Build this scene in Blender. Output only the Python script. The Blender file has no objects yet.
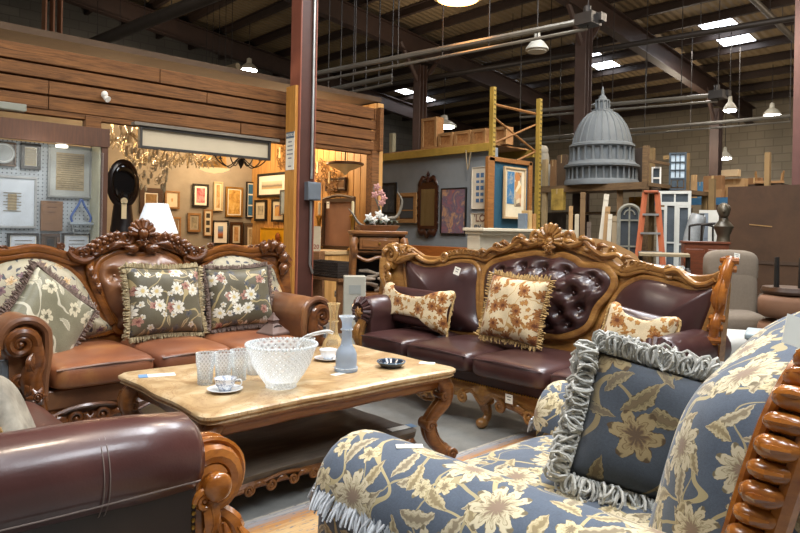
import bpy, math, random
from math import sin, cos, pi, radians as RD, sqrt, atan2
from mathutils import Vector as V, Matrix as M4
random.seed(7)
SC = bpy.context.scene
COL = SC.collection
# ------------------------------------------------------------------ camera model (world: +X along the racks' depth, +Y along the roof purlins)
FPX, CX, CY, ROLL, EYE = 650.0, 400.0, 230.0, RD(1.1), 1.15
TH = math.atan(707 / 650)
FW = V((cos(TH), sin(TH), 0)); RT = V((sin(TH), -cos(TH), 0)); CAM = V((0, 0, EYE))
def ray(x, y):
    dx, dy = x - CX, y - CY
    a = dx * cos(ROLL) + dy * sin(ROLL); b = -dx * sin(ROLL) + dy * cos(ROLL)
    return FW + RT * (a / FPX) + V((0, 0, -b / FPX))
def at_u(x, y, u): r = ray(x, y); return CAM + r * (u / r.x)
def at_v(x, y, v): r = ray(x, y); return CAM + r * (v / r.y)
def at_z(x, y, z): r = ray(x, y); return CAM + r * ((z - EYE) / r.z)
def at_d(x, y, d): return CAM + ray(x, y) * d
ROOF0, ROOFK = 6.66, 0.117
def roof_z(u): return ROOF0 - ROOFK * u
# ------------------------------------------------------------------ mesh builder
def cat(pts, k=4, closed=False):
    P = [V(p) for p in pts]; n = len(P); o = []
    if n < 3: return P
    for i in range(n if closed else n - 1):
        if closed: a, b, c, d = P[(i - 1) % n], P[i], P[(i + 1) % n], P[(i + 2) % n]
        else: a, b, c, d = P[max(i - 1, 0)], P[i], P[i + 1], P[min(i + 2, n - 1)]
        for j in range(k):
            t = j / k; t2 = t * t; t3 = t2 * t
            o.append(0.5 * ((2 * b) + (c - a) * t + (2 * a - 5 * b + 4 * c - d) * t2 + (3 * b - a - 3 * c + d) * t3))
    if not closed: o.append(P[-1])
    return o
def lerp(vals, t):
    if not hasattr(vals, '__len__'): return vals
    n = len(vals) - 1; x = min(max(t, 0), 1) * n; i = min(int(x), n - 1) if n else 0
    return vals[0] if n == 0 else vals[i] + (vals[i + 1] - vals[i]) * (x - i)
class MB:
    def __init__(s): s.v = []; s.f = []; s.uv = []
    def add(s, vs, fs, uv=None):
        o = len(s.v); s.v += [tuple(p) for p in vs]; s.f += [tuple(i + o for i in f) for f in fs]
        s.uv += (uv if uv else [None] * len(vs)); return s
    def box(s, c, d, rz=0, rx=0, ry=0, fr=None):
        R = (fr or M4.Rotation(rz, 3, 'Z') @ M4.Rotation(ry, 3, 'Y') @ M4.Rotation(rx, 3, 'X')); c = V(c)
        vs = [c + R @ V((x * d[0] / 2, y * d[1] / 2, z * d[2] / 2)) for x in (-1, 1) for y in (-1, 1) for z in (-1, 1)]
        return s.add(vs, [(0, 1, 3, 2), (4, 6, 7, 5), (0, 4, 5, 1), (2, 3, 7, 6), (0, 2, 6, 4), (1, 5, 7, 3)])
    def tube(s, pts, r, n=8, fl=1.0, up=None, closed=False, cap=True, k=0):
        P = cat(pts, k, closed) if k else [V(p) for p in pts]
        m = len(P); acc = 0; nrm = V(up) if up is not None else None
        vs = []; fs = []; uv = []
        for i, p in enumerate(P):
            a = P[(i - 1) % m] if closed else P[max(i - 1, 0)]; b = P[(i + 1) % m] if closed else P[min(i + 1, m - 1)]
            t = b - a
            t = t.normalized() if t.length > 1e-9 else V((0, 0, 1))
            if nrm is None: nrm = V((0, 0, 1)) if abs(t.z) < .8 else V((1, 0, 0))
            q = V(up) if up is not None else nrm
            q = q - t * q.dot(t)
            if q.length < 1e-5: q = t.orthogonal()
            q.normalize(); nrm = q; bb = t.cross(q)
            rr = lerp(r, i / max(1, (m if closed else m - 1))); ff = lerp(fl, i / max(1, m - 1))
            if i: acc += (p - P[i - 1]).length
            for j in range(n):
                w = 2 * pi * j / n
                vs.append(p + bb * (cos(w) * rr) + q * (sin(w) * rr * ff)); uv.append((j / n * 2 * pi * (rr if rr else .01), acc))
        for i in range(m if closed else m - 1):
            for j in range(n):
                i2 = (i + 1) % m
                fs.append((i * n + j, i * n + (j + 1) % n, i2 * n + (j + 1) % n, i2 * n + j))
        if cap and not closed: fs.append(tuple(range(n - 1, -1, -1))); fs.append(tuple((m - 1) * n + j for j in range(n)))
        return s.add(vs, fs, uv)
    def cyl(s, a, b, r, n=12, r2=None): return s.tube([a, b], [r, r if r2 is None else r2], n)
    def lathe(s, prof, c=(0, 0, 0), n=24, fr=None, close=False):
        c = V(c); vs = []; fs = []; uv = []; m = len(prof)
        for i, (r, z) in enumerate(prof):
            for j in range(n):
                w = 2 * pi * j / n; p = V((r * cos(w), r * sin(w), z)); vs.append(c + (fr @ p if fr else p)); uv.append((w * .3, z))
        for i in range(m - 1):
            for j in range(n): fs.append((i * n + j, i * n + (j + 1) % n, (i + 1) * n + (j + 1) % n, (i + 1) * n + j))
        if prof[0][0] > 1e-4 and not close: fs.append(tuple(range(n - 1, -1, -1)))
        if prof[-1][0] > 1e-4 and not close: fs.append(tuple((m - 1) * n + j for j in range(n)))
        return s.add(vs, fs, uv)
    def sph(s, c, r, n=10, m=6, fr=None):
        r = r if hasattr(r, '__len__') else (r, r, r); c = V(c); vs = []; fs = []
        for i in range(m + 1):
            a = pi * i / m
            for j in range(n):
                w = 2 * pi * j / n; p = V((r[0] * sin(a) * cos(w), r[1] * sin(a) * sin(w), -r[2] * cos(a)))
                vs.append(c + (fr @ p if fr else p))
        for i in range(m):
            for j in range(n): fs.append((i * n + j, i * n + (j + 1) % n, (i + 1) * n + (j + 1) % n, (i + 1) * n + j))
        return s.add(vs, fs)
    def grid(s, fn, nu, nv, wrap=False):
        vs = []; fs = []; uv = []
        for i in range(nu + 1):
            for j in range(nv + 1):
                p, w = fn(i / nu, j / nv); vs.append(p); uv.append(w)
        for i in range(nu):
            for j in range(nv):
                a = i * (nv + 1) + j; fs.append((a, a + nv + 1, a + nv + 2, a + 1))
        return s.add(vs, fs, uv)
    def loft(s, rings, cap=True):
        n = len(rings[0]); vs = []; uv = []; fs = []
        L = 0
        for i, rg in enumerate(rings):
            if i: L += (V(rg[0]) - V(rings[i - 1][0])).length
            a = 0
            for j in range(n + 1):
                if j: a += (V(rg[j % n]) - V(rg[j - 1])).length
                vs.append(rg[j % n]); uv.append((L, a))
        for i in range(len(rings) - 1):
            for j in range(n):
                q = i * (n + 1) + j; fs.append((q, q + 1, q + n + 2, q + n + 1))
        if cap:
            fs.append(tuple(range(n - 1, -1, -1))); fs.append(tuple((len(rings) - 1) * (n + 1) + j for j in range(n)))
        return s.add(vs, fs, uv)
    def prism(s, poly, fn0, fn1):
        """polygon list of 2-D points; fn0 / fn1 place its front and back."""
        n = len(poly); vs = [fn0(*p) for p in poly] + [fn1(*p) for p in poly]
        fs = [tuple(range(n)), tuple(range(2 * n - 1, n - 1, -1))] + [(i, i + n, (i + 1) % n + n, (i + 1) % n) for i in range(n)]
        return s.add(vs, fs, [tuple(p) for p in poly] * 2)
    def xf(s, m): s.v = [tuple(m @ V(p)) for p in s.v]; return s
    def build(s, name, mat, parent=None, smooth=True, bevel=0, seg=2, sub=0, ang=40, weld=False):
        me = bpy.data.meshes.new(name); me.from_pydata(s.v, [], s.f)
        ul = me.uv_layers.new(name='UVMap')
        for l in me.loops:
            w = s.uv[l.vertex_index]
            if w is None: p = s.v[l.vertex_index]; w = (p[0] + p[1], p[2])
            ul.data[l.index].uv = w
        if mat is not None: me.materials.append(mat)
        import bmesh
        bm = bmesh.new(); bm.from_mesh(me)
        if weld: bmesh.ops.remove_doubles(bm, verts=bm.verts, dist=1e-5)
        bmesh.ops.recalc_face_normals(bm, faces=bm.faces); bm.to_mesh(me); bm.free()
        if smooth:
            me.shade_smooth()
            if ang < 180 and hasattr(me, 'set_sharp_from_angle'): me.set_sharp_from_angle(angle=RD(ang))
        o = bpy.data.objects.new(name, me); COL.objects.link(o)
        if parent is not None: o.parent = parent
        if bevel:
            b = o.modifiers.new('bevel', 'BEVEL'); b.width = bevel; b.segments = seg; b.limit_method = 'ANGLE'; b.angle_limit = RD(50)
        if sub:
            m = o.modifiers.new('sub', 'SUBSURF'); m.levels = sub; m.render_levels = sub
        return o
def tag(o, label, cat_, group=None):
    o['label'] = label; o['category'] = cat_
    if group: o['group'] = group
    return o
def thing(name, label, cat_, loc=(0, 0, 0), rz=0, group=None, rx=0, ry=0):
    o = bpy.data.objects.new(name, None); COL.objects.link(o); o.empty_display_size = .1
    o.location = loc; o.rotation_euler = (rx, ry, rz); return tag(o, label, cat_, group)
def struct(o): o['kind'] = 'structure'; return o
def stuffp(o): o['kind'] = 'stuff'; return o
def dup(root, loc=None, rz=None, label=None, group=None, rx=None):
    r = root.copy(); COL.objects.link(r)
    if loc is not None: r.location = loc
    if rz is not None: r.rotation_euler.z = rz
    if rx is not None: r.rotation_euler.x = rx
    if label: r['label'] = label
    if group: r['group'] = group
    def rec(a, b):
        for ch in list(a.children):
            c = ch.copy(); COL.objects.link(c); c.parent = b; rec(ch, c)
    rec(root, r); return r
# ------------------------------------------------------------------ ornament
def scroll(mb, c, X, Y, r0, r1, turns, a0, t0, t1, n=8, fl=1.0, eye=True, sgn=1):
    c, X, Y = V(c), V(X), V(Y); N = int(14 * turns) + 4; pts = []
    for i in range(N + 1):
        t = i / N; r = r0 + (r1 - r0) * t; a = a0 + sgn * 2 * pi * turns * t
        pts.append(c + X * (r * cos(a)) + Y * (r * sin(a)))
    mb.tube(pts, [t0, t1], n, fl, up=X.cross(Y))
    if eye: mb.sph(c + (X * cos(a0 + sgn * 2 * pi * turns) + Y * sin(a0 + sgn * 2 * pi * turns)) * r1 * .2, max(t1 * 1.3, r1 * .9), 10, 6)
    return pts[0]
def leaf(mb, pts, w, nrm, th=.35, k=4):
    """acanthus-like leaf: flattened blade with a rib and two side lobes."""
    P = cat(pts, k); n = len(P) - 1; nrm = V(nrm)
    mb.tube(P, [w * .25, w * .8, w, w * .85, w * .45, w * .08], 8, th, up=nrm)
    mb.tube([p + nrm * w * th * .75 for p in P], [w * .18, w * .2, w * .15, w * .03], 6, 1, up=nrm)
    for sg in (-1, 1):
        for f in (.35, .62):
            i = int(n * f); t = (P[min(i + 1, n)] - P[max(i - 1, 0)]).normalized(); b = t.cross(nrm) * sg
            mb.tube([P[i] + b * w * .3, P[i] + b * w * .8 + t * w * .35, P[i] + b * w * .95 + t * w * .95], [w * .32, w * .24, w * .05], 6, .35, up=nrm)
def shell(mb, c, X, Y, N, r, n=9, a0=0.0, a1=pi, th=.02, cup=.25):
    c, X, Y, N = V(c), V(X), V(Y), V(N)
    for i in range(n):
        a = a0 + (a1 - a0) * i / (n - 1); d = X * cos(a) + Y * sin(a); rr = r * (.82 + .18 * sin(a))
        mb.tube([c + d * r * .15, c + d * rr * .55 + N * r * cup, c + d * rr + N * r * cup * .4], [th * .4, th * .9, th * 1.25], 7)
        mb.sph(c + d * rr + N * r * cup * .4, th * 1.3, 8, 5)
    mb.sph(c + N * r * .12, (r * .3, r * .3, r * .3), 10, 6)
def rosette(mb, c, X, Y, N, r, n=6):
    c, X, Y, N = V(c), V(X), V(Y), V(N)
    for k, (q, m) in enumerate(((1, n), (.55, n))):
        for i in range(m):
            a = 2 * pi * (i + .5 * k) / m; d = X * cos(a) + Y * sin(a)
            mb.tube([c + N * r * .1, c + d * r * q * .5 + N * r * (.25 + .15 * k), c + d * r * q + N * r * .1], [r * .08, r * .28 * q + r * .06, r * .1], 7, .6, up=N)
    mb.sph(c + N * r * .35, r * .2, 8, 5)
def beads(mb, pts, r, step):
    P = [V(p) for p in pts]; acc = 0; nxt = 0
    for i in range(len(P) - 1):
        d = (P[i + 1] - P[i]); L = d.length
        while nxt <= acc + L and L > 0:
            mb.sph(P[i] + d * ((nxt - acc) / L), r, 6, 4); nxt += step
        acc += L
def resample(pts, N, closed=True):
    P = list(pts) + ([pts[0]] if closed else []); S = [0]
    for i in range(len(P) - 1): S.append(S[-1] + (P[i + 1] - P[i]).length)
    o = []; j = 0
    for i in range(N):
        t = S[-1] * i / (N if closed else N - 1)
        while j < len(P) - 2 and S[j + 1] < t: j += 1
        L = S[j + 1] - S[j]; o.append(P[j] + (P[j + 1] - P[j]) * ((t - S[j]) / L if L else 0))
    return o
def outline(pts, N=96, k=6):
    return resample(cat([V((p[0], p[1], 0)) for p in pts], k, True), N)
def puff(mb, pts, place, D, tufts=(), rings=22, N=96, pw=2.6, ctr=None, ta=.05, ts=.035, crease=.022, edge=0.0, uvk=1):
    """padded panel over a closed 2-D outline; place(x, z, depth) -> 3-D."""
    O = outline(pts, N)
    c = V((ctr[0], ctr[1], 0)) if ctr else sum(O, V((0, 0, 0))) / N
    segs = []
    T = [V((t[0], t[1], 0)) for t in tufts]
    for i in range(len(T)):
        for j in range(i): 
            if (T[i] - T[j]).length < .19: segs.append((T[i], T[j]))
    def dep(p, t):
        d = edge + D * max(0, 1 - t ** pw) ** .62
        dd = 0
        for q in T: dd = max(dd, ta * math.exp(-((p - q).length / ts) ** 2) + ta * .35 * math.exp(-((p - q).length / (ts * 2.4)) ** 2))
        for a, b in segs:
            ab = b - a; u = min(1, max(0, (p - a).dot(ab) / ab.length_squared)); dd = max(dd, crease * math.exp(-((p - a - ab * u).length / .012) ** 2))
        return d - dd * min(1, (1 - t) * 5)
    vs = [place(c.x, c.y, dep(c, 0))]; uv = [(c.x * uvk, c.y * uvk)]; fs = []
    for r in range(1, rings + 1):
        t = (r / rings) ** .8
        for q in O:
            p = c + (q - c) * t; dd = dep(p, t); w = (q - c).normalized() * max(0, D + edge - dd) * (1 if t > .6 else 0); vs.append(place(p.x, p.y, dd)); uv.append(((p.x + w.x) * uvk, (p.y + w.y) * uvk))
    for j in range(N): fs.append((0, 1 + j, 1 + (j + 1) % N))
    for r in range(rings - 1):
        for j in range(N):
            a = 1 + r * N; b = a + N; fs.append((a + j, b + j, b + (j + 1) % N, a + (j + 1) % N))
    mb.add(vs, fs, uv); return O
def cushion(mb, c, d, pw=(4, 4), fr=None, n=28, m=14, bulge=1.0, fn=None):
    """upholstered block: superellipse plan, rounded edges, crowned top."""
    c = V(c)
    def P(i, j):
        w = 2 * pi * i; a = pi * (j - .5)
        def sp(x, e): return math.copysign(abs(x) ** e, x)
        e1, e2 = 2 / pw[0], 2 / pw[1]
        x = sp(cos(a), e2) * sp(cos(w), e1); y = sp(cos(a), e2) * sp(sin(w), e1); z = sp(sin(a), e2)
        z *= 1 + (bulge - 1) * (1 - x * x) * (1 - y * y)
        p = V((x * d[0] / 2, y * d[1] / 2, z * d[2] / 2))
        if fn: p = fn(p)
        q = c + (fr @ p if fr else p)
        return q, (p.x, p.y + p.z)
    mb.grid(P, n * 2, m); return mb
# ------------------------------------------------------------------ materials
class NT:
    def __init__(s, name):
        s.m = bpy.data.materials.new(name); s.m.use_nodes = True; s.t = s.m.node_tree; s.t.nodes.clear()
        s.out = s.n('ShaderNodeOutputMaterial'); s.b = s.n('ShaderNodeBsdfPrincipled'); s.l(s.b.outputs[0], s.out.inputs[0])
    def n(s, ty, **k):
        x = s.t.nodes.new(ty)
        for a, b in k.items(): setattr(x, a, b)
        return x
    def l(s, a, b): s.t.links.new(a, b)
    def inp(s, sock, v):
        if hasattr(v, 'is_output') or hasattr(v, 'links'): s.l(v, sock)
        else:
            if hasattr(v, '__len__') and len(v) == 3 and sock.type == 'RGBA': v = (*v, 1)
            sock.default_value = v
    def mth(s, op, a, b=0.0, c=0.0):
        x = s.n('ShaderNodeMath', operation=op); s.inp(x.inputs[0], a); s.inp(x.inputs[1], b); s.inp(x.inputs[2], c); return x.outputs[0]
    def vm(s, op, a, b=(0, 0, 0), out=0):
        x = s.n('ShaderNodeVectorMath', operation=op); s.inp(x.inputs[0], a); s.inp(x.inputs[1], b); return x.outputs[out]
    def coord(s, kind='Object', scale=(1, 1, 1), loc=(0, 0, 0), rot=(0, 0, 0)):
        c = s.n('ShaderNodeTexCoord'); mp = s.n('ShaderNodeMapping'); s.l(c.outputs[kind], mp.inputs[0])
        mp.inputs['Scale'].default_value = scale; mp.inputs['Location'].default_value = loc; mp.inputs['Rotation'].default_value = rot; return mp.outputs[0]
    def noise(s, vec, scale=5, det=4, rough=.55, dist=0.0, out=0):
        x = s.n('ShaderNodeTexNoise'); s.l(vec, x.inputs['Vector']); x.inputs['Scale'].default_value = scale; x.inputs['Detail'].default_value = det
        x.inputs['Roughness'].default_value = rough; x.inputs['Distortion'].default_value = dist; return x.outputs[out]
    def ramp(s, f, stops):
        x = s.n('ShaderNodeValToRGB'); e = x.color_ramp.elements
        while len(e) < len(stops): e.new(.5)
        for k, (p, c) in zip(e, stops): k.position = p; k.color = (*c, 1)
        s.l(f, x.inputs[0]); return x.outputs[0]
    def mix(s, f, a, b, mode='MIX'):
        x = s.n('ShaderNodeMix', data_type='RGBA', blend_type=mode); s.inp(x.inputs[0], f); s.inp(x.inputs[6], a); s.inp(x.inputs[7], b); return x.outputs[2]
    def bump(s, h, st=.2, dist=.01):
        x = s.n('ShaderNodeBump'); x.inputs['Strength'].default_value = st; x.inputs['Distance'].default_value = dist; s.l(h, x.inputs['Height']); s.l(x.outputs[0], s.b.inputs['Normal'])
    def fin(s, col=None, rough=.5, metal=0, coat=0, spec=.5, **k):
        if col is not None: s.inp(s.b.inputs['Base Color'], col)
        s.inp(s.b.inputs['Roughness'], rough); s.inp(s.b.inputs['Metallic'], metal); s.inp(s.b.inputs['Coat Weight'], coat); s.inp(s.b.inputs['Specular IOR Level'], spec)
        s.b.inputs['Coat Roughness'].default_value = .15
        for a, b in k.items(): s.inp(s.b.inputs[a.replace('_', ' ')], b)
        return s.m
def srgb(h):
    h = h.lstrip('#'); r = [int(h[i:i + 2], 16) / 255 for i in (0, 2, 4)]
    return tuple(c / 12.92 if c <= .04045 else ((c + .055) / 1.055) ** 2.4 for c in r)
_flat = {}
def flat(h, rough=.6, metal=0, var=.12, coat=0, sc=6):
    k = (h, rough, metal, var, coat, sc)
    if k not in _flat:
        t = NT('paint ' + h); c = srgb(h); n = t.noise(t.coord(), sc, 5)
        t.fin(t.ramp(n, [(.3, tuple(x * (1 - var) for x in c)), (.7, tuple(min(1, x * (1 + var)) for x in c))]), rough, metal, coat); _flat[k] = t.m
    return _flat[k]
def emit(name, h, st):
    t = NT(name); e = t.n('ShaderNodeEmission'); e.inputs[0].default_value = (*srgb(h), 1); e.inputs[1].default_value = st; t.l(e.outputs[0], t.out.inputs[0]); return t.m
def wood(name, a, b, rough=.45, coat=0, scale=(2, 14, 14), sc=2.0, dist=1.2, bmp=.15, knots=0):
    t = NT(name); v = t.coord('Object', scale); n = t.noise(v, sc, 6, .6, dist); n2 = t.noise(v, sc * 7, 3, .6, .3)
    f = t.mth('ADD', t.mth('MULTIPLY', n, .75), t.mth('MULTIPLY', n2, .25))
    big = t.noise(t.coord('Object'), 1.6, 3)
    c = t.ramp(f, [(.32, srgb(a)), (.5, tuple((x + y) / 2 for x, y in zip(srgb(a), srgb(b)))), (.68, srgb(b))])
    c = t.mix(t.mth('MULTIPLY', t.mth('SUBTRACT', big, .35), .8), c, srgb(a))
    t.bump(f, bmp, .004); return t.fin(c, rough, 0, coat)
def leather(name, a, b, c=None, rough=.36, sc=2.5):
    t = NT(name); v = t.coord('Object'); n = t.noise(v, sc, 5, .6, .4); f = t.noise(v, 160, 2)
    col = t.ramp(n, [(.3, srgb(a)), (.55, srgb(b)), (.75, srgb(c or b))])
    t.bump(t.mth('ADD', t.mth('MULTIPLY', f, .3), t.noise(v, 9, 3)), .18, .006)
    return t.fin(col, t.mth('ADD', rough - .06, t.mth('MULTIPLY', n, .14)), 0, .25, .5)
def floral(name, base, layers, vine=None, kind='UV', rough=.85, weave=True, sheen=.2, sc0=1.0):
    """woven fabric with scattered blossoms and leaves; layers = dicts s (cells per metre), R (m), n petals, dens, cols (centre, mid, rim), leaf, d (distortion)."""
    t = NT(name); uv0 = t.coord(kind, (sc0, sc0, sc0))
    wob = t.vm('SUBTRACT', t.noise(uv0, 9, 2, out=1), (.5, .5, .5))
    uv = t.vm('ADD', uv0, t.vm('ADD', t.vm('MULTIPLY', wob, (.035, .035, 0)), t.vm('MULTIPLY', t.vm('SUBTRACT', t.noise(uv0, 55, 3, out=1), (.5, .5, .5)), (.016, .016, 0))))
    if isinstance(base, str): base = srgb(base)
    col = t.mix(t.mth('ADD', t.mth('MULTIPLY', t.noise(uv0, 16, 4), .6), t.mth('MULTIPLY', t.noise(uv0, 170, 2), .5)), tuple(x * .5 for x in base), tuple(min(1, x * 1.45) for x in base))
    for vi in vine or []:
        nn = t.noise(t.vm('ADD', uv0, (vi.get('o', 0), 3.1, 0)), vi['s'], 1, .4, .6)
        m = t.mth('LESS_THAN', t.mth('ABSOLUTE', t.mth('SUBTRACT', nn, .5)), vi['w'])
        col = t.mix(m, col, srgb(vi['c']))
    hgt = None
    for i, L in enumerate(layers):
        o = t.vm('ADD', uv, (i * .37 + L.get('o', 0), i * .61, 0))
        vo = t.n('ShaderNodeTexVoronoi', voronoi_dimensions='2D'); t.l(o, vo.inputs['Vector']); vo.inputs['Scale'].default_value = L['s']; vo.inputs['Randomness'].default_value = L.get('rnd', .75)
        d = t.vm('SUBTRACT', o, vo.outputs['Position']); sp = t.n('ShaderNodeSeparateXYZ'); t.l(d, sp.inputs[0])
        sc = t.n('ShaderNodeSeparateColor'); t.l(vo.outputs['Color'], sc.inputs[0])
        x, y = sp.outputs[0], sp.outputs[1]; r = t.mth('SQRT', t.mth('ADD', t.mth('MULTIPLY', x, x), t.mth('MULTIPLY', y, y)))
        ang = t.mth('ADD', t.mth('ARCTAN2', y, x), t.mth('MULTIPLY', sc.outputs[0], 6.28))
        on = t.mth('LESS_THAN', sc.outputs[1], L.get('dens', 1)); c0, c1, c2 = [srgb(c) for c in L['cols']]
        if L.get('leaf'):
            lx = t.mth('MULTIPLY', r, t.mth('COSINE', ang)); ly = t.mth('MULTIPLY', r, t.mth('SINE', ang)); R = L['R']
            q = t.mth('DIVIDE', lx, R); bend = t.mth('MULTIPLY', t.mth('MULTIPLY', q, q), R * .25); ly = t.mth('ABSOLUTE', t.mth('SUBTRACT', ly, bend))
            lim = t.mth('MULTIPLY', t.mth('SUBTRACT', 1.0, t.mth('MULTIPLY', q, q)), R * L.get('w', .36)); m = t.mth('LESS_THAN', ly, lim)
            rel = t.mth('DIVIDE', ly, t.mth('MAXIMUM', lim, .0005)); rel = t.mth('ADD', rel, t.mth('MULTIPLY', t.mth('SINE', t.mth('MULTIPLY', q, 22)), .12))
        else:
            k = t.mth('ABSOLUTE', t.mth('COSINE', t.mth('MULTIPLY', ang, L['n'] / 2))); lim = t.mth('MULTIPLY', t.mth('ADD', .58, t.mth('MULTIPLY', k, .42)), L['R'])
            m = t.mth('LESS_THAN', r, lim); rel = t.mth('DIVIDE', r, lim)
            rel = t.mth('ADD', rel, t.mth('MULTIPLY', t.mth('SINE', t.mth('ADD', t.mth('MULTIPLY', ang, L['n'] * 2), t.mth('MULTIPLY', rel, 9))), .1))
        fc = t.ramp(rel, [(.0, c0), (.28, c0), (.34, c1), (.55, c2), (.62, c1), (.66, c2), (.9, c2), (.97, tuple(.6 * a for a in c1))])
        mm = t.mth('MULTIPLY', m, on); col = t.mix(mm, col, fc); hgt = mm if hgt is None else t.mth('MAXIMUM', hgt, mm)
    if hgt is not None:
        w = t.noise(uv0, 420, 1); t.bump(t.mth('ADD', t.mth('MULTIPLY', hgt, .5), w), .25, .002)
    return t.fin(col, rough, 0, 0, .3, Sheen_Weight=sheen)
Wd = wood('carved honey wood', '#512708', '#9a5e24', .3, .5, (3, 3, 9), 2.2, .8, .08)
WdG = wood('carved golden brown wood', '#70421a', '#b8894a', .33, .45, (3, 3, 9), 2.2, .8, .08)
WdD = wood('dark carved wood', '#41200e', '#7d4a20', .3, .5, (3, 3, 9), 2.2, .8, .08)
WdO = wood('glossy orange wood', '#743c10', '#b8712a', .26, .6, (3, 3, 7), 2, .8, .06)
TblW = wood('walnut table wood', '#4c2a10', '#8d5a2a', .38, .3, (2, 14, 14), 2, 1, .1)
LthBr = leather('worn tan brown leather', '#55382a', '#7d5336', '#a07044', .34)
LthSe = leather('reddish brown seat leather', '#704230', '#8e5838', '#b58046', .38)
LthBu = leather('burgundy leather', '#2e1a19', '#442a28', '#573935', .34, 1.8)
LthCh = leather('dark plum brown leather', '#38201d', '#4c2c28', '#5d3830', .3, 2.0)
LthBk = leather('black brown leather', '#17110f', '#241a17', '#2c211c', .45)
BLUE = '#505a68'
FlBlue = floral('blue damask with cream flowers', BLUE, [
    dict(s=7.5, R=.056, leaf=1, w=.34, dens=.85, cols=('#857860', '#988b6e', '#bdb194'), o=.2),
    dict(s=8.5, R=.045, leaf=1, w=.38, dens=.75, cols=('#8d7d5c', '#9a8a64', '#bfb08c'), o=.9),
    dict(s=9.5, R=.03, n=5, dens=.5, cols=('#85755a', '#a3946e', '#cbbd98'), o=1.9),
    dict(s=4.8, R=.074, n=9, dens=.9, cols=('#8a7562', '#8f8062', '#c9bd9e'), rnd=.65)],
    vine=[dict(s=3.6, w=.012, c='#b5a67c'), dict(s=4.4, w=.008, c='#a59873', o=2.7)])
FlBluD = floral('dark blue damask with bronze flowers', '#3b4149', [
    dict(s=7, R=.06, leaf=1, w=.34, dens=.9, cols=('#5f5038', '#52462f', '#7d6f50'), o=1.2),
    dict(s=8, R=.045, leaf=1, w=.34, dens=.6, cols=('#5f5340', '#4f4638', '#7d7054'), o=2.2),
    dict(s=4.3, R=.07, n=6, dens=.8, cols=('#4f3e2c', '#5d492f', '#857452'), rnd=.6, o=.5)], vine=[dict(s=3.8, w=.012, c='#7d6e4e')])
FlCream = floral('cream cotton with rust roses', '#cbb996', [
    dict(s=13, R=.03, leaf=1, w=.36, dens=.75, cols=('#8a5a2a', '#a06a30', '#a67a3c'), o=.4),
    dict(s=22, R=.016, n=5, dens=.5, cols=('#a87a3c', '#b58c50', '#a06a30'), o=1.1),
    dict(s=10, R=.04, n=9, dens=.7, cols=('#5e2f10', '#6e3d16', '#a06a34'), o=.1, rnd=.7)], vine=[dict(s=8, w=.01, c='#b08a52')])
FlGold = floral('silver gold satin with scattered flowers', '#a39a82', [
    dict(s=14, R=.026, leaf=1, w=.4, dens=.55, cols=('#33373f', '#40434a', '#4a4a50'), o=.8),
    dict(s=9, R=.036, n=5, dens=.4, cols=('#b08a54', '#8e6d4a', '#c9b088'), o=.2),
    dict(s=11, R=.028, n=5, dens=.35, cols=('#4a3038', '#5e4248', '#7a5c5c'), o=.6)], rough=.45, sheen=.1, vine=[dict(s=6, w=.006, c='#6b6450')])
FlOliv = floral('olive satin with white blossoms', '#5c5644', [
    dict(s=13, R=.024, n=5, dens=.5, cols=('#3c4048', '#4c4f52', '#5c5a58'), o=2.4),
    dict(s=16, R=.02, n=5, dens=.45, cols=('#c0a878', '#a8a38e', '#cfcabc'), o=3.1),
    dict(s=10, R=.035, leaf=1, w=.35, dens=.6, cols=('#7d7052', '#8e8060', '#b3a582'), o=.3),
    dict(s=10, R=.03, n=5, dens=.35, cols=('#6e3f3a', '#8c5f50', '#a98070'), o=1.4),
    dict(s=10, R=.042, n=8, dens=.5, cols=('#c8b070', '#b9b7a8', '#dcd8ca'), o=.7, rnd=.6)], rough=.42, sheen=.1, vine=[dict(s=5, w=.014, c='#a8986e')])
FlGrey = floral('grey green satin with silver scrolls', '#77745f', [
    dict(s=8, R=.05, leaf=1, w=.35, dens=.7, cols=('#a8a48f', '#8f8a74', '#c3bda6'), o=.5),
    dict(s=7, R=.045, n=5, dens=.4, cols=('#5d5a48', '#a8a28a', '#c8c0a4'), o=.2)], rough=.38, sheen=.1, vine=[dict(s=5, w=.02, c='#bdb8a2')])
def marble():
    t = NT('tan marble'); v = t.coord('Object'); n = t.noise(v, 5, 6, .6, 1.6); vn = t.noise(v, 2.2, 5, .65, 2.5)
    c = t.ramp(n, [(.3, srgb('#97774f')), (.48, srgb('#b3966c')), (.7, srgb('#cbb793'))])
    m = t.mth('LESS_THAN', t.mth('ABSOLUTE', t.mth('SUBTRACT', vn, .5)), .008); c = t.mix(t.mth('MULTIPLY', m, .6), c, srgb('#8a6038'))
    return t.fin(c, .38, 0, .15)
Marble = marble()
def concrete():
    t = NT('polished concrete'); v = t.coord('Object'); n = t.noise(v, .9, 8, .65, .6); f = t.noise(v, 14, 6, .7)
    c = t.ramp(t.mth('ADD', t.mth('MULTIPLY', n, .7), t.mth('MULTIPLY', f, .3)), [(.3, srgb('#5d5c58')), (.5, srgb('#7c7c78')), (.68, srgb('#94938c'))])
    return t.fin(c, t.mth('ADD', .25, t.mth('MULTIPLY', n, .3)))
Floor = concrete()
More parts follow.
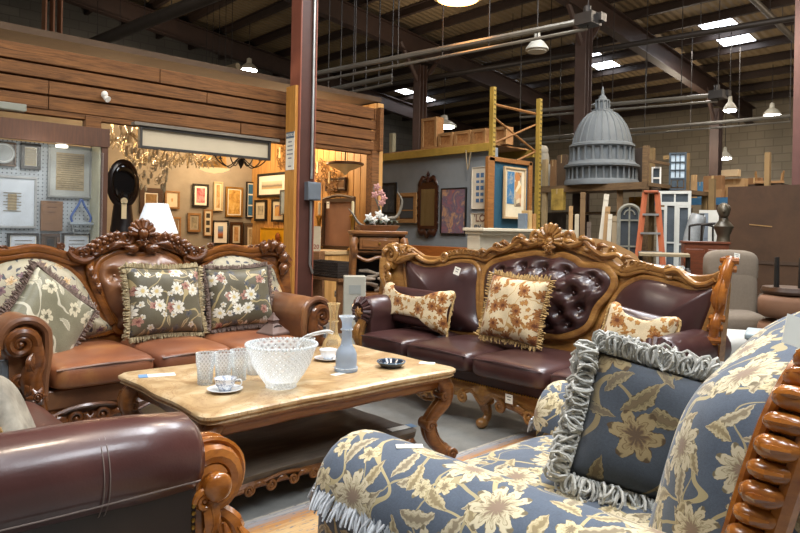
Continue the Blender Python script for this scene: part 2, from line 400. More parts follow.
def blocks(name, a, b, horiz='x'):
    t = NT(name); c = t.n('ShaderNodeTexCoord'); s = t.n('ShaderNodeSeparateXYZ'); t.l(c.outputs['Object'], s.inputs[0]); k = t.n('ShaderNodeCombineXYZ')
    t.l(s.outputs['X' if horiz == 'x' else 'Y'], k.inputs[0]); t.l(s.outputs['Z'], k.inputs[1])
    br = t.n('ShaderNodeTexBrick'); t.l(k.outputs[0], br.inputs['Vector']); br.inputs['Scale'].default_value = 1; br.inputs['Brick Width'].default_value = .4; br.inputs['Row Height'].default_value = .2
    br.inputs['Mortar Size'].default_value = .012; br.inputs['Color1'].default_value = (*srgb(a), 1); br.inputs['Color2'].default_value = (*srgb(b), 1); br.inputs['Mortar'].default_value = (*[x * .78 for x in srgb(a)], 1)
    big = t.noise(k.outputs[0], .9, 5, .6); col = t.mix(t.mth('MULTIPLY', big, .6), br.outputs[0], tuple(x * .55 for x in srgb(a)))
    t.bump(br.outputs['Fac'], -.4, .01); return t.fin(col, .9)
BlkL = blocks('grey block masonry', '#6d6a64', '#7a766e', 'x'); BlkR = blocks('tan block masonry', '#8a7d68', '#998b74', 'y')
def deck():
    t = NT('corrugated roof deck'); w = t.n('ShaderNodeTexWave'); w.bands_direction = 'Y'; t.l(t.coord('Object'), w.inputs[0]); w.inputs['Scale'].default_value = 2.2
    n = t.noise(t.coord('Object'), .8, 4); c = t.ramp(n, [(.3, srgb('#66543c')), (.7, srgb('#84704f'))]); t.bump(w.outputs['Fac'], .6, .03); return t.fin(c, .7)
Deck = deck()
Steel = flat('#3c2a22', .6, 0, .2); SteelR = flat('#7d4636', .55, 0, .12); Pipe = flat('#6e6a62', .4, .6); PipeD = flat('#231c17', .6)
Plank = wood('rough amber timber planks', '#45290f', '#8a5c30', .85, 0, (.6, 7, 9), 2.6, 2.2, .9)
Pine = wood('golden pine board', '#a8712c', '#d09a4c', .6, 0, (10, 10, 1), 2, 1, .2)
Log = wood('brown log siding', '#58371c', '#8d6238', .75, 0, (.8, 6, 9), 2.2, 1.4, .4)
Panel = wood('honey panelling', '#a8793e', '#d6a765', .55, 0, (9, 9, .7), 2, .8, .15)
Osb = wood('strand board', '#8a5d32', '#b98a55', .85, 0, (5, 5, 5), 5, .5, .3)
Cab = wood('reddish brown veneer', '#4e2c16', '#7a4a26', .5, .1, (2, 9, 9), 2, 1, .1)
DarkB = wood('dark brown hardboard', '#3a2614', '#4e341d', .8, 0, (1, 1, 1), 3, .6, .1)
White = flat('#dcdad2', .5, 0, .04); Offw = flat('#c9c2b0', .6, 0, .08); Paper = flat('#eceade', .7, 0, .03)
Black = flat('#15120f', .45); Grey = flat('#7c8086', .5); Brass = flat('#a8803a', .3, .9); Iron = flat('#2a2622', .5, .5); Alum = flat('#a9aaa8', .35, .8)
def glass(name, tint='#f2f6f6', rough=.05, white=.0, bmp=0, tr=1.0):
    t = NT(name)
    if bmp:
        v = t.coord('Object', (1, 1, 1)); c = t.n('ShaderNodeSeparateXYZ'); t.l(v, c.inputs[0])
        a = t.mth('MULTIPLY', t.mth('ARCTAN2', c.outputs[1], c.outputs[0]), 14 if bmp < 2 else 20); z = t.mth('MULTIPLY', c.outputs[2], 190)
        h = t.mth('MAXIMUM', t.mth('ABSOLUTE', t.mth('SINE', t.mth('ADD', a, z))), t.mth('ABSOLUTE', t.mth('SINE', t.mth('SUBTRACT', a, z)))); t.bump(h, 1.0, .004)
    return t.fin(srgb(tint), rough, 0, 0, .5, Transmission_Weight=tr, IOR=1.45)
GlassC = glass('cut crystal', '#f4f7f7', .08, bmp=2, tr=.42); GlassT = glass('clear tumbler glass', '#f4f7f7', .06, bmp=1, tr=.45)
GlassF = glass('frosted blue grey glass', '#cdd8e2', .35, tr=.5); GlassA = glass('clear amber glass', '#ecdcb8', .05, tr=.9); Pane = glass('window pane glass', '#dfe6ea', .02, tr=.9)
def thin_glass(name, body, pat=0, tint='#f3f8fa'):
    t = NT(name); t.b.inputs['Base Color'].default_value = (*srgb(tint), 1); t.b.inputs['Roughness'].default_value = .08
    tr = t.n('ShaderNodeBsdfTransparent'); tl = t.n('ShaderNodeBsdfTranslucent'); tl.inputs[0].default_value = (*srgb(tint), 1); m1 = t.n('ShaderNodeMixShader'); m1.inputs[0].default_value = .45; t.l(t.b.outputs[0], m1.inputs[1]); t.l(tl.outputs[0], m1.inputs[2])
    fr = t.n('ShaderNodeFresnel'); fr.inputs[0].default_value = 1.45; f = t.mth('ADD', t.mth('MULTIPLY', fr.outputs[0], .7), body)
    if pat:
        c = t.n('ShaderNodeSeparateXYZ'); t.l(t.coord('Object'), c.inputs[0]); a = t.mth('MULTIPLY', t.mth('ARCTAN2', c.outputs[1], c.outputs[0]), 13 if pat > 1 else 8); z = t.mth('MULTIPLY', c.outputs[2], 120 if pat > 1 else 150)
        h = t.mth('MAXIMUM', t.mth('ABSOLUTE', t.mth('SINE', t.mth('ADD', a, z))), t.mth('ABSOLUTE', t.mth('SINE', t.mth('SUBTRACT', a, z)))); t.bump(h, .8, .004); f = t.mth('ADD', f, t.mth('MULTIPLY', t.mth('SUBTRACT', h, .75), .55))
    m2 = t.n('ShaderNodeMixShader'); t.l(t.mth('MINIMUM', t.mth('MAXIMUM', f, .02), 1), m2.inputs[0]); t.l(tr.outputs[0], m2.inputs[1]); t.l(m1.outputs[0], m2.inputs[2]); t.l(m2.outputs[0], t.out.inputs[0]); return t.m
GlassC = thin_glass('cut crystal', .42, 2); GlassT = thin_glass('clear tumbler glass', .3, 1); GlassF = thin_glass('frosted blue grey glass', .62, 0, '#c9d5e2'); GlassA = thin_glass('clear amber glass', .16, 0, '#e6d3a8'); GlassP = thin_glass('cabinet glass', .015, 0)
China = flat('#e8ebee', .15, 0, .03, .5)
def china_blue():
    t = NT('china with blue sprig'); n = t.noise(t.coord('Object'), 55, 3, .6, 1); return t.fin(t.ramp(n, [(.5, srgb('#eceff2')), (.56, srgb('#5c7096')), (.62, srgb('#eceff2'))]), .15, 0, .5)
ChinaB = china_blue()
# ------------------------------------------------------------------ seating
EX, EY, EZ = V((1, 0, 0)), V((0, 1, 0)), V((0, 0, 1)); FN = V((0, -1, 0))
def back_place(yb, k, wrap, s): return lambda x, z, d=0: V((x, yb + k * (z - .45) - wrap * min(1.3, abs(x) / s) ** 3 - d, z))
def profile_slab(mb, top, zb, place, dfront, dback, n=90):
    P = resample(cat([V((a, b, 0)) for a, b in top], 6), n, False); vs = []; fs = []
    for p in P: vs += [place(p.x, p.y, dfront), place(p.x, p.y, -dback), place(p.x, zb, -dback), place(p.x, zb, dfront)]
    for i in range(n - 1):
        a = i * 4
        for j in range(4): fs.append((a + j, a + (j + 1) % 4, a + 4 + (j + 1) % 4, a + 4 + j))
    fs += [(0, 3, 2, 1), ((n - 1) * 4, (n - 1) * 4 + 1, (n - 1) * 4 + 2, (n - 1) * 4 + 3)]
    mb.add(vs, fs)
def arm_loft(mb, sg, xa, za, r, y0, y1, zb, neck=.55, flare=0.0, rz=None):
    rings = []; N = 9; rz = rz or r
    for i in range(N):
        t = i / (N - 1); y = y0 + (y1 - y0) * t; e = .82 if i == 0 else (.95 if i == 1 else 1.0)
        if i == 1: y = y0 + .02
        if i == N - 1: e = .97
        x = xa + flare * t; rg = []
        rg.append((x - sg * r * .75, y, zb)); rg.append((x - sg * r * .8, y, za - rz * .9))
        for j in range(13):
            a = RD(205 - 250 * j / 12); rg.append((x + sg * cos(a) * r * e, y, za + sin(a) * rz * e))
        rg.append((x + sg * r * neck, y, za - rz * 1.05)); rg.append((x + sg * r * neck * .9, y, zb))
        rings.append(rg)
    mb.loft(rings)
def nails(path, root, r=.0048, step=.016, mat=None, name='nailhead_trim'):
    m = MB(); beads(m, path, r, step); return stuffp(m.build(name, mat or Brass, root))
def mould(mb, pts, place, r, off=.0, closed=False, fl=.8, k=6, n=8):
    P = cat([V((a, b, 0)) for a, b in pts], k, closed); mb.tube([place(p.x, p.y, off) for p in P], r, n, fl, up=FN, closed=closed)
def crest_run(mb, pts, place, r=.028, off=.03):
    """running C-scrolls and leaves along a crest line given as (x, z) points."""
    P = resample(cat([V((a, b, 0)) for a, b in pts], 6), max(2, int(sum((V((*pts[i + 1], 0)) - V((*pts[i], 0))).length for i in range(len(pts) - 1)) / (r * 2.1)) + 1), False)
    for i, p in enumerate(P[:-1]):
        t = (P[i + 1] - p).normalized(); q = place(p.x, p.y, off); up = V((-t.y, 0, t.x)); tt = V((t.x, 0, t.y))
        if up.z < 0: up = -up
        sg = 1 if i % 2 else -1
        scroll(mb, q + up * r * .3, tt * sg, up, r * 1.0, r * .3, 1.2, RD(-30), r * .38, r * .26, 6, .9)
        leaf(mb, [q, q + up * r * .9 + tt * r * .5, q + up * r * 1.3 + tt * r * 1.5], r * .55, FN, .5, 2)
def cabriole(mb, x, y, z1, sg, out=.05, w=.04):
    mb.tube([(x, y + .03, z1), (x + sg * .01, y - out * .3, z1 * .72), (x + sg * .005, y + .01, z1 * .35), (x + sg * .01, y - out * .4, .035), (x + sg * .012, y - out * .75, .02)], [w * 1.25, w * 1.1, w * .62, w * .6, w * .5], 10, 1, k=4)
    mb.sph((x + sg * .012, y - out * .7, .03), (.036, .042, .03), 10, 6)
    leaf(mb, [V((x, y - out * .75, z1 * .9)), V((x, y - out * .72, z1 * .6)), V((x, y - out * .1, z1 * .3))], w * .8, FN, .3, 3)
    for d in (-1, 1): scroll(mb, V((x + d * w * .8, y - out * .2, z1 * .78)), EX * d, EZ, w * .75, w * .2, 1.2, RD(90), w * .25, w * .18, 6)
def apron(mb, y, pts_bot, ztop, th=.035):
    P = cat([V((a, b, 0)) for a, b in pts_bot], 6); vs = []; fs = []
    for p in P: vs += [(p.x, y - th * .4, ztop), (p.x, y - th, (ztop + p.y) / 2), (p.x, y - th * .6, p.y), (p.x, y + th * .4, p.y), (p.x, y + th * .4, ztop)]
    for i in range(len(P) - 1):
        a = i * 5
        for j in range(5): fs.append((a + j, a + (j + 1) % 5, a + 5 + (j + 1) % 5, a + 5 + j))
    fs += [(4, 3, 2, 1, 0), tuple(len(vs) - 5 + j for j in range(5))]
    mb.add(vs, fs); mb.tube([V((p.x, y - th * .75, p.y + .004)) for p in P], .009, 6)
def buttons(root, spots, place, D, mat, r=.011):
    m = MB(); m.sph((0, 0, 0), (r, r * .55, r), 8, 5); first = None
    for x, z, d in spots:
        if first is None: first = m.build('button', mat, root); o = first
        else: o = first.copy(); COL.objects.link(o)
        o.location = place(x, z, d)
# ================================================================== burgundy sofa
sofaB = thing('carved_sofa', 'long burgundy leather sofa with gilded brown carved crest and button tufted centre', 'sofa', (3.2, 2.45, 0), RD(-90))
plB = back_place(.22, .2, .15, 1.25)
topB = [(-1.34, .8), (-1.34, .93), (-1.28, 1.0), (-1.15, 1.0), (-1.06, .96), (-1, .93), (-.87, .925), (-.8, .96), (-.7, .98), (-.57, .98), (-.46, .965), (-.38, 1.01), (-.25, 1.045), (-.05, 1.08), (.06, 1.1), (.25, 1.05), (.42, 1.0), (.56, .93), (.69, .955), (.82, .94), (.91, .935), (.99, .91), (1.1, .92), (1.16, .95), (1.17, .8)]
m = MB(); profile_slab(m, topB, .3, plB, .0, .07); bkB = m.build('back_frame', WdG, sofaB, ang=60)
L1 = [(-1.16, .92), (-1.06, .9), (-.96, .885), (-.83, .9), (-.72, .93), (-.62, .935), (-.55, .92), (-.51, .86), (-.5, .74), (-.46, .58), (-.42, .46), (-.7, .44), (-1.0, .44), (-1.06, .55), (-1.12, .74)]
L2 = [(-.43, .6), (-.445, .71), (-.46, .84), (-.42, .925), (-.31, .965), (-.17, .995), (-.05, 1.015), (.07, 1.0), (.15, 1.01), (.24, .985), (.3, .955), (.43, .955), (.495, .92), (.52, .87), (.495, .8), (.43, .72), (.38, .6), (.25, .53), (.11, .51), (0, .5), (-.25, .5), (-.38, .52)]
L3 = [(.44, .5), (.46, .63), (.52, .765), (.58, .85), (.68, .905), (.79, .905), (.91, .885), (1.01, .875), (1.1, .89), (1.13, .9), (1.12, .8), (1.08, .65), (1.06, .46), (.8, .44), (.55, .45)]
m = MB(); puff(m, L1, plB, .1, pw=2.4); m.build('back_panel', LthBu, sofaB, ang=180)
T2 = [(-.3, .89), (-.12, .92), (.04, .92), (.2, .91), (.38, .89), (-.21, .79), (-.04, .8), (.12, .8), (.28, .79), (.43, .85), (-.3, .68), (-.12, .68), (.04, .68), (.2, .67), (.33, .7), (-.04, .58), (.12, .58), (-.22, .58), (.26, .6)]
m = MB(); puff(m, L2, plB, .125, T2, rings=30, N=130, pw=3); tp = m.build('tufted_panel', LthBu, sofaB, ang=180)
buttons(tp, [(x, z, .062) for x, z in T2], plB, .1, LthBu)
m = MB(); puff(m, L3, plB, .1, pw=2.4); m.build('back_panel', LthBu, sofaB, ang=180)
m = MB()
for O in (L1, L3): mould(m, O, plB, .017, .012, True)
mould(m, L2, plB, .024, .022, True)
for dz, r in ((.028, .022), (.0, .012)): mould(m, [(a, b + dz - .012) for a, b in topB[1:-1]], plB, r, .018)
m.build('back_moulding', WdG, sofaB)
nails([plB(p.x, p.y, .02) for p in outline([(a * .985, b - .006) for a, b in L2], 150)], sofaB, .0045, .02, WdG)
m = MB()   # crest
c = plB(.06, 1.13, .05); shell(m, c - EZ * .03, EX, EZ, FN, .1, 11, RD(-15), RD(195), .013)
rosette(m, c - EZ * .07 + FN * .02, EX, EZ, FN, .05)
for sg in (-1, 1):
    f = lambda dx, z, d=.04: plB(.06 + sg * dx, z, d)
    scroll(m, f(.12, 1.125), EX * sg, EZ, .05, .015, 1.6, RD(170), .018, .01)
    m.tube([f(.07, 1.1), f(.15, 1.075), f(.24, 1.1), f(.3, 1.06), f(.38, 1.02), f(.47, 1.03), f(.53, .985)], [.02, .022, .02, .018, .02, .016, .012], 8, k=5)
    scroll(m, f(.27, 1.085), EX * sg, EZ, .04, .012, 1.5, RD(200), .014, .009); scroll(m, f(.43, 1.045), EX * sg, EZ, .035, .01, 1.5, RD(200), .013, .008)
    for a, b, w in ((.2, 1.1, .022), (.33, 1.06, .02), (.5, 1.0, .018), (.1, 1.08, .022)): leaf(m, [f(a, b), f(a + .03, b + .02, .06), f(a + .08, b + .015, .05)], w, FN, .5)
    rosette(m, f(.36, 1.04), EX, EZ, FN, .026)
crest_run(m, [(-.78, .975), (-.68, .995), (-.57, .99), (-.47, .98), (-.4, 1.01)], plB, .022, .03); crest_run(m, [(.58, .95), (.64, .98), (.7, .965), (.78, .955)], plB, .022, .03)
scroll(m, plB(-.82, .96, .03), EX, EZ, .035, .01, 1.5, RD(240), .014, .009); scroll(m, plB(.86, .955, .03), -EX, EZ, .035, .01, 1.5, RD(240), .014, .009)
m.tube([plB(a, b, .035) for a, b in [(.84, .95), (.91, .965), (.96, .93), (1.02, .9), (1.08, .905), (1.12, .93)]], [.018, .02, .018, .016, .016, .014], 8, k=5)
m.tube([plB(a, b, .035) for a, b in [(-.84, .94), (-.9, .92), (-.97, .92), (-1.04, .95), (-1.1, .985)]], [.016, .016, .018, .02, .018], 8, k=5)
m.build('crest', WdG, bkB)
m = MB()   # left volute post and right turned post
scroll(m, plB(-1.26, .96, .04), -EX, EZ, .085, .02, 1.8, RD(250), .03, .014); rosette(m, plB(-1.15, .975, .06), EX, EZ, FN, .055); leaf(m, [plB(-1.2, .9, .06), plB(-1.12, .95, .07), plB(-1.03, .97, .05)], .035, FN, .5)
for i in range(4): scroll(m, plB(-1.28 + .025 * i, .86 - .075 * i, .05), -EX, EZ, .035, .012, 1.3, RD(100), .016, .01)
m.tube([plB(-1.33, .93, .02), plB(-1.3, .78, .03), plB(-1.2, .62, .03), plB(-1.16, .45, .02)], [.035, .03, .026, .03], 8, k=4)
for i, (a, b) in enumerate(((-1.24, 1.03), (-1.17, 1.02), (-1.3, .99), (-1.1, .995))): leaf(m, [plB(a, b - .03, .05), plB(a, b, .07), plB(a + .03, b + .02, .05)], .026, FN, .6)
m.build('volute_post', WdG, sofaB)
m = MB()
def post(z, d): return plB(1.15 + (z - .66) * .13, z, .04 + d)
m.tube([post(.62, 0), post(.68, .01), post(.72, .02), post(.78, .0), post(.86, .02), post(.95, .03), post(1.0, .02), post(1.04, .0)], [.028, .024, .028, .024, .028, .031, .028, .028], 10, k=3)
for z, w in ((.64, .034), (.7, .03), (.745, .032), (.99, .035), (1.03, .038)): m.tube([post(z, .0) - EX * w, post(z, .02), post(z, .0) + EX * w], .018, 8)
leaf(m, [post(.78, .03), post(.87, .06), post(.96, .05)], .035, FN, .4)
m.build('turned_post', WdO, sofaB)
m = MB(); cs = [(-1.03, -.59), (-.58, -.04), (-.03, .49), (.5, 1.04)]
for i, (a, b) in enumerate(cs):
    m = MB(); w = b - a
    cushion(m, ((a + b) / 2, -.06, .38), (w, .63, .13), (9, 5), bulge=1.14, n=24, m=16); q = m.build('seat_cushion', LthBu, sofaB, ang=180)
    m = MB(); m.tube([(a + .02, -.36, .42), ((a + b) / 2, -.375, .432), (b - .02, -.36, .42)], .005, 6, k=4); m.build('piping', LthBu, q)
for sg, xa in ((-1, -1.1), (1, 1.06)):
    m = MB(); arm_loft(m, sg, xa, .575, .105, -.27, .3, .2); a = m.build('arm', LthBu, sofaB, ang=70)
    m = MB()   # pleated front boss
    for i in range(18):
        w = 2 * pi * i / 18; d = EX * cos(w) + EZ * sin(w); c0 = V((xa, -.285, .575)); m.tube([c0 + FN * .012 + d * .02, c0 + FN * .03 + d * .06, c0 + d * .098], [.006, .014, .016], 6)
    m.sph((xa, -.28, .575), (.095, .02, .095), 16, 8); m.build('pleated_front', LthBu, a)
    m = MB(); rosette(m, V((xa - sg * .01, -.32, .565)), EX, EZ, FN, .045, 7); m.tube([(xa - sg * .03, -.3, .52), (xa - sg * .02, -.32, .4), (xa - sg * .04, -.3, .28)], [.035, .03, .03], 8, k=4)
    leaf(m, [V((xa - sg * .02, -.33, .5)), V((xa - sg * .02, -.36, .42)), V((xa - sg * .03, -.33, .3))], .035, FN, .4); m.build('arm_carving', WdG, a)
m = MB(); m.box((0, .02, .28), (2.24, .56, .1)); m.build('seat_rail', LthBu, sofaB, bevel=.01)
ap = [(-1.12, .08), (-1.0, .16), (-.85, .2), (-.62, .14), (-.5, .085), (-.4, .085), (-.28, .15), (-.16, .17), (-.08, .2), (0, .14), (.08, .2), (.16, .17), (.28, .15), (.4, .085), (.5, .085), (.62, .14), (.85, .2), (1.0, .16), (1.12, .08)]
m = MB(); apron(m, -.25, ap, .25)
for s in (-1, 1):
    rosette(m, V((s * .45, -.3, .15)), EX, EZ, FN, .06, 7)
    for d in (-1, 1):
        scroll(m, V((s * .45 + d * .1, -.29, .15)), EX * d, EZ, .04, .012, 1.5, RD(180), .013, .008); leaf(m, [V((s * .45 + d * .13, -.285, .165)), V((s * .45 + d * .18, -.3, .185)), V((s * .45 + d * .24, -.285, .21))], .02, FN, .5)
    scroll(m, V((s * .14, -.285, .165)), EX * -s, EZ, .035, .01, 1.5, RD(90), .013, .009)
apB = m.build('carved_apron', WdG, sofaB)
nails([V((x / 50, -.268, .252)) for x in range(-55, 56)], sofaB, .0055, .018)
for x in (-1.08, 0, 1.08):
    m = MB(); cabriole(m, x, -.22, .22, 1 if x > 0 else -1); m.build('leg', WdG, sofaB)
for x in (-1.0, -.3, .3, 1.0):
    m = MB(); m.tube([(x, .25, .26), (x, .3, 0)], [.03, .022], 8); m.build('leg', WdG, sofaB)
# ================================================================== tan brown sofa
sofaL = thing('carved_sofa', 'tan leather sofa with carved shell crest and pale floral end panels under the plank wall', 'sofa', (1.575, 3.8, 0), 0)
plL = back_place(.25, .2, .1, 1.1)
half = [(.0, 1.07), (.08, 1.06), (.17, 1.04), (.27, 1.0), (.33, .965), (.41, .955), (.52, .99), (.62, 1.005), (.77, .985), (.92, 1.0), (1.0, .97), (1.05, .9), (1.03, .8)]
topL = [(-a, b) for a, b in half[::-1]] + half[1:]
m = MB(); profile_slab(m, topL, .3, plL, 0, .07); bkL = m.build('back_frame', Wd, sofaL, ang=60)
C2 = [(-.15, .5), (-.17, .57), (-.215, .64), (-.25, .75), (-.272, .84), (-.25, .915), (-.19, .955), (-.12, .98), (-.04, .97), (.0, .96), (.04, .97), (.12, .985), (.19, .955), (.25, .915), (.272, .84), (.25, .75), (.215, .64), (.17, .57), (.15, .5)]
S3 = [(.22, .5), (.25, .6), (.31, .74), (.355, .82), (.41, .88), (.49, .93), (.58, .955), (.69, .955), (.8, .925), (.9, .885), (.95, .8), (.95, .5)]
T3 = [(-.185, .84), (.0, .86), (.185, .84), (-.11, .73), (.11, .73), (0, .62)]
m = MB(); puff(m, C2, plL, .12, T3, rings=28, N=120, pw=2.8, ta=.045); tp = m.build('tufted_panel', LthBr, sofaL, ang=180); buttons(tp, [(x, z, .078) for x, z in T3], plL, .1, LthBr)
for sg in (-1, 1):
    m = MB(); puff(m, [(sg * a, b) for a, b in S3], plL, .09, pw=2.4); m.build('back_panel', FlGold, sofaL, ang=180)
m = MB(); mould(m, C2, plL, .02, .018, True)
for sg in (-1, 1): mould(m, [(sg * a, b) for a, b in S3], plL, .015, .01, True)
for dz, r in ((.0, .026), (-.035, .016)): mould(m, [(a, b + dz) for a, b in topL[1:-1]], plL, r, .02)
for sg in (-1, 1): mould(m, [(sg * .3, .96), (sg * .305, .87), (sg * .275, .75), (sg * .225, .63), (sg * .19, .55)], plL, .024, .024)
m.build('back_moulding', Wd, sofaL)
nails([plL(p.x, p.y, .02) for p in outline([(a * .965, b - .004) for a, b in C2], 150)] , sofaL, .004, .02)
for sg in (-1, 1): nails([plL(p.x, p.y, .016) for p in outline([(sg * (.012 + a * .985), b - .012) for a, b in S3], 150)], sofaL, .004, .02)
m = MB()
c = plL(0, 1.1, .06); shell(m, c - EZ * .01, EX, EZ, FN, .085, 9, RD(5), RD(175), .015); rosette(m, c - EZ * .055 + FN * .02, EX, EZ, FN, .04); m.sph(c - EZ * .005 + FN * .03, (.03, .03, .035), 10, 6)
for sg in (-1, 1):
    f = lambda x, z, d=.045: plL(sg * x, z, d)
    scroll(m, f(.095, 1.065), EX * sg, EZ, .045, .012, 1.6, RD(150), .018, .01)
    for i, (a, b) in enumerate(((.13, 1.06), (.17, 1.05), (.21, 1.035), (.25, 1.015), (.28, .99))):
        scroll(m, f(a, b), EX * sg, EZ, .028, .01, 1.3, RD(120), .014, .01); leaf(m, [f(a, b), f(a + .02, b + .03, .065), f(a + .055, b + .03, .05)], .022, FN, .55)
        m.sph(f(a + .02, b + .005, .06), .014, 8, 5)
    leaf(m, [f(.02, 1.02), f(.06, 1.0, .07), f(.12, 1.02, .06)], .03, FN, .5); leaf(m, [f(.2, 1.0), f(.15, 1.03, .07), f(.08, 1.03, .06)], .024, FN, .5)
    scroll(m, f(.36, .97, .04), -EX * sg, EZ, .05, .014, 1.5, RD(160), .02, .012)
    m.tube([f(.29, .95), f(.34, .93), f(.4, .95), f(.43, .99)], [.014, .02, .02, .016], 8, k=4)
    m2 = m; m = MB(); crest_run(m, [(sg * .76, .995), (sg * .8, 1.0), (sg * .85, 1.0)], plL, .02, .03)
    for i, (a, b, w) in enumerate(((.86, 1.01, .03), (.92, 1.03, .035), (.97, 1.01, .03), (.99, .94, .03), (.98, .86, .028))):
        scroll(m, f(a, b), EX * sg, EZ, .035, .012, 1.4, RD(90 + 40 * i), .017, .01); leaf(m, [f(a - .02, b - .05), f(a, b, .07), f(a + .02, b + .03, .05)], w, FN, .5)
    m.build('corner_carving', WdD, bkL); m = m2; crest_run(m, [(sg * .41, .985), (sg * .46, 1.01), (sg * .52, 1.01)], plL, .02, .035)
    for i in range(3): leaf(m, [f(.3 - .02 * i, .9 - .05 * i, .04), f(.31 - .02 * i, .87 - .05 * i, .055), f(.295 - .02 * i, .83 - .05 * i, .04)], .018, FN, .5)
    scroll(m, f(.335, .985, .05), EX * sg, EZ, .026, .01, 1.3, 0, .012, .008)
m.build('crest', WdD, bkL)
bnd = [-.69, -.17, .28, .77]
for i in range(3):
    a, b = bnd[i] + .004, bnd[i + 1] - .004; m = MB(); cushion(m, ((a + b) / 2, -.07, .4), (b - a, .67, .14), (9, 5), bulge=1.14, n=24, m=16); q = m.build('seat_cushion', LthSe, sofaL, ang=180)
    m = MB(); m.tube([(a + .02, -.392, .44), ((a + b) / 2, -.404, .45), (b - .02, -.392, .44)], .006, 6, k=4); m.build('piping', LthBr, q)
for sg in (-1, 1):
    xa = .865 if sg > 0 else -.8
    m = MB(); arm_loft(m, sg, xa, .595, .11, -.36, .33, .2); a = m.build('arm', LthBr, sofaL, ang=70)
    m = MB(); pts = [V((xa + cos(w) * .105, -.372, .59 + sin(w) * .105)) for w in [RD(20 + 14 * i) if sg < 0 else RD(160 - 14 * i) for i in range(11)]][::-1]
    pts = [V((xa - sg * .085, -.37, .3)), V((xa - sg * .088, -.37, .42)), V((xa - sg * .1, -.372, .52))] + [V((xa + sg * cos(RD(165 - 15 * i)) * .1, -.372, .595 + sin(RD(165 - 15 * i)) * .1)) for i in range(13)]
    m.tube(pts, .022, 8, k=2); m.build('arm_roll_edge', LthBr, a)
    m = MB(); scroll(m, V((xa + sg * .02, -.395, .585)), EX * -sg, EZ, .065, .016, 1.7, RD(-10), .026, .012)
    m.tube([(xa - sg * .04, -.39, .6), (xa - sg * .045, -.4, .5), (xa - sg * .02, -.405, .42), (xa - sg * .045, -.4, .33), (xa - sg * .06, -.385, .24)], [.026, .04, .05, .04, .045], 10, .8, up=FN, k=4)
    for z0, w in ((.54, .022), (.43, .024)): leaf(m, [V((xa - sg * .03, -.415, z0)), V((xa - sg * .01, -.435, z0 - .05)), V((xa - sg * .045, -.425, z0 - .11))], w, FN, .35)
    rosette(m, V((xa - sg * .04, -.435, .34)), EX, EZ, FN, .045); scroll(m, V((xa + sg * .02, -.4, .41)), EX * sg, EZ, .035, .01, 1.4, 0, .014, .008)
    m.build('arm_carving', WdD, a)
    m = MB(); m.box((xa + sg * .045, -.335, .36), (.09, .03, .3)); m.build('arm_front_panel', flat('#6c7276', .5), a)
m = MB(); m.box((0, 0, .285), (1.6, .68, .1)); m.build('seat_rail', LthBr, sofaL, bevel=.01)
ap = [(-.85, .1), (-.72, .14), (-.6, .11), (-.42, .11), (-.3, .15), (-.15, .2), (0, .15), (.15, .2), (.3, .15), (.42, .11), (.6, .11), (.72, .14), (.85, .1)]
m = MB(); apron(m, -.31, ap, .255)
for s in (-1, 1):
    for d in (-1, 1):
        scroll(m, V((s * .5 + d * .06, -.352, .185)), EX * d, EZ, .045, .014, 1.5, RD(150), .014, .009); leaf(m, [V((s * .5 + d * .1, -.35, .17)), V((s * .5 + d * .15, -.37, .19)), V((s * .5 + d * .22, -.345, .17))], .024, FN, .5)
    rosette(m, V((s * .5, -.36, .17)), EX, EZ, FN, .035)
    m.tube([(s * .5 - .2, -.35, .2), (s * .5 - .1, -.355, .235), (s * .5, -.36, .245), (s * .5 + .1, -.355, .235), (s * .5 + .2, -.35, .2)], .012, 6, k=4)
m.build('carved_apron', WdD, sofaL); nails([V((x / 50, -.326, .272)) for x in range(-42, 43)], sofaL, .0055, .018)
for x in (-.85, 0, .85):
    m = MB(); cabriole(m, x, -.29, .22, 1 if x > 0 else -1); m.build('leg', WdD, sofaL)
for x in (-.8, .8):
    m = MB(); m.tube([(x, .3, .26), (x, .36, 0)], [.03, .022], 8); m.build('leg', WdD, sofaL)
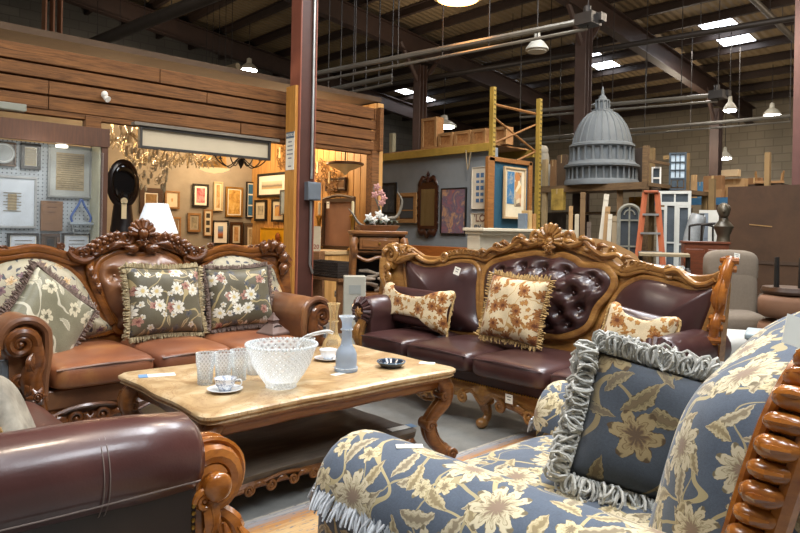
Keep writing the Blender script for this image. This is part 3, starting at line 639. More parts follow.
# ================================================================== plum leather loveseat in the left foreground
lov = thing('carved_loveseat', 'dark plum leather loveseat with stitched roll arm and glossy carved arm posts in left foreground', 'sofa', (.45, 2.3, 0), RD(90))
def love_arm(sg, dz, sh=0.0):
    n0 = set(bpy.data.objects)
    love_arm_(sg, dz)
    for o in set(bpy.data.objects) - n0:
        if o.parent == lov: o.location.y += sh
def love_arm_(sg, dz):
    xa = sg * .76; za = .6 + dz; rings = []
    for i in range(12):
        t = i / 11; y = -.27 + .82 * t; e = (.72, .93, 1)[min(i, 2)]
        if i == 1: y = -.245
        drop = .012 * max(0, 1 - t * 4); rg = []
        for j in range(24):
            w = 2 * pi * j / 24; rg.append((xa + sg * .01 + cos(w) * .1 * e, y, za - drop + sin(w) * .105 * e + .02 * t))
        rings.append(rg)
    m = MB(); m.loft(rings); arm = m.build('arm', LthCh, lov, ang=70)
    m = MB(); s = [V((xa + sg * cos(w) * .103 + sg * .01, .02 + .006 * k, za + sin(w) * .108)) for k in (-10,) for w in [RD(-60 + 14 * q) for q in range(16)]]
    for dy in (0, .012): m.tube([p + EY * dy for p in s], .0013, 5)
    m.tube([(xa + sg * .1, -.25, za - .05), (xa + sg * .107, .1, za - .045), (xa + sg * .107, .55, za - .03)], .0018, 5, k=4); m.build('stitching', flat('#75665e', .5), arm)
    m = MB(); m.box((xa + sg * .02, .13, .36 + dz / 2), (.11, .78, .42 + dz)); m.build('arm_side', LthBk, lov, bevel=.02)
    nails([V((xa + sg * .077, -.245, z / 100)) for z in range(16, 50)], arm, .0055, .017)
    m = MB(); yc = -.35; zc = .515 + dz   # forward curling carved post (scroll lies in the y-z plane)
    for k, (dx, w) in enumerate(((-.045, .024), (0, .034), (.045, .024))):
        scroll(m, V((xa + dx, yc + .045, zc)), EY, EZ, .074, .03, 1.25, RD(60), w, w * .8, 8, 1.0, sgn=1)
    m.cyl((xa - .085, yc + .045, zc), (xa + .085, yc + .045, zc), .034, 16); m.sph((xa + sg * .085, yc + .045, zc), (.016, .036, .036), 12, 8)
    m.tube([(xa, -.29, zc + .04), (xa, -.285, zc - .06), (xa, -.31, zc - .15), (xa, -.345, zc - .25), (xa, -.33, zc - .36), (xa, -.31, .05)], [.055, .06, .07, .075, .06, .05], 12, k=4)
    m.tube([(xa + sg * .03, yc + .02, zc - .08), (xa + sg * .04, yc - .02, zc - .13), (xa + sg * .03, yc + .01, zc - .2), (xa + sg * .03, yc - .03, zc - .3)], [.022, .03, .028, .02], 8, k=4)
    nx = EX * sg
    for y0, z0, y1, z1, w in ((-.29, zc - .02, -.275, zc - .16, .022), (-.33, zc - .1, -.3, zc - .27, .026), (-.37, zc - .12, -.38, zc - .22, .02), (-.35, zc - .24, -.37, zc - .4, .026), (-.29, zc - .22, -.28, zc - .38, .02)):
        leaf(m, [V((xa + sg * .06, y0, z0)), V((xa + sg * .078, (y0 + y1) / 2 - .012, (z0 + z1) / 2)), V((xa + sg * .06, y1, z1))], w, nx, .35)
    for y0, z0, r in ((-.275, zc - .03, .026), (-.385, zc - .2, .026), (-.3, zc - .3, .022)): scroll(m, V((xa + sg * .07, y0, z0)), EY, EZ, r, r * .3, 1.4, 0, r * .4, r * .25, 7)
    for dx in (-.022, .022): m.tube([V((xa + dx, yc + .045 + .1 * cos(RD(a)), zc + .1 * sin(RD(a)))) for a in range(60, 215, 12)], [.004, .009, .009, .004], 6)
    for a in (): m.tube([V((xa - .06, yc + .045 + .094 * cos(RD(a)), zc + .094 * sin(RD(a)))), V((xa, yc + .045 + .108 * cos(RD(a - 12)), zc + .108 * sin(RD(a - 12)))), V((xa + .06, yc + .045 + .094 * cos(RD(a)), zc + .094 * sin(RD(a))))], [.006, .008, .006], 6, k=3)
    m.build('arm_post', WdO, lov)
love_arm(-1, 0); love_arm(1, .1, .26)
for i, (a, b) in enumerate(((-.65, -.005), (.005, .65))):
    m = MB(); cushion(m, ((a + b) / 2, .08, .395), (b - a, .68, .16), (6, 3.2), bulge=1.15, n=24, m=12); m.build('seat_cushion', LthCh, lov, ang=180)
m = MB(); m.box((0, .1, .24), (1.4, .66, .16)); m.build('seat_rail', LthBk, lov, bevel=.01)
m = MB(); m.loft([[(-.7, y0, z), (.7, y0, z), (.7, y1, z), (-.7, y1, z)] for y0, y1, z in ((.36, .5, .3), (.38, .52, .5), (.44, .58, .85), (.48, .6, .98))]); m.build('back', LthCh, lov, bevel=.04)
m = MB(); m.tube([(x / 10, .53 + .0 * x, .98 + .1 * cos(x / 10 * 2)) for x in range(-7, 8)], .03, 8); shell(m, V((0, .5, 1.08)), EX, EZ, FN, .09, 9, 0, pi, .014); m.build('crest', WdO, lov)
ap = [(-.75, .06), (-.5, .14), (-.2, .1), (0, .07), (.2, .1), (.5, .14), (.75, .06)]; m = MB(); apron(m, -.28, ap, .2); rosette(m, V((0, -.33, .14)), EX, EZ, FN, .05); m.build('carved_apron', WdO, lov)
for x in (-.7, .7):
    m = MB(); m.tube([(x, .45, .2), (x, .5, 0)], [.03, .022], 8); m.build('leg', WdO, lov)
# ================================================================== blue damask armchair in the right foreground
bl = thing('carved_armchair', 'blue armchair with cream flower damask and scalloped carved wood edge in right foreground', 'armchair', (1.65, .9, 0), RD(180))
plU = back_place(.43, .25, 0, 1)
for sg in (1, -1):
    xa = sg * .49; rings = []
    for i in range(14):
        t = i / 13; y = -.53 + 1.0 * t; e = (.7, .9, .98, 1)[min(i, 3)]; y = (-.53, -.525, -.51, -.485)[i] if i < 4 else y; rg = []
        rg.append((xa - sg * .11, y, .2)); rg.append((xa - sg * .12 * (.94 + .06 * e), y, .43))
        for j in range(15):
            a = RD(190 - 215 * j / 14); rg.append((xa + sg * cos(a) * .145 * (.8 + .2 * e), y, .445 + sin(a) * .14 * (.75 + .25 * e) + .012 * t))
        rg.append((xa + sg * .125, y, .34)); rg.append((xa + sg * .125, y, .2)); rings.append(rg)
    m = MB(); m.loft(rings); arm = m.build('arm', FlBlue, bl, ang=75)
    m = MB()
    for i in range(260):
        x = xa + sg * .14 * (1 if i > 90 else (i / 45 - 1)); y = -.535 if i <= 90 else -.525 + (i - 90) * .005; z = .455 + random.uniform(-.01, .01)
        d = V((random.uniform(-.012, .012) + (sg * .012 if i > 90 else 0), -.012 if i <= 90 else random.uniform(-.01, .01), 0)); m.tube([(x, y, z), V((x, y, z - .02)) + d, V((x, y, z - .04)) + d * 1.6], [.004, .004, .0025], 5)
    stuffp(m.build('fringe', flat('#b8bcc0', .9, 0, .2, sc=60), arm))
m = MB(); cushion(m, (0, -.07, .385), (.72, .78, .16), (7, 4), bulge=1.12, n=26, m=12); m.build('seat_cushion', FlBlue, bl, ang=180)
m = MB(); m.box((0, .02, .23), (.84, .9, .16)); m.build('seat_rail', FlBlue, bl, bevel=.02)
m = MB()
for i in range(110):
    x = -.36 + .72 * i / 110; d = V((random.uniform(-.01, .01), random.uniform(-.015, -.004), 0)); p = V((x, -.46, .32)); m.tube([p, p - EZ * .03 + d, p - EZ * .075 + d * 1.6], [.005, .0045, .003], 5)
stuffp(m.build('fringe', flat('#b8bcc0', .9, 0, .2, sc=60), bl))
rimh = [(.435, .45), (.455, .56), (.46, .69), (.455, .79), (.435, .865), (.38, .925), (.27, .97), (.13, 1.02), (0, 1.05)]
rim = [(a, b) for a, b in rimh] + [(-a, b) for a, b in rimh[-2::-1]]
inn = [(a * .95, b - .035) for a, b in rim]
m = MB(); puff(m, inn + [(-.25, .4), (0, .38), (.25, .4)], lambda x, z, d: plU(x, z, d), .215, pw=4.5, rings=28, N=120, edge=.02); m.build('back_cushion', FlBlue, bl, ang=180)
m = MB(); profile_slab(m, rim, .35, plU, -.02, .07); bf = m.build('back_frame', WdO, bl, ang=60)
m = MB(); profile_slab(m, [(a * .93, b - .05) for a, b in rim], .2, plU, -.07, .115); m.build('outside_back', FlBlue, bl, ang=60)
m = MB()
RP = resample(cat([V((a, b, 0)) for a, b in rim], 8), 47, False)
for i, p in enumerate(RP):
    t = RP[min(i + 1, 46)] - RP[max(i - 1, 0)]; t.normalize(); o = V((t.y, -t.x, 0)); big = 1.15 if i % 2 else .95
    w = V((o.x, 0, o.y)); tt = V((t.x, 0, t.y)); s0 = plU(p.x, p.y, .0)
    m.tube([s0 + w * .006 - FN * .05, s0 + w * (.014 * big) - FN * .03, s0 + w * .014 * big - FN * .005, s0 + w * .004 + FN * .008], [.014, .019 * big, .019 * big, .012], 10, k=2)
    m.tube([s0 + w * .026 * big - FN * .045, s0 + w * .034 * big - FN * .02, s0 + w * .024 * big + FN * .008], [.004, .008, .004], 6)
m.tube([plU(p.x, p.y, -.055) for p in RP], .02, 8); m.tube([plU(p.x - .018 * (1 if p.x > 0 else -1), p.y - .01, .02) for p in RP], .011, 8)
m.build('scalloped_edge', WdO, bf)
for x, y in ((-.36, -.36), (.36, -.36), (-.36, .42), (.36, .42)):
    m = MB(); m.tube([(x, y, .17), (x, y - .01, .08), (x, y, 0)], [.035, .03, .025], 10); m.build('leg', WdO, bl)
# ------------------------------------------------------------------ cushions
def frame_xy(X, Y):
    X = V(X).normalized(); Y = V(Y); Y = (Y - X * Y.dot(X)).normalized(); N = X.cross(Y)
    return M4((X, Y, N)).transposed()
def pillow_mesh(w, h, t, fr, pinch=.07, n=26, uvo=(0, 0), sag=0.0):
    m = MB()
    for sd in (1, -1):
        def P(i, j):
            a, b = 2 * i - 1, 2 * j - 1
            x = a * w / 2 * (1 - pinch * (1 - b * b)); y = b * h / 2 * (1 - pinch * (1 - a * a))
            z = sd * t / 2 * ((1 - a ** 4) * (1 - b ** 4)) ** .5 * (1 + .05 * sin(5 * a + 3 * b)) - sag * (1 - a * a)
            return fr @ V((x, y, z)), (x + uvo[0], y + uvo[1])
        m.grid(P, n, n)
    return m
def edge_pts(w, h, pinch, step):
    o = []
    for a0, b0, a1, b1 in ((-1, -1, 1, -1), (1, -1, 1, 1), (1, 1, -1, 1), (-1, 1, -1, -1)):
        k = int((w if a0 != a1 else h) / step)
        for i in range(k):
            t = i / k; a, b = a0 + (a1 - a0) * t, b0 + (b1 - b0) * t
            o.append((a * w / 2 * (1 - pinch * (1 - b * b)), b * h / 2 * (1 - pinch * (1 - a * a)), V((a if abs(a) >= abs(b) else 0, b if abs(b) > abs(a) else 0, 0))))
    return o
def fringe_mesh(w, h, fr, pinch=.07, step=.012, ln=.03, r=.0045, rows=2, loop=False, sides=None):
    m = MB(); rnd = random.Random(int(w * 1000 + h * 77))
    for x, y, d in edge_pts(w, h, pinch, step):
        if sides and not sides(x / w * 2, y / h * 2): continue
        for q in range(rows):
            z = (q - (rows - 1) / 2) * r * 2.6; o = V((rnd.uniform(-1, 1), rnd.uniform(-1, 1), rnd.uniform(-1, 1))) * ln * .35
            p = V((x, y, z))
            if loop:
                d2 = (d + V((rnd.uniform(-.5, .5), rnd.uniform(-.5, .5), rnd.uniform(-.9, .9)))).normalized(); s = d2.orthogonal().normalized(); s = (M4.Rotation(rnd.uniform(0, 6.28), 3, d2) @ s)
                L = ln * rnd.uniform(.7, 1.2); pts = [p + d2 * (L * .5 - L * .5 * cos(a)) + s * (L * .36 * sin(a)) for a in [2 * pi * e / 8 for e in range(8)]]
                m.tube([fr @ c for c in pts], r, 5, closed=True)
            else:
                m.tube([fr @ p, fr @ (p + d * ln * .5 + o * .5), fr @ (p + d * ln + o)], [r * .8, r, r * .8], 5)
    return m
def pillow(label, mat, c, X, Y, w, h, t, fmat=None, group=None, pinch=.07, uvo=(0, 0), **fk):
    fr = frame_xy(X, Y); o = thing('throw_pillow', label, 'pillow', c, 0, group)
    pillow_mesh(w, h, t, fr, pinch, uvo=uvo).build('pillow_cover', mat, o, ang=180, weld=True)
    if fmat: stuffp(fringe_mesh(w, h, fr, pinch, **fk).build('fringe', fmat, o))
    return o
FrPur = flat('#7c6a60', .9, 0, .45, sc=80); FrBei = flat('#a99a78', .9, 0, .3, sc=80); FrCrm = flat('#b99a66', .9, 0, .3, sc=80); FrGry = flat('#b4b3ac', .9, 0, .3, sc=50)
pillow('grey green satin pillow with purple tassel trim, tilted on its corner at left sofa arm', FlGrey, at_v(46, 322, 3.80), V((.72, .2, -.6)), V((.55, .35, .7)), .44, .44, .17, FrPur, step=.008, ln=.03, rows=3)
pillow('olive satin pillow with white blossom spray and beige trim, middle of the tan sofa', FlOliv, at_v(165, 301, 3.86), V((1, .05, -.03)), V((.02, .28, 1)), .47, .42, .16, FrBei, uvo=(.3, .12), step=.008, ln=.026, rows=3)
pillow('dark olive satin pillow with large white flowers at right end of tan sofa', FlOliv, at_v(240, 297, 3.86), V((1, -.12, .03)), V((.0, .28, 1)), .44, .40, .16, FrPur, uvo=(.93, .57), step=.008, ln=.024, rows=3)
def bow_pillow(label, c, X, Y, w, h, t):
    fr = frame_xy(X, Y); o = thing('throw_pillow', label, 'pillow', c, 0)
    pillow_mesh(w * .97, h * .95, t * .9, fr, .02).build('leather_body', LthBu, o, ang=180, weld=True)
    poly = [(-.5, .5), (-.36, .5), (-.22, .3), (0, .24), (.22, .3), (.36, .5), (.5, .5), (.48, 0), (.5, -.5), (.36, -.5), (.22, -.3), (0, -.26), (-.22, -.3), (-.36, -.5), (-.5, -.5), (-.48, 0)]
    poly = [(a * w, b * h) for a, b in poly]
    m = MB()
    def pl(x, y, d):
        a, b = min(1, abs(x) * 2 / w), min(1, abs(y) * 2 / h)
        return fr @ V((x, y, t * .5 * ((1 - a ** 4) * (1 - b ** 4)) ** .5 + d))
    O = outline(poly, 120, 5); puff(m, poly, pl, .014, rings=22, N=120, pw=6, edge=-.004); m.build('floral_overlay', FlCream, o, ang=180)
    m = MB()
    for i in range(34):
        for s in (-1, 1):
            y = -h / 2 + h * i / 33; p = V((s * w / 2 * .97, y, 0)); m.tube([fr @ p, fr @ (p + V((s * .014, -.008, random.uniform(-.008, .008)))), fr @ (p + V((s * .018, -.03, random.uniform(-.01, .01))))], [.004, .004, .003], 5)
    stuffp(m.build('fringe', FrCrm, o))
RX = V((0, -1, 0))
bow_pillow('cream and rust floral bolster with scooped leather centre at left end of burgundy sofa', at_u(415, 307, 3.2), V((.05, -1, -.03)), V((.25, 0, 1)), .66, .28, .15)
pillow('cream rust floral square pillow leaning on the tufted burgundy panel', FlCream, at_u(514, 309, 3.22), V((.06, -1, -.05)), V((.28, -.06, 1)), .42, .4, .15, FrCrm, uvo=(.2, .4), step=.012, ln=.03, rows=2)
bow_pillow('small cream floral bolster with scooped leather centre beside near burgundy arm', at_u(639, 331, 3.16), V((.12, -1, -.16)), V((.3, .08, 1)), .35, .22, .13)
pillow('large dark blue floral pillow with thick grey loop fringe on the blue armchair', FlBluD, at_d(660, 434, 1.7), V((.46, -.86, -.2)), V((.3, .15, 1)), .40, .34, .16, FrGry, pinch=.04, uvo=(.1, .3), step=.0095, ln=.056, r=.004, rows=7, loop=True)
pillow('pale cream pillow with gold tassel corner lying on the plum loveseat', flat('#8f897b', .6, 0, .35, sc=25), at_d(4, 420, 1.95), V((.3, .8, -.25)), V((-.2, .5, .8)), .34, .3, .12, FrCrm, step=.012, ln=.035, rows=2)
# ------------------------------------------------------------------ coffee table
tb = thing('coffee_table', 'marble topped carved coffee table with low shelf in the middle of the sofas', 'coffee table', (1.745, 2.625, 0))
def tab_out(hx, hy, b=.02, n=160):
    P = [(-1.0, -.99), (-.95, -1.03), (-.85, -1.03), (-.4, -1.0), (0, -1.02), (.4, -1.0), (.85, -1.03), (.95, -1.03), (1.0, -.99)]; Q = [(1.02, -.93), (1.015, -.8), (1.0, -.4), (1.015, 0), (1.0, .4), (1.015, .8), (1.02, .93)]; P = P + Q + [(-a, -c) for a, c in P] + [(-a, -c) for a, c in Q]
    return resample(cat([V((a * hx, c * hy, 0)) for a, c in P], 6, True), n)
def slab(mb, prof, hx, hy):
    rings = []
    for off, z in prof: rings.append([V((p.x * (hx + off) / hx, p.y * (hy + off) / hy, z)) for p in tab_out(hx, hy)])
    mb.loft(rings)
m = MB(); slab(m, [(-.03, .424), (-.006, .425), (.004, .432), (-.002, .44), (.01, .449), (.01, .46), (.0, .468), (-.012, .47)], .655, .43); m.build('marble_top', Marble, tb, ang=50)
m = MB(); slab(m, [(-.1, .36), (-.06, .362), (-.05, .375), (-.045, .395), (-.03, .405), (-.02, .415), (-.02, .4245)], .655, .43); m.build('apron', TblW, tb, ang=50)
m = MB(); slab(m, [(-.16, .12), (-.13, .12), (-.125, .15), (-.13, .155)], .655, .43); sh = m.build('shelf', wood('dusty shelf wood', '#4a4036', '#6e6252', .6, 0, (2, 9, 9), 2, 1, .1), tb, ang=50)
for s in (-1, 1):
    m = MB()
    P = [(x / 20, .085 + .03 * abs(sin(x / 20 * 5.2)) - .012 * cos(x / 20 * 14)) for x in range(-10, 11)]; apron(m, s * .30, P, .125, .02)
    for x in range(-4, 5):
        y = s * .325 if s > 0 else -.325; scroll(m, V((x * .105, y, .1)), EX * (1 if x % 2 else -1), EZ, .022, .007, 1.4, RD(160), .008, .005, 6); leaf(m, [V((x * .105 + .02, y, .105)), V((x * .105 + .05, y + s * .008, .118)), V((x * .105 + .085, y, .1))], .013, EY * s, .5, 3)
    m.build('shelf_carving', TblW, sh)
for sx in (-1, 1):
    for sy in (-1, 1):
        m = MB(); d = V((sx * 1, sy * .3, 0)).normalized(); p0 = V((sx * .575, sy * .365, 0)); q = lambda o, z: p0 + d * o + V((0, 0, z)); sd = V((-d.y, d.x, 0))
        for k in (-.018, .018): m.tube([q(.03, .42) + sd * k, q(.065, .37) + sd * k, q(.06, .3) + sd * k, q(0, .235) + sd * k, q(-.025, .18) + sd * k, q(.0, .11) + sd * k, q(.055, .05) + sd * k, q(.085, .03) + sd * k], [.034, .04, .034, .028, .03, .03, .025, .022], 10, k=4)
        for o, z, r in ((.045, .33, .022), (-.03, .19, .028), (.09, .04, .03)):
            m.cyl(q(o, z) - sd * .045, q(o, z) + sd * .045, r, 12)
            for k in (-1, 1): scroll(m, q(o, z) + sd * .046 * k, d, EZ, r, r * .3, 1.3, 0, .007, .005, 6)
        leaf(m, [q(.09, .4), q(.1, .34), q(.07, .26)], .03, d, .5, 3); leaf(m, [q(.01, .18), q(.03, .12), q(.075, .075)], .024, d, .5, 3)
        m.build('leg', TblW, tb)
# things on the table (top z = .47)
TZ = .4702
def on(name, label, cat_, x, y, z=TZ, group=None): return thing(name, label, cat_, at_z(x, y, z), 0, group)
bowl = on('punch_bowl', 'large cut crystal punch bowl with saw tooth rim on the marble table', 'bowl', 281, 387)
m = MB(); m.lathe([(0, .004), (.058, .0), (.066, .004), (.064, .012), (.07, .02), (.095, .055), (.122, .1), (.138, .15), (.15, .175), (.153, .184), (.147, .184), (.143, .175), (.131, .148), (.115, .1), (.088, .058), (.055, .026), (0, .018)], n=72); m.build('bowl_body', GlassC, bowl)
m = MB()
for i in range(60):
    a = 2 * pi * i / 60; m.sph((.149 * cos(a), .149 * sin(a), .183), (.0075, .0075, .007), 6, 4)
stuffp(m.build('saw_tooth_rim', GlassC, bowl))
lad = thing('ladle', 'clear glass ladle resting over the punch bowl rim', 'ladle', bowl.location)
m = MB(); B0 = bowl.location
hb = at_d(333, 333, 2.95) - B0; m.tube([V((.02, .02, .03)), V((.08, .03, .11)), V((.125, .03, .188)), hb * .75 + V((.03, .01, .06)), hb], [.006, .007, .008, .009, .007], 8, k=5); m.build('handle', GlassT, lad)
m = MB(); m.lathe([(0, 0), (.025, .004), (.034, .025), (.031, .025), (.022, .007), (0, .004)], (.01, .01, .022), 20); m.build('ladle_cup', GlassT, lad)
GP = [(0, .004), (.03, 0), (.032, .006), (.027, .02), (.031, .05), (.039, .09), (.041, .135), (.0385, .135), (.036, .09), (.028, .05), (.022, .022), (0, .02)]
first = None
for i, (x, y, lb) in enumerate(((205, 384, 'clear cut glass tumbler, leftmost of the glasses beside the punch bowl'), (223, 383, 'clear cut glass tumbler standing directly behind the blue sprigged teacup'), (239, 380, 'clear cut glass tumbler between the teacup and the punch bowl'), (254, 374, 'small clear tumbler half hidden by the left side of the punch bowl'))):
    if first is None:
        first = on('tumbler', lb, 'glass', x, y, group='cut glass tumblers on the table'); m = MB(); m.lathe(GP, n=32); m.build('tumbler_body', GlassT, first); m = MB()
        for k in range(16):
            a = 2 * pi * k / 16; m.tube([(.0285 * cos(a), .0285 * sin(a), .012), (.0325 * cos(a), .0325 * sin(a), .06)], [.003, .0015], 5)
        m.build('cut_base', GlassT, first)
    else: dup(first, at_z(x, y, TZ), label=lb).scale = (1, 1, .8 if i == 3 else 1)
def cup_set(x, y, mat, lb1, lb2):
    p = at_z(x, y, TZ); s = thing('saucer', lb2, 'saucer', p); m = MB(); m.lathe([(0, .003), (.03, 0), (.034, .003), (.07, .012), (.072, .0145), (.068, .0145), (.03, .006), (0, .006)], n=40); m.build('saucer_plate', China, s)
    c = thing('teacup', lb1, 'cup', p + V((0, 0, .0062))); m = MB(); m.lathe([(0, .003), (.022, 0), (.023, .004), (.036, .02), (.044, .042), (.046, .05), (.0435, .05), (.04, .04), (.032, .02), (.018, .008), (0, .007)], n=36); m.build('cup_bowl', mat, c)
    m = MB(); h = RT; m.tube([h * .042 + EZ * .04, h * .06 + EZ * .045, h * .068 + EZ * .03, h * .056 + EZ * .016, h * .034 + EZ * .014], .003, 7, k=4); m.build('handle', China, c)
cup_set(225, 391.5, ChinaB, 'white teacup with blue sprigs on the saucer at the table front', 'white saucer under the blue sprigged teacup')
cup_set(328, 360, China, 'plain white teacup behind the punch bowl beside the decanters', 'plain white saucer behind the punch bowl beside the decanters')
dc = on('decanter', 'frosted blue grey glass carafe with ringed neck, nearer of the two decanters', 'decanter', 346, 371)
m = MB(); m.lathe([(0, .006), (.05, 0), (.056, .004), (.056, .014), (.05, .022), (.051, .05), (.05, .085), (.042, .105), (.028, .125), (.024, .15), (.023, .19), (.027, .2), (.023, .21), (.024, .235), (.034, .258), (.036, .262), (.032, .262), (.021, .235), (.02, .15), (.038, .1), (.046, .05), (.042, .02), (0, .014)], n=36); m.build('carafe_body', GlassF, dc)
m = MB()
for z, r in ((.2, .028), (.262, .037), (.018, .056)): m.tube([(r * cos(2 * pi * k / 24), r * sin(2 * pi * k / 24), z) for k in range(24)], .003, 6, closed=True)
m.build('glass_rings', GlassT, dc)
de = on('decanter', 'tall clear faceted glass decanter behind the frosted carafe', 'decanter', 333, 352)
m = MB(); m.lathe([(0, .005), (.05, 0), (.06, .01), (.062, .03), (.055, .06), (.035, .085), (.026, .1), (.022, .16), (.026, .17), (.022, .18), (.024, .22), (.034, .27), (.03, .27), (.02, .21), (.018, .11), (.05, .05), (.05, .015), (0, .012)], n=12); m.build('decanter_body', GlassA, de, ang=20)
m = MB()
for z, r in ((.17, .027), (.268, .034), (.1, .027)): m.tube([(r * cos(2 * pi * k / 20), r * sin(2 * pi * k / 20), z) for k in range(20)], .003, 6, closed=True)
m.build('glass_rings', GlassA, de)
sg_ = on('shot_glass', 'tiny clear glass between punch bowl and tall decanter', 'glass', 310, 349); m = MB(); m.lathe([(0, .003), (.024, 0), (.028, .05), (.03, .06), (.027, .06), (.022, .008), (0, .007)], n=24); m.build('glass_body', GlassT, sg_)
ds = on('dish', 'shallow dark blue glazed dish near right end of the marble table', 'dish', 391, 367)
m = MB(); m.lathe([(0, .004), (.045, 0), (.05, .004), (.068, .02), (.072, .028), (.066, .028), (.05, .012), (0, .009)], n=40); m.build('dish_body', flat('#27313f', .15, 0, .3, .6), ds)
m = MB(); m.tube([(.069 * cos(2 * pi * k / 32), .069 * sin(2 * pi * k / 32), .028) for k in range(32)], .0035, 6, closed=True); m.build('rim', flat('#5c7488', .15, 0, .1, .5), ds)
def tagpaper(label, c, X, Y, w, h, name='price_tag', lines=2, tape=None, mat=None):
    fr = frame_xy(X, Y); o = thing(name, label, 'tag', c); m = MB(); m.box((0, 0, 0), (w, h, .0012), fr=fr); m.build('paper', mat or Paper, o)
    if lines:
        m = MB()
        for i in range(lines): m.box(fr @ V((0, h * (.22 - .3 * i), .0009)), (w * (.6 - .2 * (i % 2)), h * .09, .0006), fr=fr)
        m.build('print', flat('#55585c', .8), o)
    if tape:
        m = MB(); m.box(fr @ V((-w * .55, 0, .0006)), (w * .3, h * 1.1, .001), fr=fr); m.build('blue_tape', flat('#6b8fb5', .6), o)
    return o
tagpaper('white paper tag on the marble in front of the frosted carafe', at_z(338, 374, TZ + .001), V((1, .15, 0)), V((-.15, 1, 0)), .07, .035, lines=0)
tagpaper('white paper tag at right corner of the marble table', at_z(427, 363, TZ + .001), V((.6, -.8, 0)), V((.8, .6, 0)), .08, .05, lines=0)
tagpaper('white sale tag held by blue tape at left end of the marble table', at_z(160, 375, TZ + .001), V((.95, -.3, 0)), V((.3, .95, 0)), .13, .06, tape=1, lines=0)
tagpaper('white tag held by blue tape on the table shelf near right leg', at_z(400, 428, .157), V((-1, .1, 0)), V((-.1, -1, 0)), .13, .05, tape=1, lines=0)
tagpaper('white paper lying on the left end of the table shelf', at_z(192, 424, .157), V((.9, -.4, 0)), V((.4, .9, 0)), .16, .1, lines=0)
tagpaper('small white price tag pinned to the left burgundy back panel', at_u(457, 271, 3.36), V((.0, -1, -.25)), V((.2, -.25, 1)), .055, .055)
tagpaper('white price tag stuck on the carved apron of the burgundy sofa', at_u(509, 399, 2.875), V((0, -1, 0)), V((0, 0, 1)), .05, .05)
tagpaper('small white tag lying on top of the near blue damask arm', V((1.17, 1.22, .5885)), V((.8, -.6, 0)), V((.6, .8, 0)), .07, .03, lines=0)
tagpaper('white paper tag hanging at the top edge of the blue armchair', at_d(797, 332, 1.09), V((.7, -.6, -.3)), V((.3, 0, 1)), .045, .05, lines=0)
# small pyramid bell on the sofa seat
bp = thing('incense_tower', 'small grey pink pyramid shaped metal box with ring handle on tan sofa seat', 'ornament', at_z(273, 334, .472), RD(12)); BP = flat('#6b564e', .6, .1, .2); bp.scale = (1, 1, 1.15)
m = MB(); m.loft([[(sx * r, sy * r, z) for sx, sy in ((-1, -1), (1, -1), (1, 1), (-1, 1))] for r, z in ((.075, 0), (.075, .012), (.07, .016), (.024, .06), (.024, .075), (.03, .078), (.012, .1), (.004, .12))]); m.build('pyramid_body', BP, bp, bevel=.003)
m = MB(); m.tube([(.04 * cos(a), -.062 + .02 * 1, .03 + .022 * sin(a)) for a in [2 * pi * k / 14 for k in range(14)]], .003, 6, closed=True); m.build('ring_handle', Iron, bp)
# ------------------------------------------------------------------ building shell
def slabm(name, c, d, mat, **k): m = MB(); m.box(c, d); return struct(m.build(name, mat, smooth=False, **k))
slabm('floor', (8, 6, -.1), (30, 30, .2), Floor)
slabm('wall_left', (5.5, 16.15, 3.5), (26, .3, 7), BlkL)
slabm('wall_right', (17.75, 5, 3), (.3, 24, 6), BlkR)
m = MB(); m.add([(-5, -8, roof_z(-5)), (19, -8, roof_z(19)), (19, 17, roof_z(19)), (-5, 17, roof_z(-5)), (-5, -8, roof_z(-5) + .1), (19, -8, roof_z(19) + .1), (19, 17, roof_z(19) + .1), (-5, 17, roof_z(-5) + .1)], [(0, 1, 2, 3), (7, 6, 5, 4), (0, 4, 5, 1), (1, 5, 6, 2), (2, 6, 7, 3), (3, 7, 4, 0)])
struct(m.build('ceiling', Deck, smooth=False))
for v in (2.1, 6.1, 10.1, 14.1):
    m = MB(); L = 24; a = -math.atan(ROOFK); c = V((7, v, roof_z(7) - .42)); m.box(c, (L, .02, .4), ry=-a); m.box(c + V((0, 0, .2)), (L, .18, .02), ry=-a); m.box(c - V((0, 0, .2)), (L, .18, .02), ry=-a)
    struct(m.build('roof_girder', flat('#33221a', .6, 0, .2), smooth=False))
for i in range(27):
    u = -3.63 + i * .834; z = roof_z(u); m = MB(); m.box((u, 5, z - .075), (.012, 22, .13)); m.box((u + .03, 5, z - .14), (.08, 22, .012)); m.box((u - .03, 5, z - .012), (.08, 22, .012)); struct(m.build('roof_purlin', flat('#2e2018', .6, 0, .2), smooth=False))
for i, (u, v) in enumerate(((9.8, 6.1), (9.8, 10.1), (9.8, 2.75), (2.55, 10.1), (15.4, 6.1))):
    zt = roof_z(u) - .8 if v not in (2.75,) else roof_z(u) - .3
    m = MB(); z0 = zt / 2; m.box((u, v, z0), (.02, .2, zt)); m.box((u - .1, v, z0), (.02, .2, zt)); m.box((u + .1, v, z0), (.02, .2, zt)); struct(m.build('building_column', (Steel, Steel, flat('#5c3a34', .6, 0, .12), flat('#8a5a3a', .6), Steel)[i], smooth=False))
    if v in (6.1, 10.1): m = MB(); m.tube([(u + .6, v, zt + .3), (u, v, zt - .45)], .05, 6); m.tube([(u - .6, v, zt + .4), (u, v, zt - .45)], .05, 6); struct(m.build('column_bracket', Steel, smooth=False))
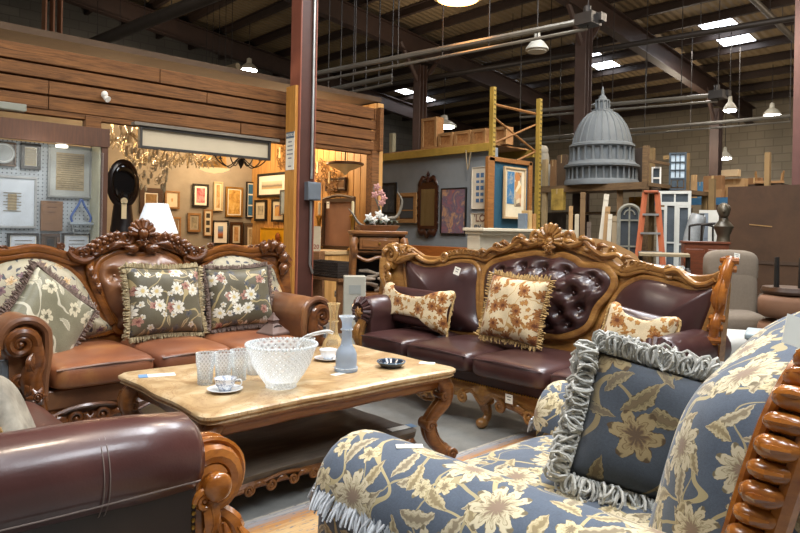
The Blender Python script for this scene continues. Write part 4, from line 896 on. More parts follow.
# skylights (flat light panels in the roof)
Sky = emit('skylight daylight', '#eef4ff', 9)
def skylight(u0, u1, v0, v1):
    m = MB(); f = lambda u, v, d: (u, v, roof_z(u) - d); m.add([f(u0, v0, .012), f(u1, v0, .012), f(u1, v1, .012), f(u0, v1, .012), f(u0, v0, .002), f(u1, v0, .002), f(u1, v1, .002), f(u0, v1, .002)], [(0, 1, 2, 3), (7, 6, 5, 4), (0, 4, 5, 1), (1, 5, 6, 2), (2, 6, 7, 3), (3, 7, 4, 0)]); return struct(m.build('skylight', Sky, smooth=False))
for v0, v1 in ((4.75, 5.35), (7.65, 8.2), (10.55, 10.95), (13.6, 14.0)):
    skylight(12.42, 13.02, v0, v1); skylight(13.1, 13.82, v0, v1)
for u0, v0 in ((.3, -1.3), (3.2, .6), (-2.5, 3.2), (2.2, -3.8), (5.9, 2.6)): skylight(u0, u0 + 1.3, v0, v0 + 2.0)  # unseen skylights added over seating and camera to light the furniture
# big centre column
colm = thing('steel_column', 'brown steel column with pine board, conduit and notice, behind tan sofa arm', 'column', (4.1, 6.1, 0))
m = MB(); zt = roof_z(4.1) - .3; m.box((-.1, 0, zt / 2), (.016, .2, zt)); m.box((.1, 0, zt / 2), (.016, .2, zt)); m.box((0, 0, zt / 2), (.2, .012, zt)); m.build('steel_section', flat('#8d5442', .5, 0, .12), colm, smooth=False)
m = MB(); m.box((0, -.094, zt / 2), (.19, .012, zt)); m.build('shaded_face', flat('#45271f', .5, 0, .15), colm, smooth=False)  # lit and unlit column sides put into colour: darker brown on this plate
m = MB(); m.box((-.125, .03, 1.36), (.035, .19, 2.72)); m.build('pine_board', Pine, colm, bevel=.004)
m = MB(); m.tube([(.05, -.12, zt), (.05, -.12, 1.7)], .014, 8); m.tube([(.05, -.12, 1.45), (.05, -.12, .75), (.09, -.12, .65)], .014, 8); m.build('conduit', Alum, colm)
m = MB(); m.box((.055, -.14, 1.56), (.17, .08, .2)); m.box((.055, -.183, 1.56), (.15, .006, .18)); m.build('junction_box', flat('#7d8791', .4, .5), colm, bevel=.005)
nt = thing('notice_sign', 'white notice sheet with blue header on the pine board of the column', 'sign', (3.954, 6.12, 2.0), RD(-90))
m = MB(); m.box((0, 0, 0), (.16, .004, .42)); m.build('sheet', Paper, nt); m = MB(); m.box((0, -.003, .175), (.16, .002, .07)); m.build('header', flat('#5d6f80', .6), nt)
def text(s, name, size, loc, mat, parent, rot=(pi / 2, 0, 0), ext=.001, al='CENTER'):
    cu = bpy.data.curves.new(name, 'FONT'); cu.body = s; cu.size = size; cu.align_x = al; cu.align_y = 'CENTER'; cu.extrude = ext; o = bpy.data.objects.new(name, cu); COL.objects.link(o); o.parent = parent; o.location = loc; o.rotation_euler = rot; cu.materials.append(mat)
    bpy.context.view_layer.update(); dg = bpy.context.evaluated_depsgraph_get(); me = bpy.data.meshes.new_from_object(o.evaluated_get(dg)); bpy.data.objects.remove(o)
    o = bpy.data.objects.new(name, me); COL.objects.link(o); o.parent = parent; o.location = loc; o.rotation_euler = rot
    if not me.materials: me.materials.append(mat)
    return o
Ink = flat('#33363b', .8); text('NOTICE', 'heading_text', .042, (0, -.0052, .175), Paper, nt)
m = MB()
for i, w in enumerate((.07, .1, .11, .12, .07, .0, .06)): m.box((0, -.0026, .1 - i * .045), (max(w, .001), .001, .014))
m.build('print', flat('#8a8c90', .8), nt)
# plank partition (band over the shop opening) and its end post
m = MB(); zs = [2.72, 2.56, 2.43, 2.29, 2.155]; rnd = random.Random(3)
for i in range(4):
    u = -1.2
    while u < 5.4:
        L = min(rnd.choice((1.9, 2.4, 2.8)), 5.43 - u); m.box((u + L / 2, 6.44 + rnd.uniform(-.008, .008), (zs[i] + zs[i + 1]) / 2), (L - .006, .08, zs[i] - zs[i + 1] - .02)); u += L
m.box((-.1, 6.44, 2.1), (2.6, .08, .1)); m.box((2.1, 6.47, 2.43), (6.6, .03, .56)); m.box((3.3, 6.46, 2.14), (4.3, .1, .05))
wl = struct(m.build('wall_planks', Plank, smooth=False, bevel=.006))
m = MB(); m.box((5.42, 6.44, 1.08), (.12, .12, 2.16)); m.box((5.47, 6.4, 2.44), (.06, .14, .56)); m.box((1.98, 6.44, 2.09), (.14, .1, .13)); struct(m.build('trim_1', Plank, smooth=False, bevel=.006))
# shop interior: back wall, panelled side wall
slabm('wall_shop_back', (2.2, 9.68, 1.4), (6.7, .12, 2.8), flat('#9a9284', .8, 0, .1))
m = MB(); m.box((5.55, 8.05, 1.4), (.1, 3.2, 2.8))
for i in range(22): m.box((5.492, 6.55 + i * .143, 1.75), (.02, .132, 2.1))
struct(m.build('wall_shop_side', Panel, smooth=False, bevel=.004)); slabm('wall_grey', (7.06, 7.4, 1.16), (.1, 3.3, 2.32), flat('#7c8489', .8, 0, .06))
slabm('shop_light_lid', (2.2, 8.1, 2.86), (6.8, 3.2, .06), flat('#4d3c2c', .9))  # unseen lid added over the shop so its lamp light doesn't leak upward
# ------------------------------------------------------------------ pictures and shop interior
def art(name, stops, sc=6, kind='n', seed=0):
    t = NT(name); v = t.coord('Object', (1, 1, 1), (seed * 3.7, seed * 1.3, seed))
    if kind == 'v':
        x = t.n('ShaderNodeTexVoronoi'); t.l(v, x.inputs['Vector']); x.inputs['Scale'].default_value = sc; s = t.n('ShaderNodeSeparateColor'); t.l(x.outputs['Color'], s.inputs[0]); f = s.outputs[0]
    elif kind == 'h':
        s = t.n('ShaderNodeSeparateXYZ'); t.l(t.coord('Generated'), s.inputs[0]); f = t.mth('ADD', s.outputs[2], t.mth('MULTIPLY', t.mth('SUBTRACT', t.noise(v, sc, 4), .5), .5))
    else: f = t.noise(v, sc, 6, .65, .8)
    n = len(stops); return t.fin(t.ramp(f, [((i + .5) / n if kind != 'n' else .28 + .44 * i / (n - 1), srgb(c)) for i, c in enumerate(stops)]), .7)
def rect_on(pl, val, x0, y0, x1, y1):
    f = at_v if pl == 'v' else at_u; xm, ym = (x0 + x1) / 2, (y0 + y1) / 2
    a, b, t, o = f(x0, ym, val), f(x1, ym, val), f(xm, y0, val), f(xm, y1, val); c = (a + b) / 2; c.z = (t.z + o.z) / 2
    return c, ((b.x - a.x) if pl == 'v' else (a.y - b.y)), t.z - o.z
def bars(m, w, h, fw, th, y=0):
    m.box((0, y, h / 2 - fw / 2), (w, th, fw)); m.box((0, y, -h / 2 + fw / 2), (w, th, fw)); m.box((-w / 2 + fw / 2, y, 0), (fw, th, h - 2 * fw)); m.box((w / 2 - fw / 2, y, 0), (fw, th, h - 2 * fw))
def pic(label, pl, val, r, fm, am, fw=.03, mw=.05, mm=None, group=None, name='framed_picture', cat_='picture', gap=.02, aw=None):
    c, w, h = rect_on(pl, val, *r); o = thing(name, label, cat_, c - (EY if pl == 'v' else EX) * gap, 0 if pl == 'v' else RD(-90), group)
    m = MB(); bars(m, w, h, fw, .035); m.build('frame', fm, o, bevel=.004)
    m = MB(); m.box((0, .005, 0), (w - fw, .012, h - fw)); m.build('mat_board', mm or Paper, o)
    if am is not None:
        m = MB(); iw, ih = (w - 2 * fw - 2 * mw, h - 2 * fw - 2 * mw); m.box((0, -.003, 0), (max(iw, .02), .006, max(ih, .02))); m.build('print', am, o)
    return o, w, h
FB, FD, FG, FT = Black, wood('dark frame wood', '#2e1c10', '#4c3018', .4), flat('#9a7434', .4, .5, .2), wood('tan frame wood', '#7d5a34', '#a8804e', .5)
Mt, MtG = flat('#d6ccb2', .8, 0, .04), flat('#a39c8c', .8)
W = 9.6
pic('dark wide framed small painting left of the lampshade', 'v', W, (139, 188, 162, 214), FD, art('a1', ['#4c3c28', '#8a6d44', '#b59a68'], 5), .07, .02)
pic('small tan framed print with pale mat above the lampshade', 'v', W, (164, 191, 179, 209), FT, art('a2', ['#8a4c30', '#c49a60', '#d9c090'], 9), .03, .08, Mt)
pic('black framed picture with pink and red art, first of upper row in the shop', 'v', W, (192, 184, 208, 207), FB, art('a3', ['#3a2c40', '#b0505a', '#d9a0a0', '#4c3040'], 7), .03, .035)
pic('small brown framed grey etching right of the lampshade', 'v', W, (187, 213, 200, 232), FT, art('a4', ['#4c4a40', '#8a8470', '#b5ad94'], 9), .035, .03, MtG)
pic('plain tan framed panel half hidden by the lampshade', 'v', W, (169, 217, 180, 244), FT, art('a5', ['#7d6448', '#8f7654'], 3), .03, .01)
pic('tall narrow pale framed print left of the gold framed drawing', 'v', W, (213, 182, 222, 211), flat('#cbb890', .6), art('a6', ['#7d5c34', '#c09a64', '#dcc79a'], 8), .02, .03, Mt)
pic('gold framed amber drawing, largest in the upper shop row', 'v', W, (225, 187, 242, 217), FG, art('a7', ['#8a5a20', '#caa050', '#e0c584'], 9), .03, .02)
p, w, h = pic('tall narrow black frame holding three blue prints', 'v', W, (245.5, 182, 254, 218), FB, None, .02, 0, Paper)
for k in (-1, 0, 1): m = MB(); m.box((0, -.004, k * h * .3), (w * .5, .006, h * .26)); m.build('blue_print', flat('#2f6a96', .6, 0, .3, sc=20), p)
p, w, h = pic('narrow tan frame with three small dark photographs in a column', 'v', W, (203, 209.5, 211.5, 236), FT, None, .018, 0, Mt)
for k in (-1, 0, 1): m = MB(); m.box((0, -.004, k * h * .27), (w * .42, .006, h * .17)); m.build('photograph', flat('#33302c', .6, 0, .3, sc=20), p)
pic('black framed desert landscape with blue sky on broad white mat', 'v', W, (212, 220.5, 227.5, 244), FB, art('a8', ['#5c3a20', '#b0682e', '#5f7fa8', '#86a4c4'], 4, 'h'), .02, .07)
pic('dark brown framed amber sketch between landscape and grey frame', 'v', W, (229, 222, 242, 246), FD, art('a9', ['#6e4a24', '#b58a54', '#d2b07c'], 8), .05, .03, Mt)
pic('broad grey brown framed sketch of foliage low on shop wall', 'v', W, (243, 223, 258, 250), flat('#57493a', .6), art('a10', ['#6b5c40', '#b09a70', '#cdb98c'], 10), .06, .04, Mt)
U = 5.478
pic('wide black framed beach view on the panelled shop wall', 'u', U, (259, 173, 288, 197), FB, art('a11', ['#c4ac80', '#7d766a', '#c9bfa8', '#d8d0ba'], 3, 'h'), .04, .09)
pic('small black framed sailboat print under the beach view', 'u', U, (256, 200, 267.5, 221), FB, art('a12', ['#3c3c40', '#b0a890', '#d6ccb0'], 6), .035, .06, Mt)
pic('black framed blue and orange print beside the pine board', 'u', U, (273, 199, 286, 222), FB, art('a13', ['#3f6a90', '#b06a34', '#d6b070'], 7, 'v'), .035, .06, Mt)
o, w, h = pic('yellow sunflower poster low beside the column', 'u', U, (262, 228, 288, 243), flat('#d9a414', .6), None, .01, 0, flat('#dba616', .6))
m = MB(); rosette(m, V((w * .22, -.02, -h * .1)), EX, EZ, FN, h * .32, 9); m.build('flower_head', flat('#8a4a12', .7), o)
pic('blank silver framed glass leaning edge beside the pine board', 'u', U - .05, (281.5, 190, 287.5, 215), flat('#5c5f60', .4), flat('#8fa0ac', .3), .02, .01)
# glazed pegboard display case on the left
case = thing('display_case', 'dark veneer display case with white pegboard back of framed papers on far left', 'cabinet', (.7, 6.3, 0))
Ven = wood('brown ribbed veneer', '#3f2618', '#5e3c26', .5, 0, (30, 2, 2), 2, .4, .1)
m = MB(); m.box((0, .02, 1.95), (2.79, .05, .17)); m.box((0, .17, 2.02), (2.79, .33, .03)); m.build('header', Ven, case)
m = MB(); m.box((1.36, .17, .95), (.055, .33, 1.9)); m.build('side_panel', Ven, case); m = MB(); m.box((1.325, .18, .95), (.012, .29, 1.86)); m.build('side_lining', flat('#b5b49a', .7), case)
m = MB(); m.box((-1.36, .17, .95), (.055, .33, 1.9)); m.build('side_panel', Ven, case)
def peg():
    t = NT('white pegboard'); c = t.n('ShaderNodeTexCoord'); v = t.vm('MULTIPLY', c.outputs['Object'], (28, 0, 28)); f = t.vm('SUBTRACT', t.vm('FRACTION', v), (.5, 0, .5)); d = t.vm('LENGTH', f, out=1)
    return t.fin(t.mix(t.mth('LESS_THAN', d, .17), srgb('#a9b2b8'), srgb('#4c5258')), .6)
m = MB(); m.box((0, .3, .95), (2.68, .02, 1.86)); m.build('pegboard', peg(), case)
m = MB(); m.box((0, .17, .45), (2.68, .3, .03)); m.build('shelf', Ven, case)
m = MB(); m.box((0, -.005, .95), (2.68, .006, 1.72)); m.build('glass_door', GlassP, case)
for x in (.32, 1.02): m = MB(); m.lathe([(.05, 0), (.05, .02), (.03, .025)], (x, .12, 1.84), 16); m.build('downlight', emit('case light', '#fff4e0', 4), case)
PW = 6.585
Par = art('aged parchment', ['#8a7a5c', '#a08f6c', '#b09f7c'], 14)
def doc(o, w, h, n, f=.6, mat=None):
    m = MB()
    for i in range(n): m.box((0, -.008, h * f * (.5 - (i + .5) / n)), (w * f * (.9 - .25 * (i % 3 == 2)), .001, h * f / n * .25))
    m.build('print_lines', mat or flat('#77746c', .8), o)
pic('brown plaque with pale round seal in the display case corner', 'v', PW, (-14, 142, 15.5, 166), flat('#5e4a38', .5), flat('#6b5c4e', .5), .015, .02, flat('#5e5246', .5))[0]
o = bpy.data.objects[-1] if False else None
sl = thing('round_seal', 'round pale disc seal mounted on the brown plaque', 'plate', at_v(3, 153, PW - .05), 0); m = MB(); m.cyl((0, 0, 0), (0, -.015, 0), .09, 28); m.build('disc', flat('#9aa0a0', .4), sl); m = MB(); m.tube([(.075 * cos(2 * pi * k / 24), -.016, .075 * sin(2 * pi * k / 24)) for k in range(24)], .005, 6, closed=True); m.build('ring', flat('#c9cdcc', .4), sl)
o, w, h = pic('small black framed certificate hanging near the top of the display case', 'v', PW, (20, 144, 40, 169.5), FB, flat('#9c8f70', .7), .03, .005); doc(o, w, h, 6)
o, w, h = pic('tall pale framed sheet of old handwriting, biggest of the case papers', 'v', PW, (47, 146, 91, 198), flat('#8c8f8c', .5), Par, .02, .05, flat('#a8aca8', .7)); doc(o, w, h, 16, .66, flat('#6e6248', .8))
o, w, h = pic('wide silver framed parchment on white mat at left edge of case', 'v', PW, (-14, 176, 36, 228), flat('#9c9f9f', .4), Par, .02, .14, flat('#c3ccd4', .7)); doc(o, w, h, 7, .4, flat('#6e6248', .8))
cd = thing('wooden_plaque', 'plain brown wooden plaque hung below the handwriting sheet', 'plaque', rect_on('v', PW, 40, 201, 62, 231)[0] - EY * .015); w, h = rect_on('v', PW, 40, 201, 62, 231)[1:]; m = MB(); m.box((0, 0, 0), (w, .025, h)); m.build('board', wood('tan plaque wood', '#6b4a2c', '#8a6440', .6), cd, bevel=.004); doc(cd, w, h, 3, .5, flat('#5a3c24', .8)); [setattr(c_, 'location', (0, -.006, .08)) for c_ in cd.children if c_.name.startswith('print')]
o, w, h = pic('black framed white diploma lower left in the display case', 'v', PW, (6.5, 233, 38, 262), FB, flat('#c6ced6', .7), .02, .01); doc(o, w, h, 5)
o, w, h = pic('small dark plaque with black plate between the two diplomas', 'v', PW, (40, 233.5, 59, 262), wood('plaque walnut', '#3a281a', '#59402a', .5), flat('#1d1c1b', .4), .03, .02, flat('#4c3824', .5))
o, w, h = pic('black framed white diploma lower right in the display case', 'v', PW, (61, 233, 90, 262), FB, flat('#c6ced6', .7), .02, .01); doc(o, w, h, 5)
aw = thing('award', 'blue edged clear drop shaped award on a little rack in the display case', 'trophy', at_v(81, 222, PW - .08), 0)
m = MB(); m.tube([(-.075, 0, .0), (-.085, 0, .05), (-.03, 0, .15), (0, 0, .21), (.03, 0, .15), (.085, 0, .05), (.075, 0, 0)], .011, 8, k=5); m.build('blue_rim', flat('#34589a', .3), aw); m = MB(); m.box((0, 0, -.012), (.22, .1, .02)); m.build('base', flat('#9aa6ae', .3), aw)
rk = thing('wire_rack', 'small wire rack under the blue drop award', 'rack', at_v(81, 231, PW - .08)); m = MB()
for k in range(3): m.tube([(-.1 + .02 * k, -.04, .06 - .04 * k), (.1 - .02 * k, -.04, .06 - .04 * k)], .004, 5); m.tube([(-.1 + .02 * k, .04, .06 - .04 * k), (.1 - .02 * k, .04, .06 - .04 * k)], .004, 5)
for x in (-.08, 0, .08): m.tube([(x, -.04, .06), (x * .7, 0, -.03), (x, .04, .06)], .004, 5)
m.build('wire_frame', flat('#8f979b', .4, .5), rk)
# projector screen housing under the plank band
ps = thing('projector_screen', 'long white roller screen in dark frame under the plank band', 'screen', (0, 0, 0)); a, b = at_v(141, 143, 6.3), at_v(268, 158, 6.3); ps.location = ((a.x + b.x) / 2, 6.3, 0); w = b.x - a.x; z1, z0 = at_v(141, 128, 6.3).z, at_v(141, 147, 6.3).z
z1 = (z1 + at_v(268, 143, 6.3).z) / 2; z0 = (z0 + at_v(268, 158, 6.3).z) / 2
m = MB(); bars(m, w + .04, z1 - z0 + .04, .025, .05); m.v = [(x, y, z + (z0 + z1) / 2) for x, y, z in m.v]; m.build('frame', flat('#33302c', .5), ps)
m = MB(); m.box((0, .01, (z0 + z1) / 2), (w, .02, z1 - z0)); m.build('screen_cloth', flat('#b9ad94', .8, 0, .04), ps)
m = MB(); m.box((.02, .0, z1 + .035), (w + .2, .09, .03)); m.build('housing', flat('#6e675c', .5), ps)
# chandeliers
Bulb = emit('warm lamp glow', '#ffca74', 5); Cry = flat('#cdbd9c', .12, .1, .2, .5)
def chandelier(label, c, R, n, mat, drops, h=.3, sp=1):
    o = thing('chandelier', label, 'chandelier', c); m = MB(); m.lathe([(.006, h + .3), (.006, h), (.03, h * .95), (.015, h * .7), (.045, h * .45), (.02, h * .2), (.05, .02), (.01, -.06)], n=12); m.build('stem', mat, o)
    m = MB(); bl_ = MB(); dr = MB()
    for k in range(n):
        a = 2 * pi * k / n + .2; d = V((cos(a), sin(a), 0)); m.tube([d * .03 + EZ * .06, d * R * .5 - EZ * .05, d * R * .85 + EZ * 0, d * R + EZ * .06], .008, 6, k=4); m.cyl(d * R + EZ * .06, d * R + EZ * .075, .025, 10); m.cyl(d * R + EZ * .075, d * R + EZ * .15, .01, 8)
        bl_.sph(d * R + EZ * .175, (.014, .014, .028), 8, 6)
        if drops:
            for j in range(drops): z = -.02 - .035 * (j % 3); q = d * R * (.35 + .65 * (j + 1) / drops) + EZ * z; dr.sph(q, (.011, .011, .02), 6, 5); dr.tube([q + EZ * .02, q + EZ * .08], .002, 4)
    m.build('arms', mat, o); stuffp(bl_.build('candle_bulbs', Bulb, o))
    if drops: stuffp(dr.build('crystal_drops', Cry, o))
    return o
chandelier('brass candle chandelier with crystal drops at left end of the shop opening', at_v(129, 138, 7.2), .34, 8, Cry, 7)
chandelier('crystal chandelier hanging lowest at left of the roller screen', at_v(149, 158, 7.6), .3, 8, Cry, 9, .35)
chandelier('wide crystal chandelier with many candles behind the roller screen', at_v(190, 158, 7.8), .34, 12, Cry, 8)
chandelier('dark iron scroll chandelier under right end of the roller screen', at_v(241, 163, 7.4), .32, 7, Iron, 0)
o = thing('pendant_lamp', 'fringed bell pendant lamp with glass bowl left of the iron chandelier', 'lamp', at_v(214, 172, 8.2)); m = MB(); m.lathe([(.05, .42), (.14, .38), (.17, .05), (.16, .04)], n=24); m.build('lamp_shade', flat('#a8864e', .8, 0, .3, sc=30), o); m = MB(); m.lathe([(.01, -.02), (.12, .0), (.2, .03), (.21, .045)], n=24); m.build('glass_bowl', emit('lamp bowl glow', '#f3c98a', 1.2), o)
wg = thing('crystal_sconce', 'scrolled wire and crystal wall sconce beside the winged mirror', 'sconce', at_v(147, 165, 7.0)); m = MB()
for i in range(10):
    a = .6 * i; scroll(m, V((.16 * cos(a * 1.7), .03 * sin(a), .16 * sin(a * 1.1))), EX if i % 2 else -EX, EZ, .05, .015, 1.4, a, .005, .003, 6)
m.build('wire_scrolls', Cry, wg); m = MB()
for i in range(30): m.sph((.22 * cos(i * 2.4), 0, .2 * sin(i * 1.9) - .05), (.018, .018, .04), 6, 5)
stuffp(m.build('crystal_drops', Cry, wg))
# dark round winged mirror + lamp
mr = thing('standing_mirror', 'black oval standing mirror on dark pedestal behind the carved shell crest', 'mirror', at_v(122, 246, 6.95)); H0 = mr.location.z; mr.location.z = 0
zc = at_v(124, 184, 6.95).z; m = MB(); m.sph((0, 0, zc), (.17, .05, .26), 28, 14); m.build('oval_frame', flat('#1c1210', .3), mr); m = MB(); m.sph((0, -.03, zc), (.13, .03, .21), 24, 12); m.build('mirror_plate', flat('#120d0c', .08), mr)
m = MB(); m.tube([(0, 0, zc - .22), (0, 0, 1.0), (0, 0, .1)], [.09, .13, .2], 14); m.lathe([(.3, 0), (.3, .06), (.1, .12)], n=20); m.build('pedestal', flat('#191110', .35), mr)
tg = thing('price_tag', 'paper hang tag with round head hanging from the dark oval mirror', 'tag', at_v(124, 207, 6.75)); m = MB(); m.cyl((0, 0, .06), (0, -.004, .06), .035, 16); m.box((0, -.002, -.04), (.05, .004, .16)); m.build('paper', flat('#c9b68e', .8), tg)
lp = thing('table_lamp', 'white cone shade lamp standing behind the tan sofa crest', 'lamp', at_v(156, 246, 5.4)); lp.location.z = 0; zb, zt_ = at_v(156, 233, 5.4).z, at_v(156, 203.5, 5.4).z; ppx = 5.6 / FPX
m = MB(); m.lathe([(.176, zb), (.09, zt_), (.086, zt_), (.172, zb)], n=40, close=True)
def shade_mat():
    t = NT('translucent white lampshade'); c = t.coord('Object'); return t.fin(srgb('#e9eef2'), .8, Emission_Color=srgb('#e6f0ff'), Emission_Strength=.12)
m.build('lamp_shade', shade_mat(), lp); m = MB(); m.lathe([(.0, zt_ - .01), (.012, zt_ - .01), (.012, zb - .05), (.03, zb - .1), (.02, zb - .2), (.06, zb - .35), (.07, zb - .5), (.03, zb - .6), (.03, .65), (.09, .62)], n=20); m.build('lamp_base', Brass, lp)
lt = thing('side_table', 'small dark table under the white shaded lamp behind tan sofa', 'table', (lp.location.x, lp.location.y, 0)); m = MB(); m.box((0, 0, .6), (.45, .4, .03)); m.build('table_top', Cab, lt, bevel=.005)
for sx in (-1, 1):
    for sy in (-1, 1): m = MB(); m.tube([(sx * .19, sy * .16, .59), (sx * .19, sy * .16, 0)], [.022, .015], 8); m.build('leg', Cab, lt)
# right part of the shop seen past the column
m = MB()
for i in range(4): m.tube([(5.4, 6.55, .62 + i * .16), (5.4, 7.45, .62 + i * .16)], .085, 12)
struct(m.build('trim_2', Log))
ct = thing('counter', 'long log counter with pale top and cupboard doors right of the column', 'counter', (5.0, 7.6, 0), RD(-90)); m = MB(); m.box((0, -.05, .85), (2.2, .62, .05)); m.build('counter_top', wood('pale counter top', '#a88a60', '#c9ab7c', .5), ct, bevel=.008); m = MB(); m.box((0, 0, .41), (2.16, .5, .82)); m.build('counter_body', Panel, ct)
for k in range(4):
    m = MB(); m.box((-.78 + .52 * k, -.262, .4), (.48, .02, .72)); d = m.build('door', wood('cupboard door', '#7d5028', '#a06f3c', .5), ct, bevel=.005); m = MB(); m.sph((-.6 + .52 * k, -.285, .6), .015, 8, 6); m.build('knob', Brass, d)
for k, (x, y) in enumerate(((334.5, 268.5), (336, 294))):
    q = at_u(x, y, 4.72); oo = thing('outlet_plate', ('upper' if k == 0 else 'lower') + ' white outlet plate on the log counter front', 'outlet', q, RD(-90)); m = MB(); m.box((0, 0, 0), (.05, .008, .08)); m.build('plate', White, oo); m = MB(); m.box((0, -.005, .018), (.02, .004, .02)); m.box((0, -.005, -.018), (.02, .004, .02)); m.build('sockets', Grey, oo)
bk = thing('wicker_basket', 'long low black wicker tray on stand before the log counter', 'basket', at_u(329, 288, 4.45), RD(-90)); bk.location.z = .62; m = MB()
for r in range(6): m.tube([(-.3, -.1, .03 * r), (.3, -.1, .03 * r), (.3, .1, .03 * r), (-.3, .1, .03 * r)], .014, 6, closed=True)
for k in range(16): m.tube([(-.3 + .04 * k, -.104, -.01), (-.3 + .04 * k, -.104, .17)], .01, 5)
m.box((0, 0, .0), (.58, .19, .02)); m.build('wicker_body', flat('#1f1712', .7), bk)
st = thing('stand', 'plain brown stand under the black wicker tray', 'stand', (bk.location.x, bk.location.y, 0), RD(-90)); m = MB(); m.box((0, 0, .585), (.7, .26, .03)); m.build('stand_top', Log, st)
for sx in (-1, 1): m = MB(); m.box((sx * .3, 0, .285), (.04, .22, .57)); m.build('leg', Log, st)
sc_ = thing('folding_screen', 'brown framed panel with arched rail standing on the log counter', 'panel', at_u(338, 226, 5.2), RD(-90)); sc_.location.z = .876; w, h = rect_on('u', 5.2, 322, 195, 353, 225)[1:]; h = 1.55 - .876
m = MB(); bars(m, w, h, .05, .04); m.v = [(x, y, z + h / 2) for x, y, z in m.v]; m.tube([(-w / 2, 0, h), (0, 0, h + .04), (w / 2, 0, h)], .02, 8, k=5); m.build('frame', FD, sc_); m = MB(); m.box((0, .01, h / 2), (w - .08, .01, h - .08)); m.build('cloth_panel', flat('#8a6248', .7, 0, .1), sc_)
tagpaper('small white and red card pinned to the brown framed panel', at_u(328, 205, 5.14), V((0, -1, 0)), EZ, .06, .09, lines=1)
for x, lb in ((319, 'left of the brown framed panel'), (352.5, 'right of the brown framed panel')):
    q = at_u(x, 224, 5.12); q.z = .876; o = thing('candlestick', 'gilt turned candlestick on the log counter, ' + lb, 'candlestick', q); m = MB(); m.lathe([(.06, 0), (.06, .02), (.03, .05), (.02, .12), (.045, .2), (.02, .28), (.03, .4), (.05, .44), (.015, .46)], n=16); m.build('stick', Brass, o); m = MB(); m.lathe([(.018, .46), (.018, .62), (.004, .63)], n=12); m.build('candle', flat('#d8c9a0', .5), o)
pd = thing('pendant_lamp', 'bronze rimmed glass bowl pendant right of the column', 'lamp', at_u(345, 171, 5.0)); m = MB(); m.lathe([(.01, -.05), (.06, .0), (.2, .06), (.215, .075)], n=28); m.build('glass_bowl', flat('#d8b880', .3), pd); m = MB(); m.lathe([(.21, .07), (.235, .075), (.235, .1), (.2, .11)], n=28); m.tube([(0, 0, .1), (0, 0, .8)], .008, 6); m.build('bronze_rim', flat('#4c3018', .35, .5), pd)
for x, y, lb in ((321, 172, 'crystal wall sconce with scrolled arms close beside the column'), (333, 182, 'round scrolled iron ornament on the panelled wall right of the column'), (283, 157, 'small iron candle sconce beside the notice sheet')):
    o = thing('wall_sconce', lb, 'sconce', at_u(x, y, 5.42), RD(-90)); m = MB()
    for i in range(8): a = 2 * pi * i / 8; scroll(m, V((.1 * cos(a), -.02, .13 * sin(a))), EX * (1 if i % 2 else -1), EZ, .06, .015, 1.4, a, .009, .005, 6)
    m.build('scrolls', flat('#7d5c34', .4, .5), o); m = MB(); m.lathe([(.02, .0), (.012, .1), (.016, .16)], (0, -.06, -.02), 10); m.build('candle', flat('#e0cf9f', .5), o)
pic('plain brown board framed on the panelled wall behind the iron ornament', 'u', U, (327, 178, 347, 191), FD, flat('#8a6844', .7), .03, .01)
pc = thing('price_card', 'white price card with red numerals standing beside the column', 'sign', at_u(316.5, 252, 4.6), RD(-60)); pc.location.z = .93; m = MB(); m.box((0, 0, .1), (.1, .01, .3)); m.build('card', flat('#c9bda0', .7), pc); text('20', 'number_text', .075, (0, -.007, .0), flat('#8a2c1c', .7), pc)
pcs = thing('plinth', 'narrow log plinth under the price card', 'plinth', (pc.location.x, pc.location.y, 0), RD(-60)); m = MB(); m.box((0, 0, .44), (.16, .16, .87)); m.build('plinth_body', Log, pcs, bevel=.01)
pc.location.z = .926
sp = thing('ceiling_rail_light', 'small white spotlight clamped to the plank band', 'spotlight', at_v(103.5, 95, 6.38)); m = MB(); m.sph((0, -.03, 0), (.03, .04, .035), 10, 6); m.tube([(.0, -.03, -.02), (.02, -.07, -.05)], [.02, .03], 10); m.build('lamp_head', White, sp)
gb = thing('wall_bracket', 'grey metal light bar fixed on the planks above the display case', 'bracket', at_v(4, 106, 6.33)); m = MB(); m.box((0, 0, 0), (.32, .1, .06)); m.build('bar', flat('#7d7f74', .5, .3), gb, bevel=.006)
# ------------------------------------------------------------------ centre background
def facing(x, y, d): p = at_d(x, y, d); return p, math.atan2(-(CAM.x - p.x), (CAM.y - p.y)) + pi
def px(n, d): return n * d / FPX
# mantel cabinet with carved logs
mc, rzc = facing(377, 250, 6.6); q = thing('fireplace_cabinet', 'walnut fireplace cabinet with drawer and heaped logs behind left volute of burgundy sofa', 'cabinet', (mc.x, mc.y, 0), RD(-32)); CabW = wood('mantel walnut', '#5c3518', '#93602f', .4, .2, (2, 9, 9), 2, 1, .1)
hw = .25
m = MB(); m.box((0, .02, 1.12), (.56, .4, .035)); m.box((0, .02, 1.095), (.52, .36, .02)); m.build('mantel_top', CabW, q, bevel=.008)
m = MB(); m.box((0, .17, .56), (2 * hw, .02, 1.06)); m.box((-hw, .02, .56), (.03, .3, 1.06)); m.box((hw, .02, .56), (.03, .3, 1.06)); m.box((0, .02, .93), (.5, .3, .02)); m.box((0, 0, .5), (.5, .3, .03)); m.box((0, 0, .06), (.56, .36, .12))
m.tube([(-hw, -.12, .9), (-.12, -.13, .84), (0, -.13, .875), (.12, -.13, .84), (hw, -.12, .9)], .018, 8, k=5); m.build('body', CabW, q, bevel=.004)
m = MB(); m.box((0, -.14, 1.01), (.4, .025, .12)); m.box((0, -.15, 1.01), (.34, .02, .08)); d = m.build('drawer', CabW, q, bevel=.005); m = MB(); m.sph((0, -.17, 1.01), (.014, .016, .014), 10, 6); m.build('knob', Brass, d)
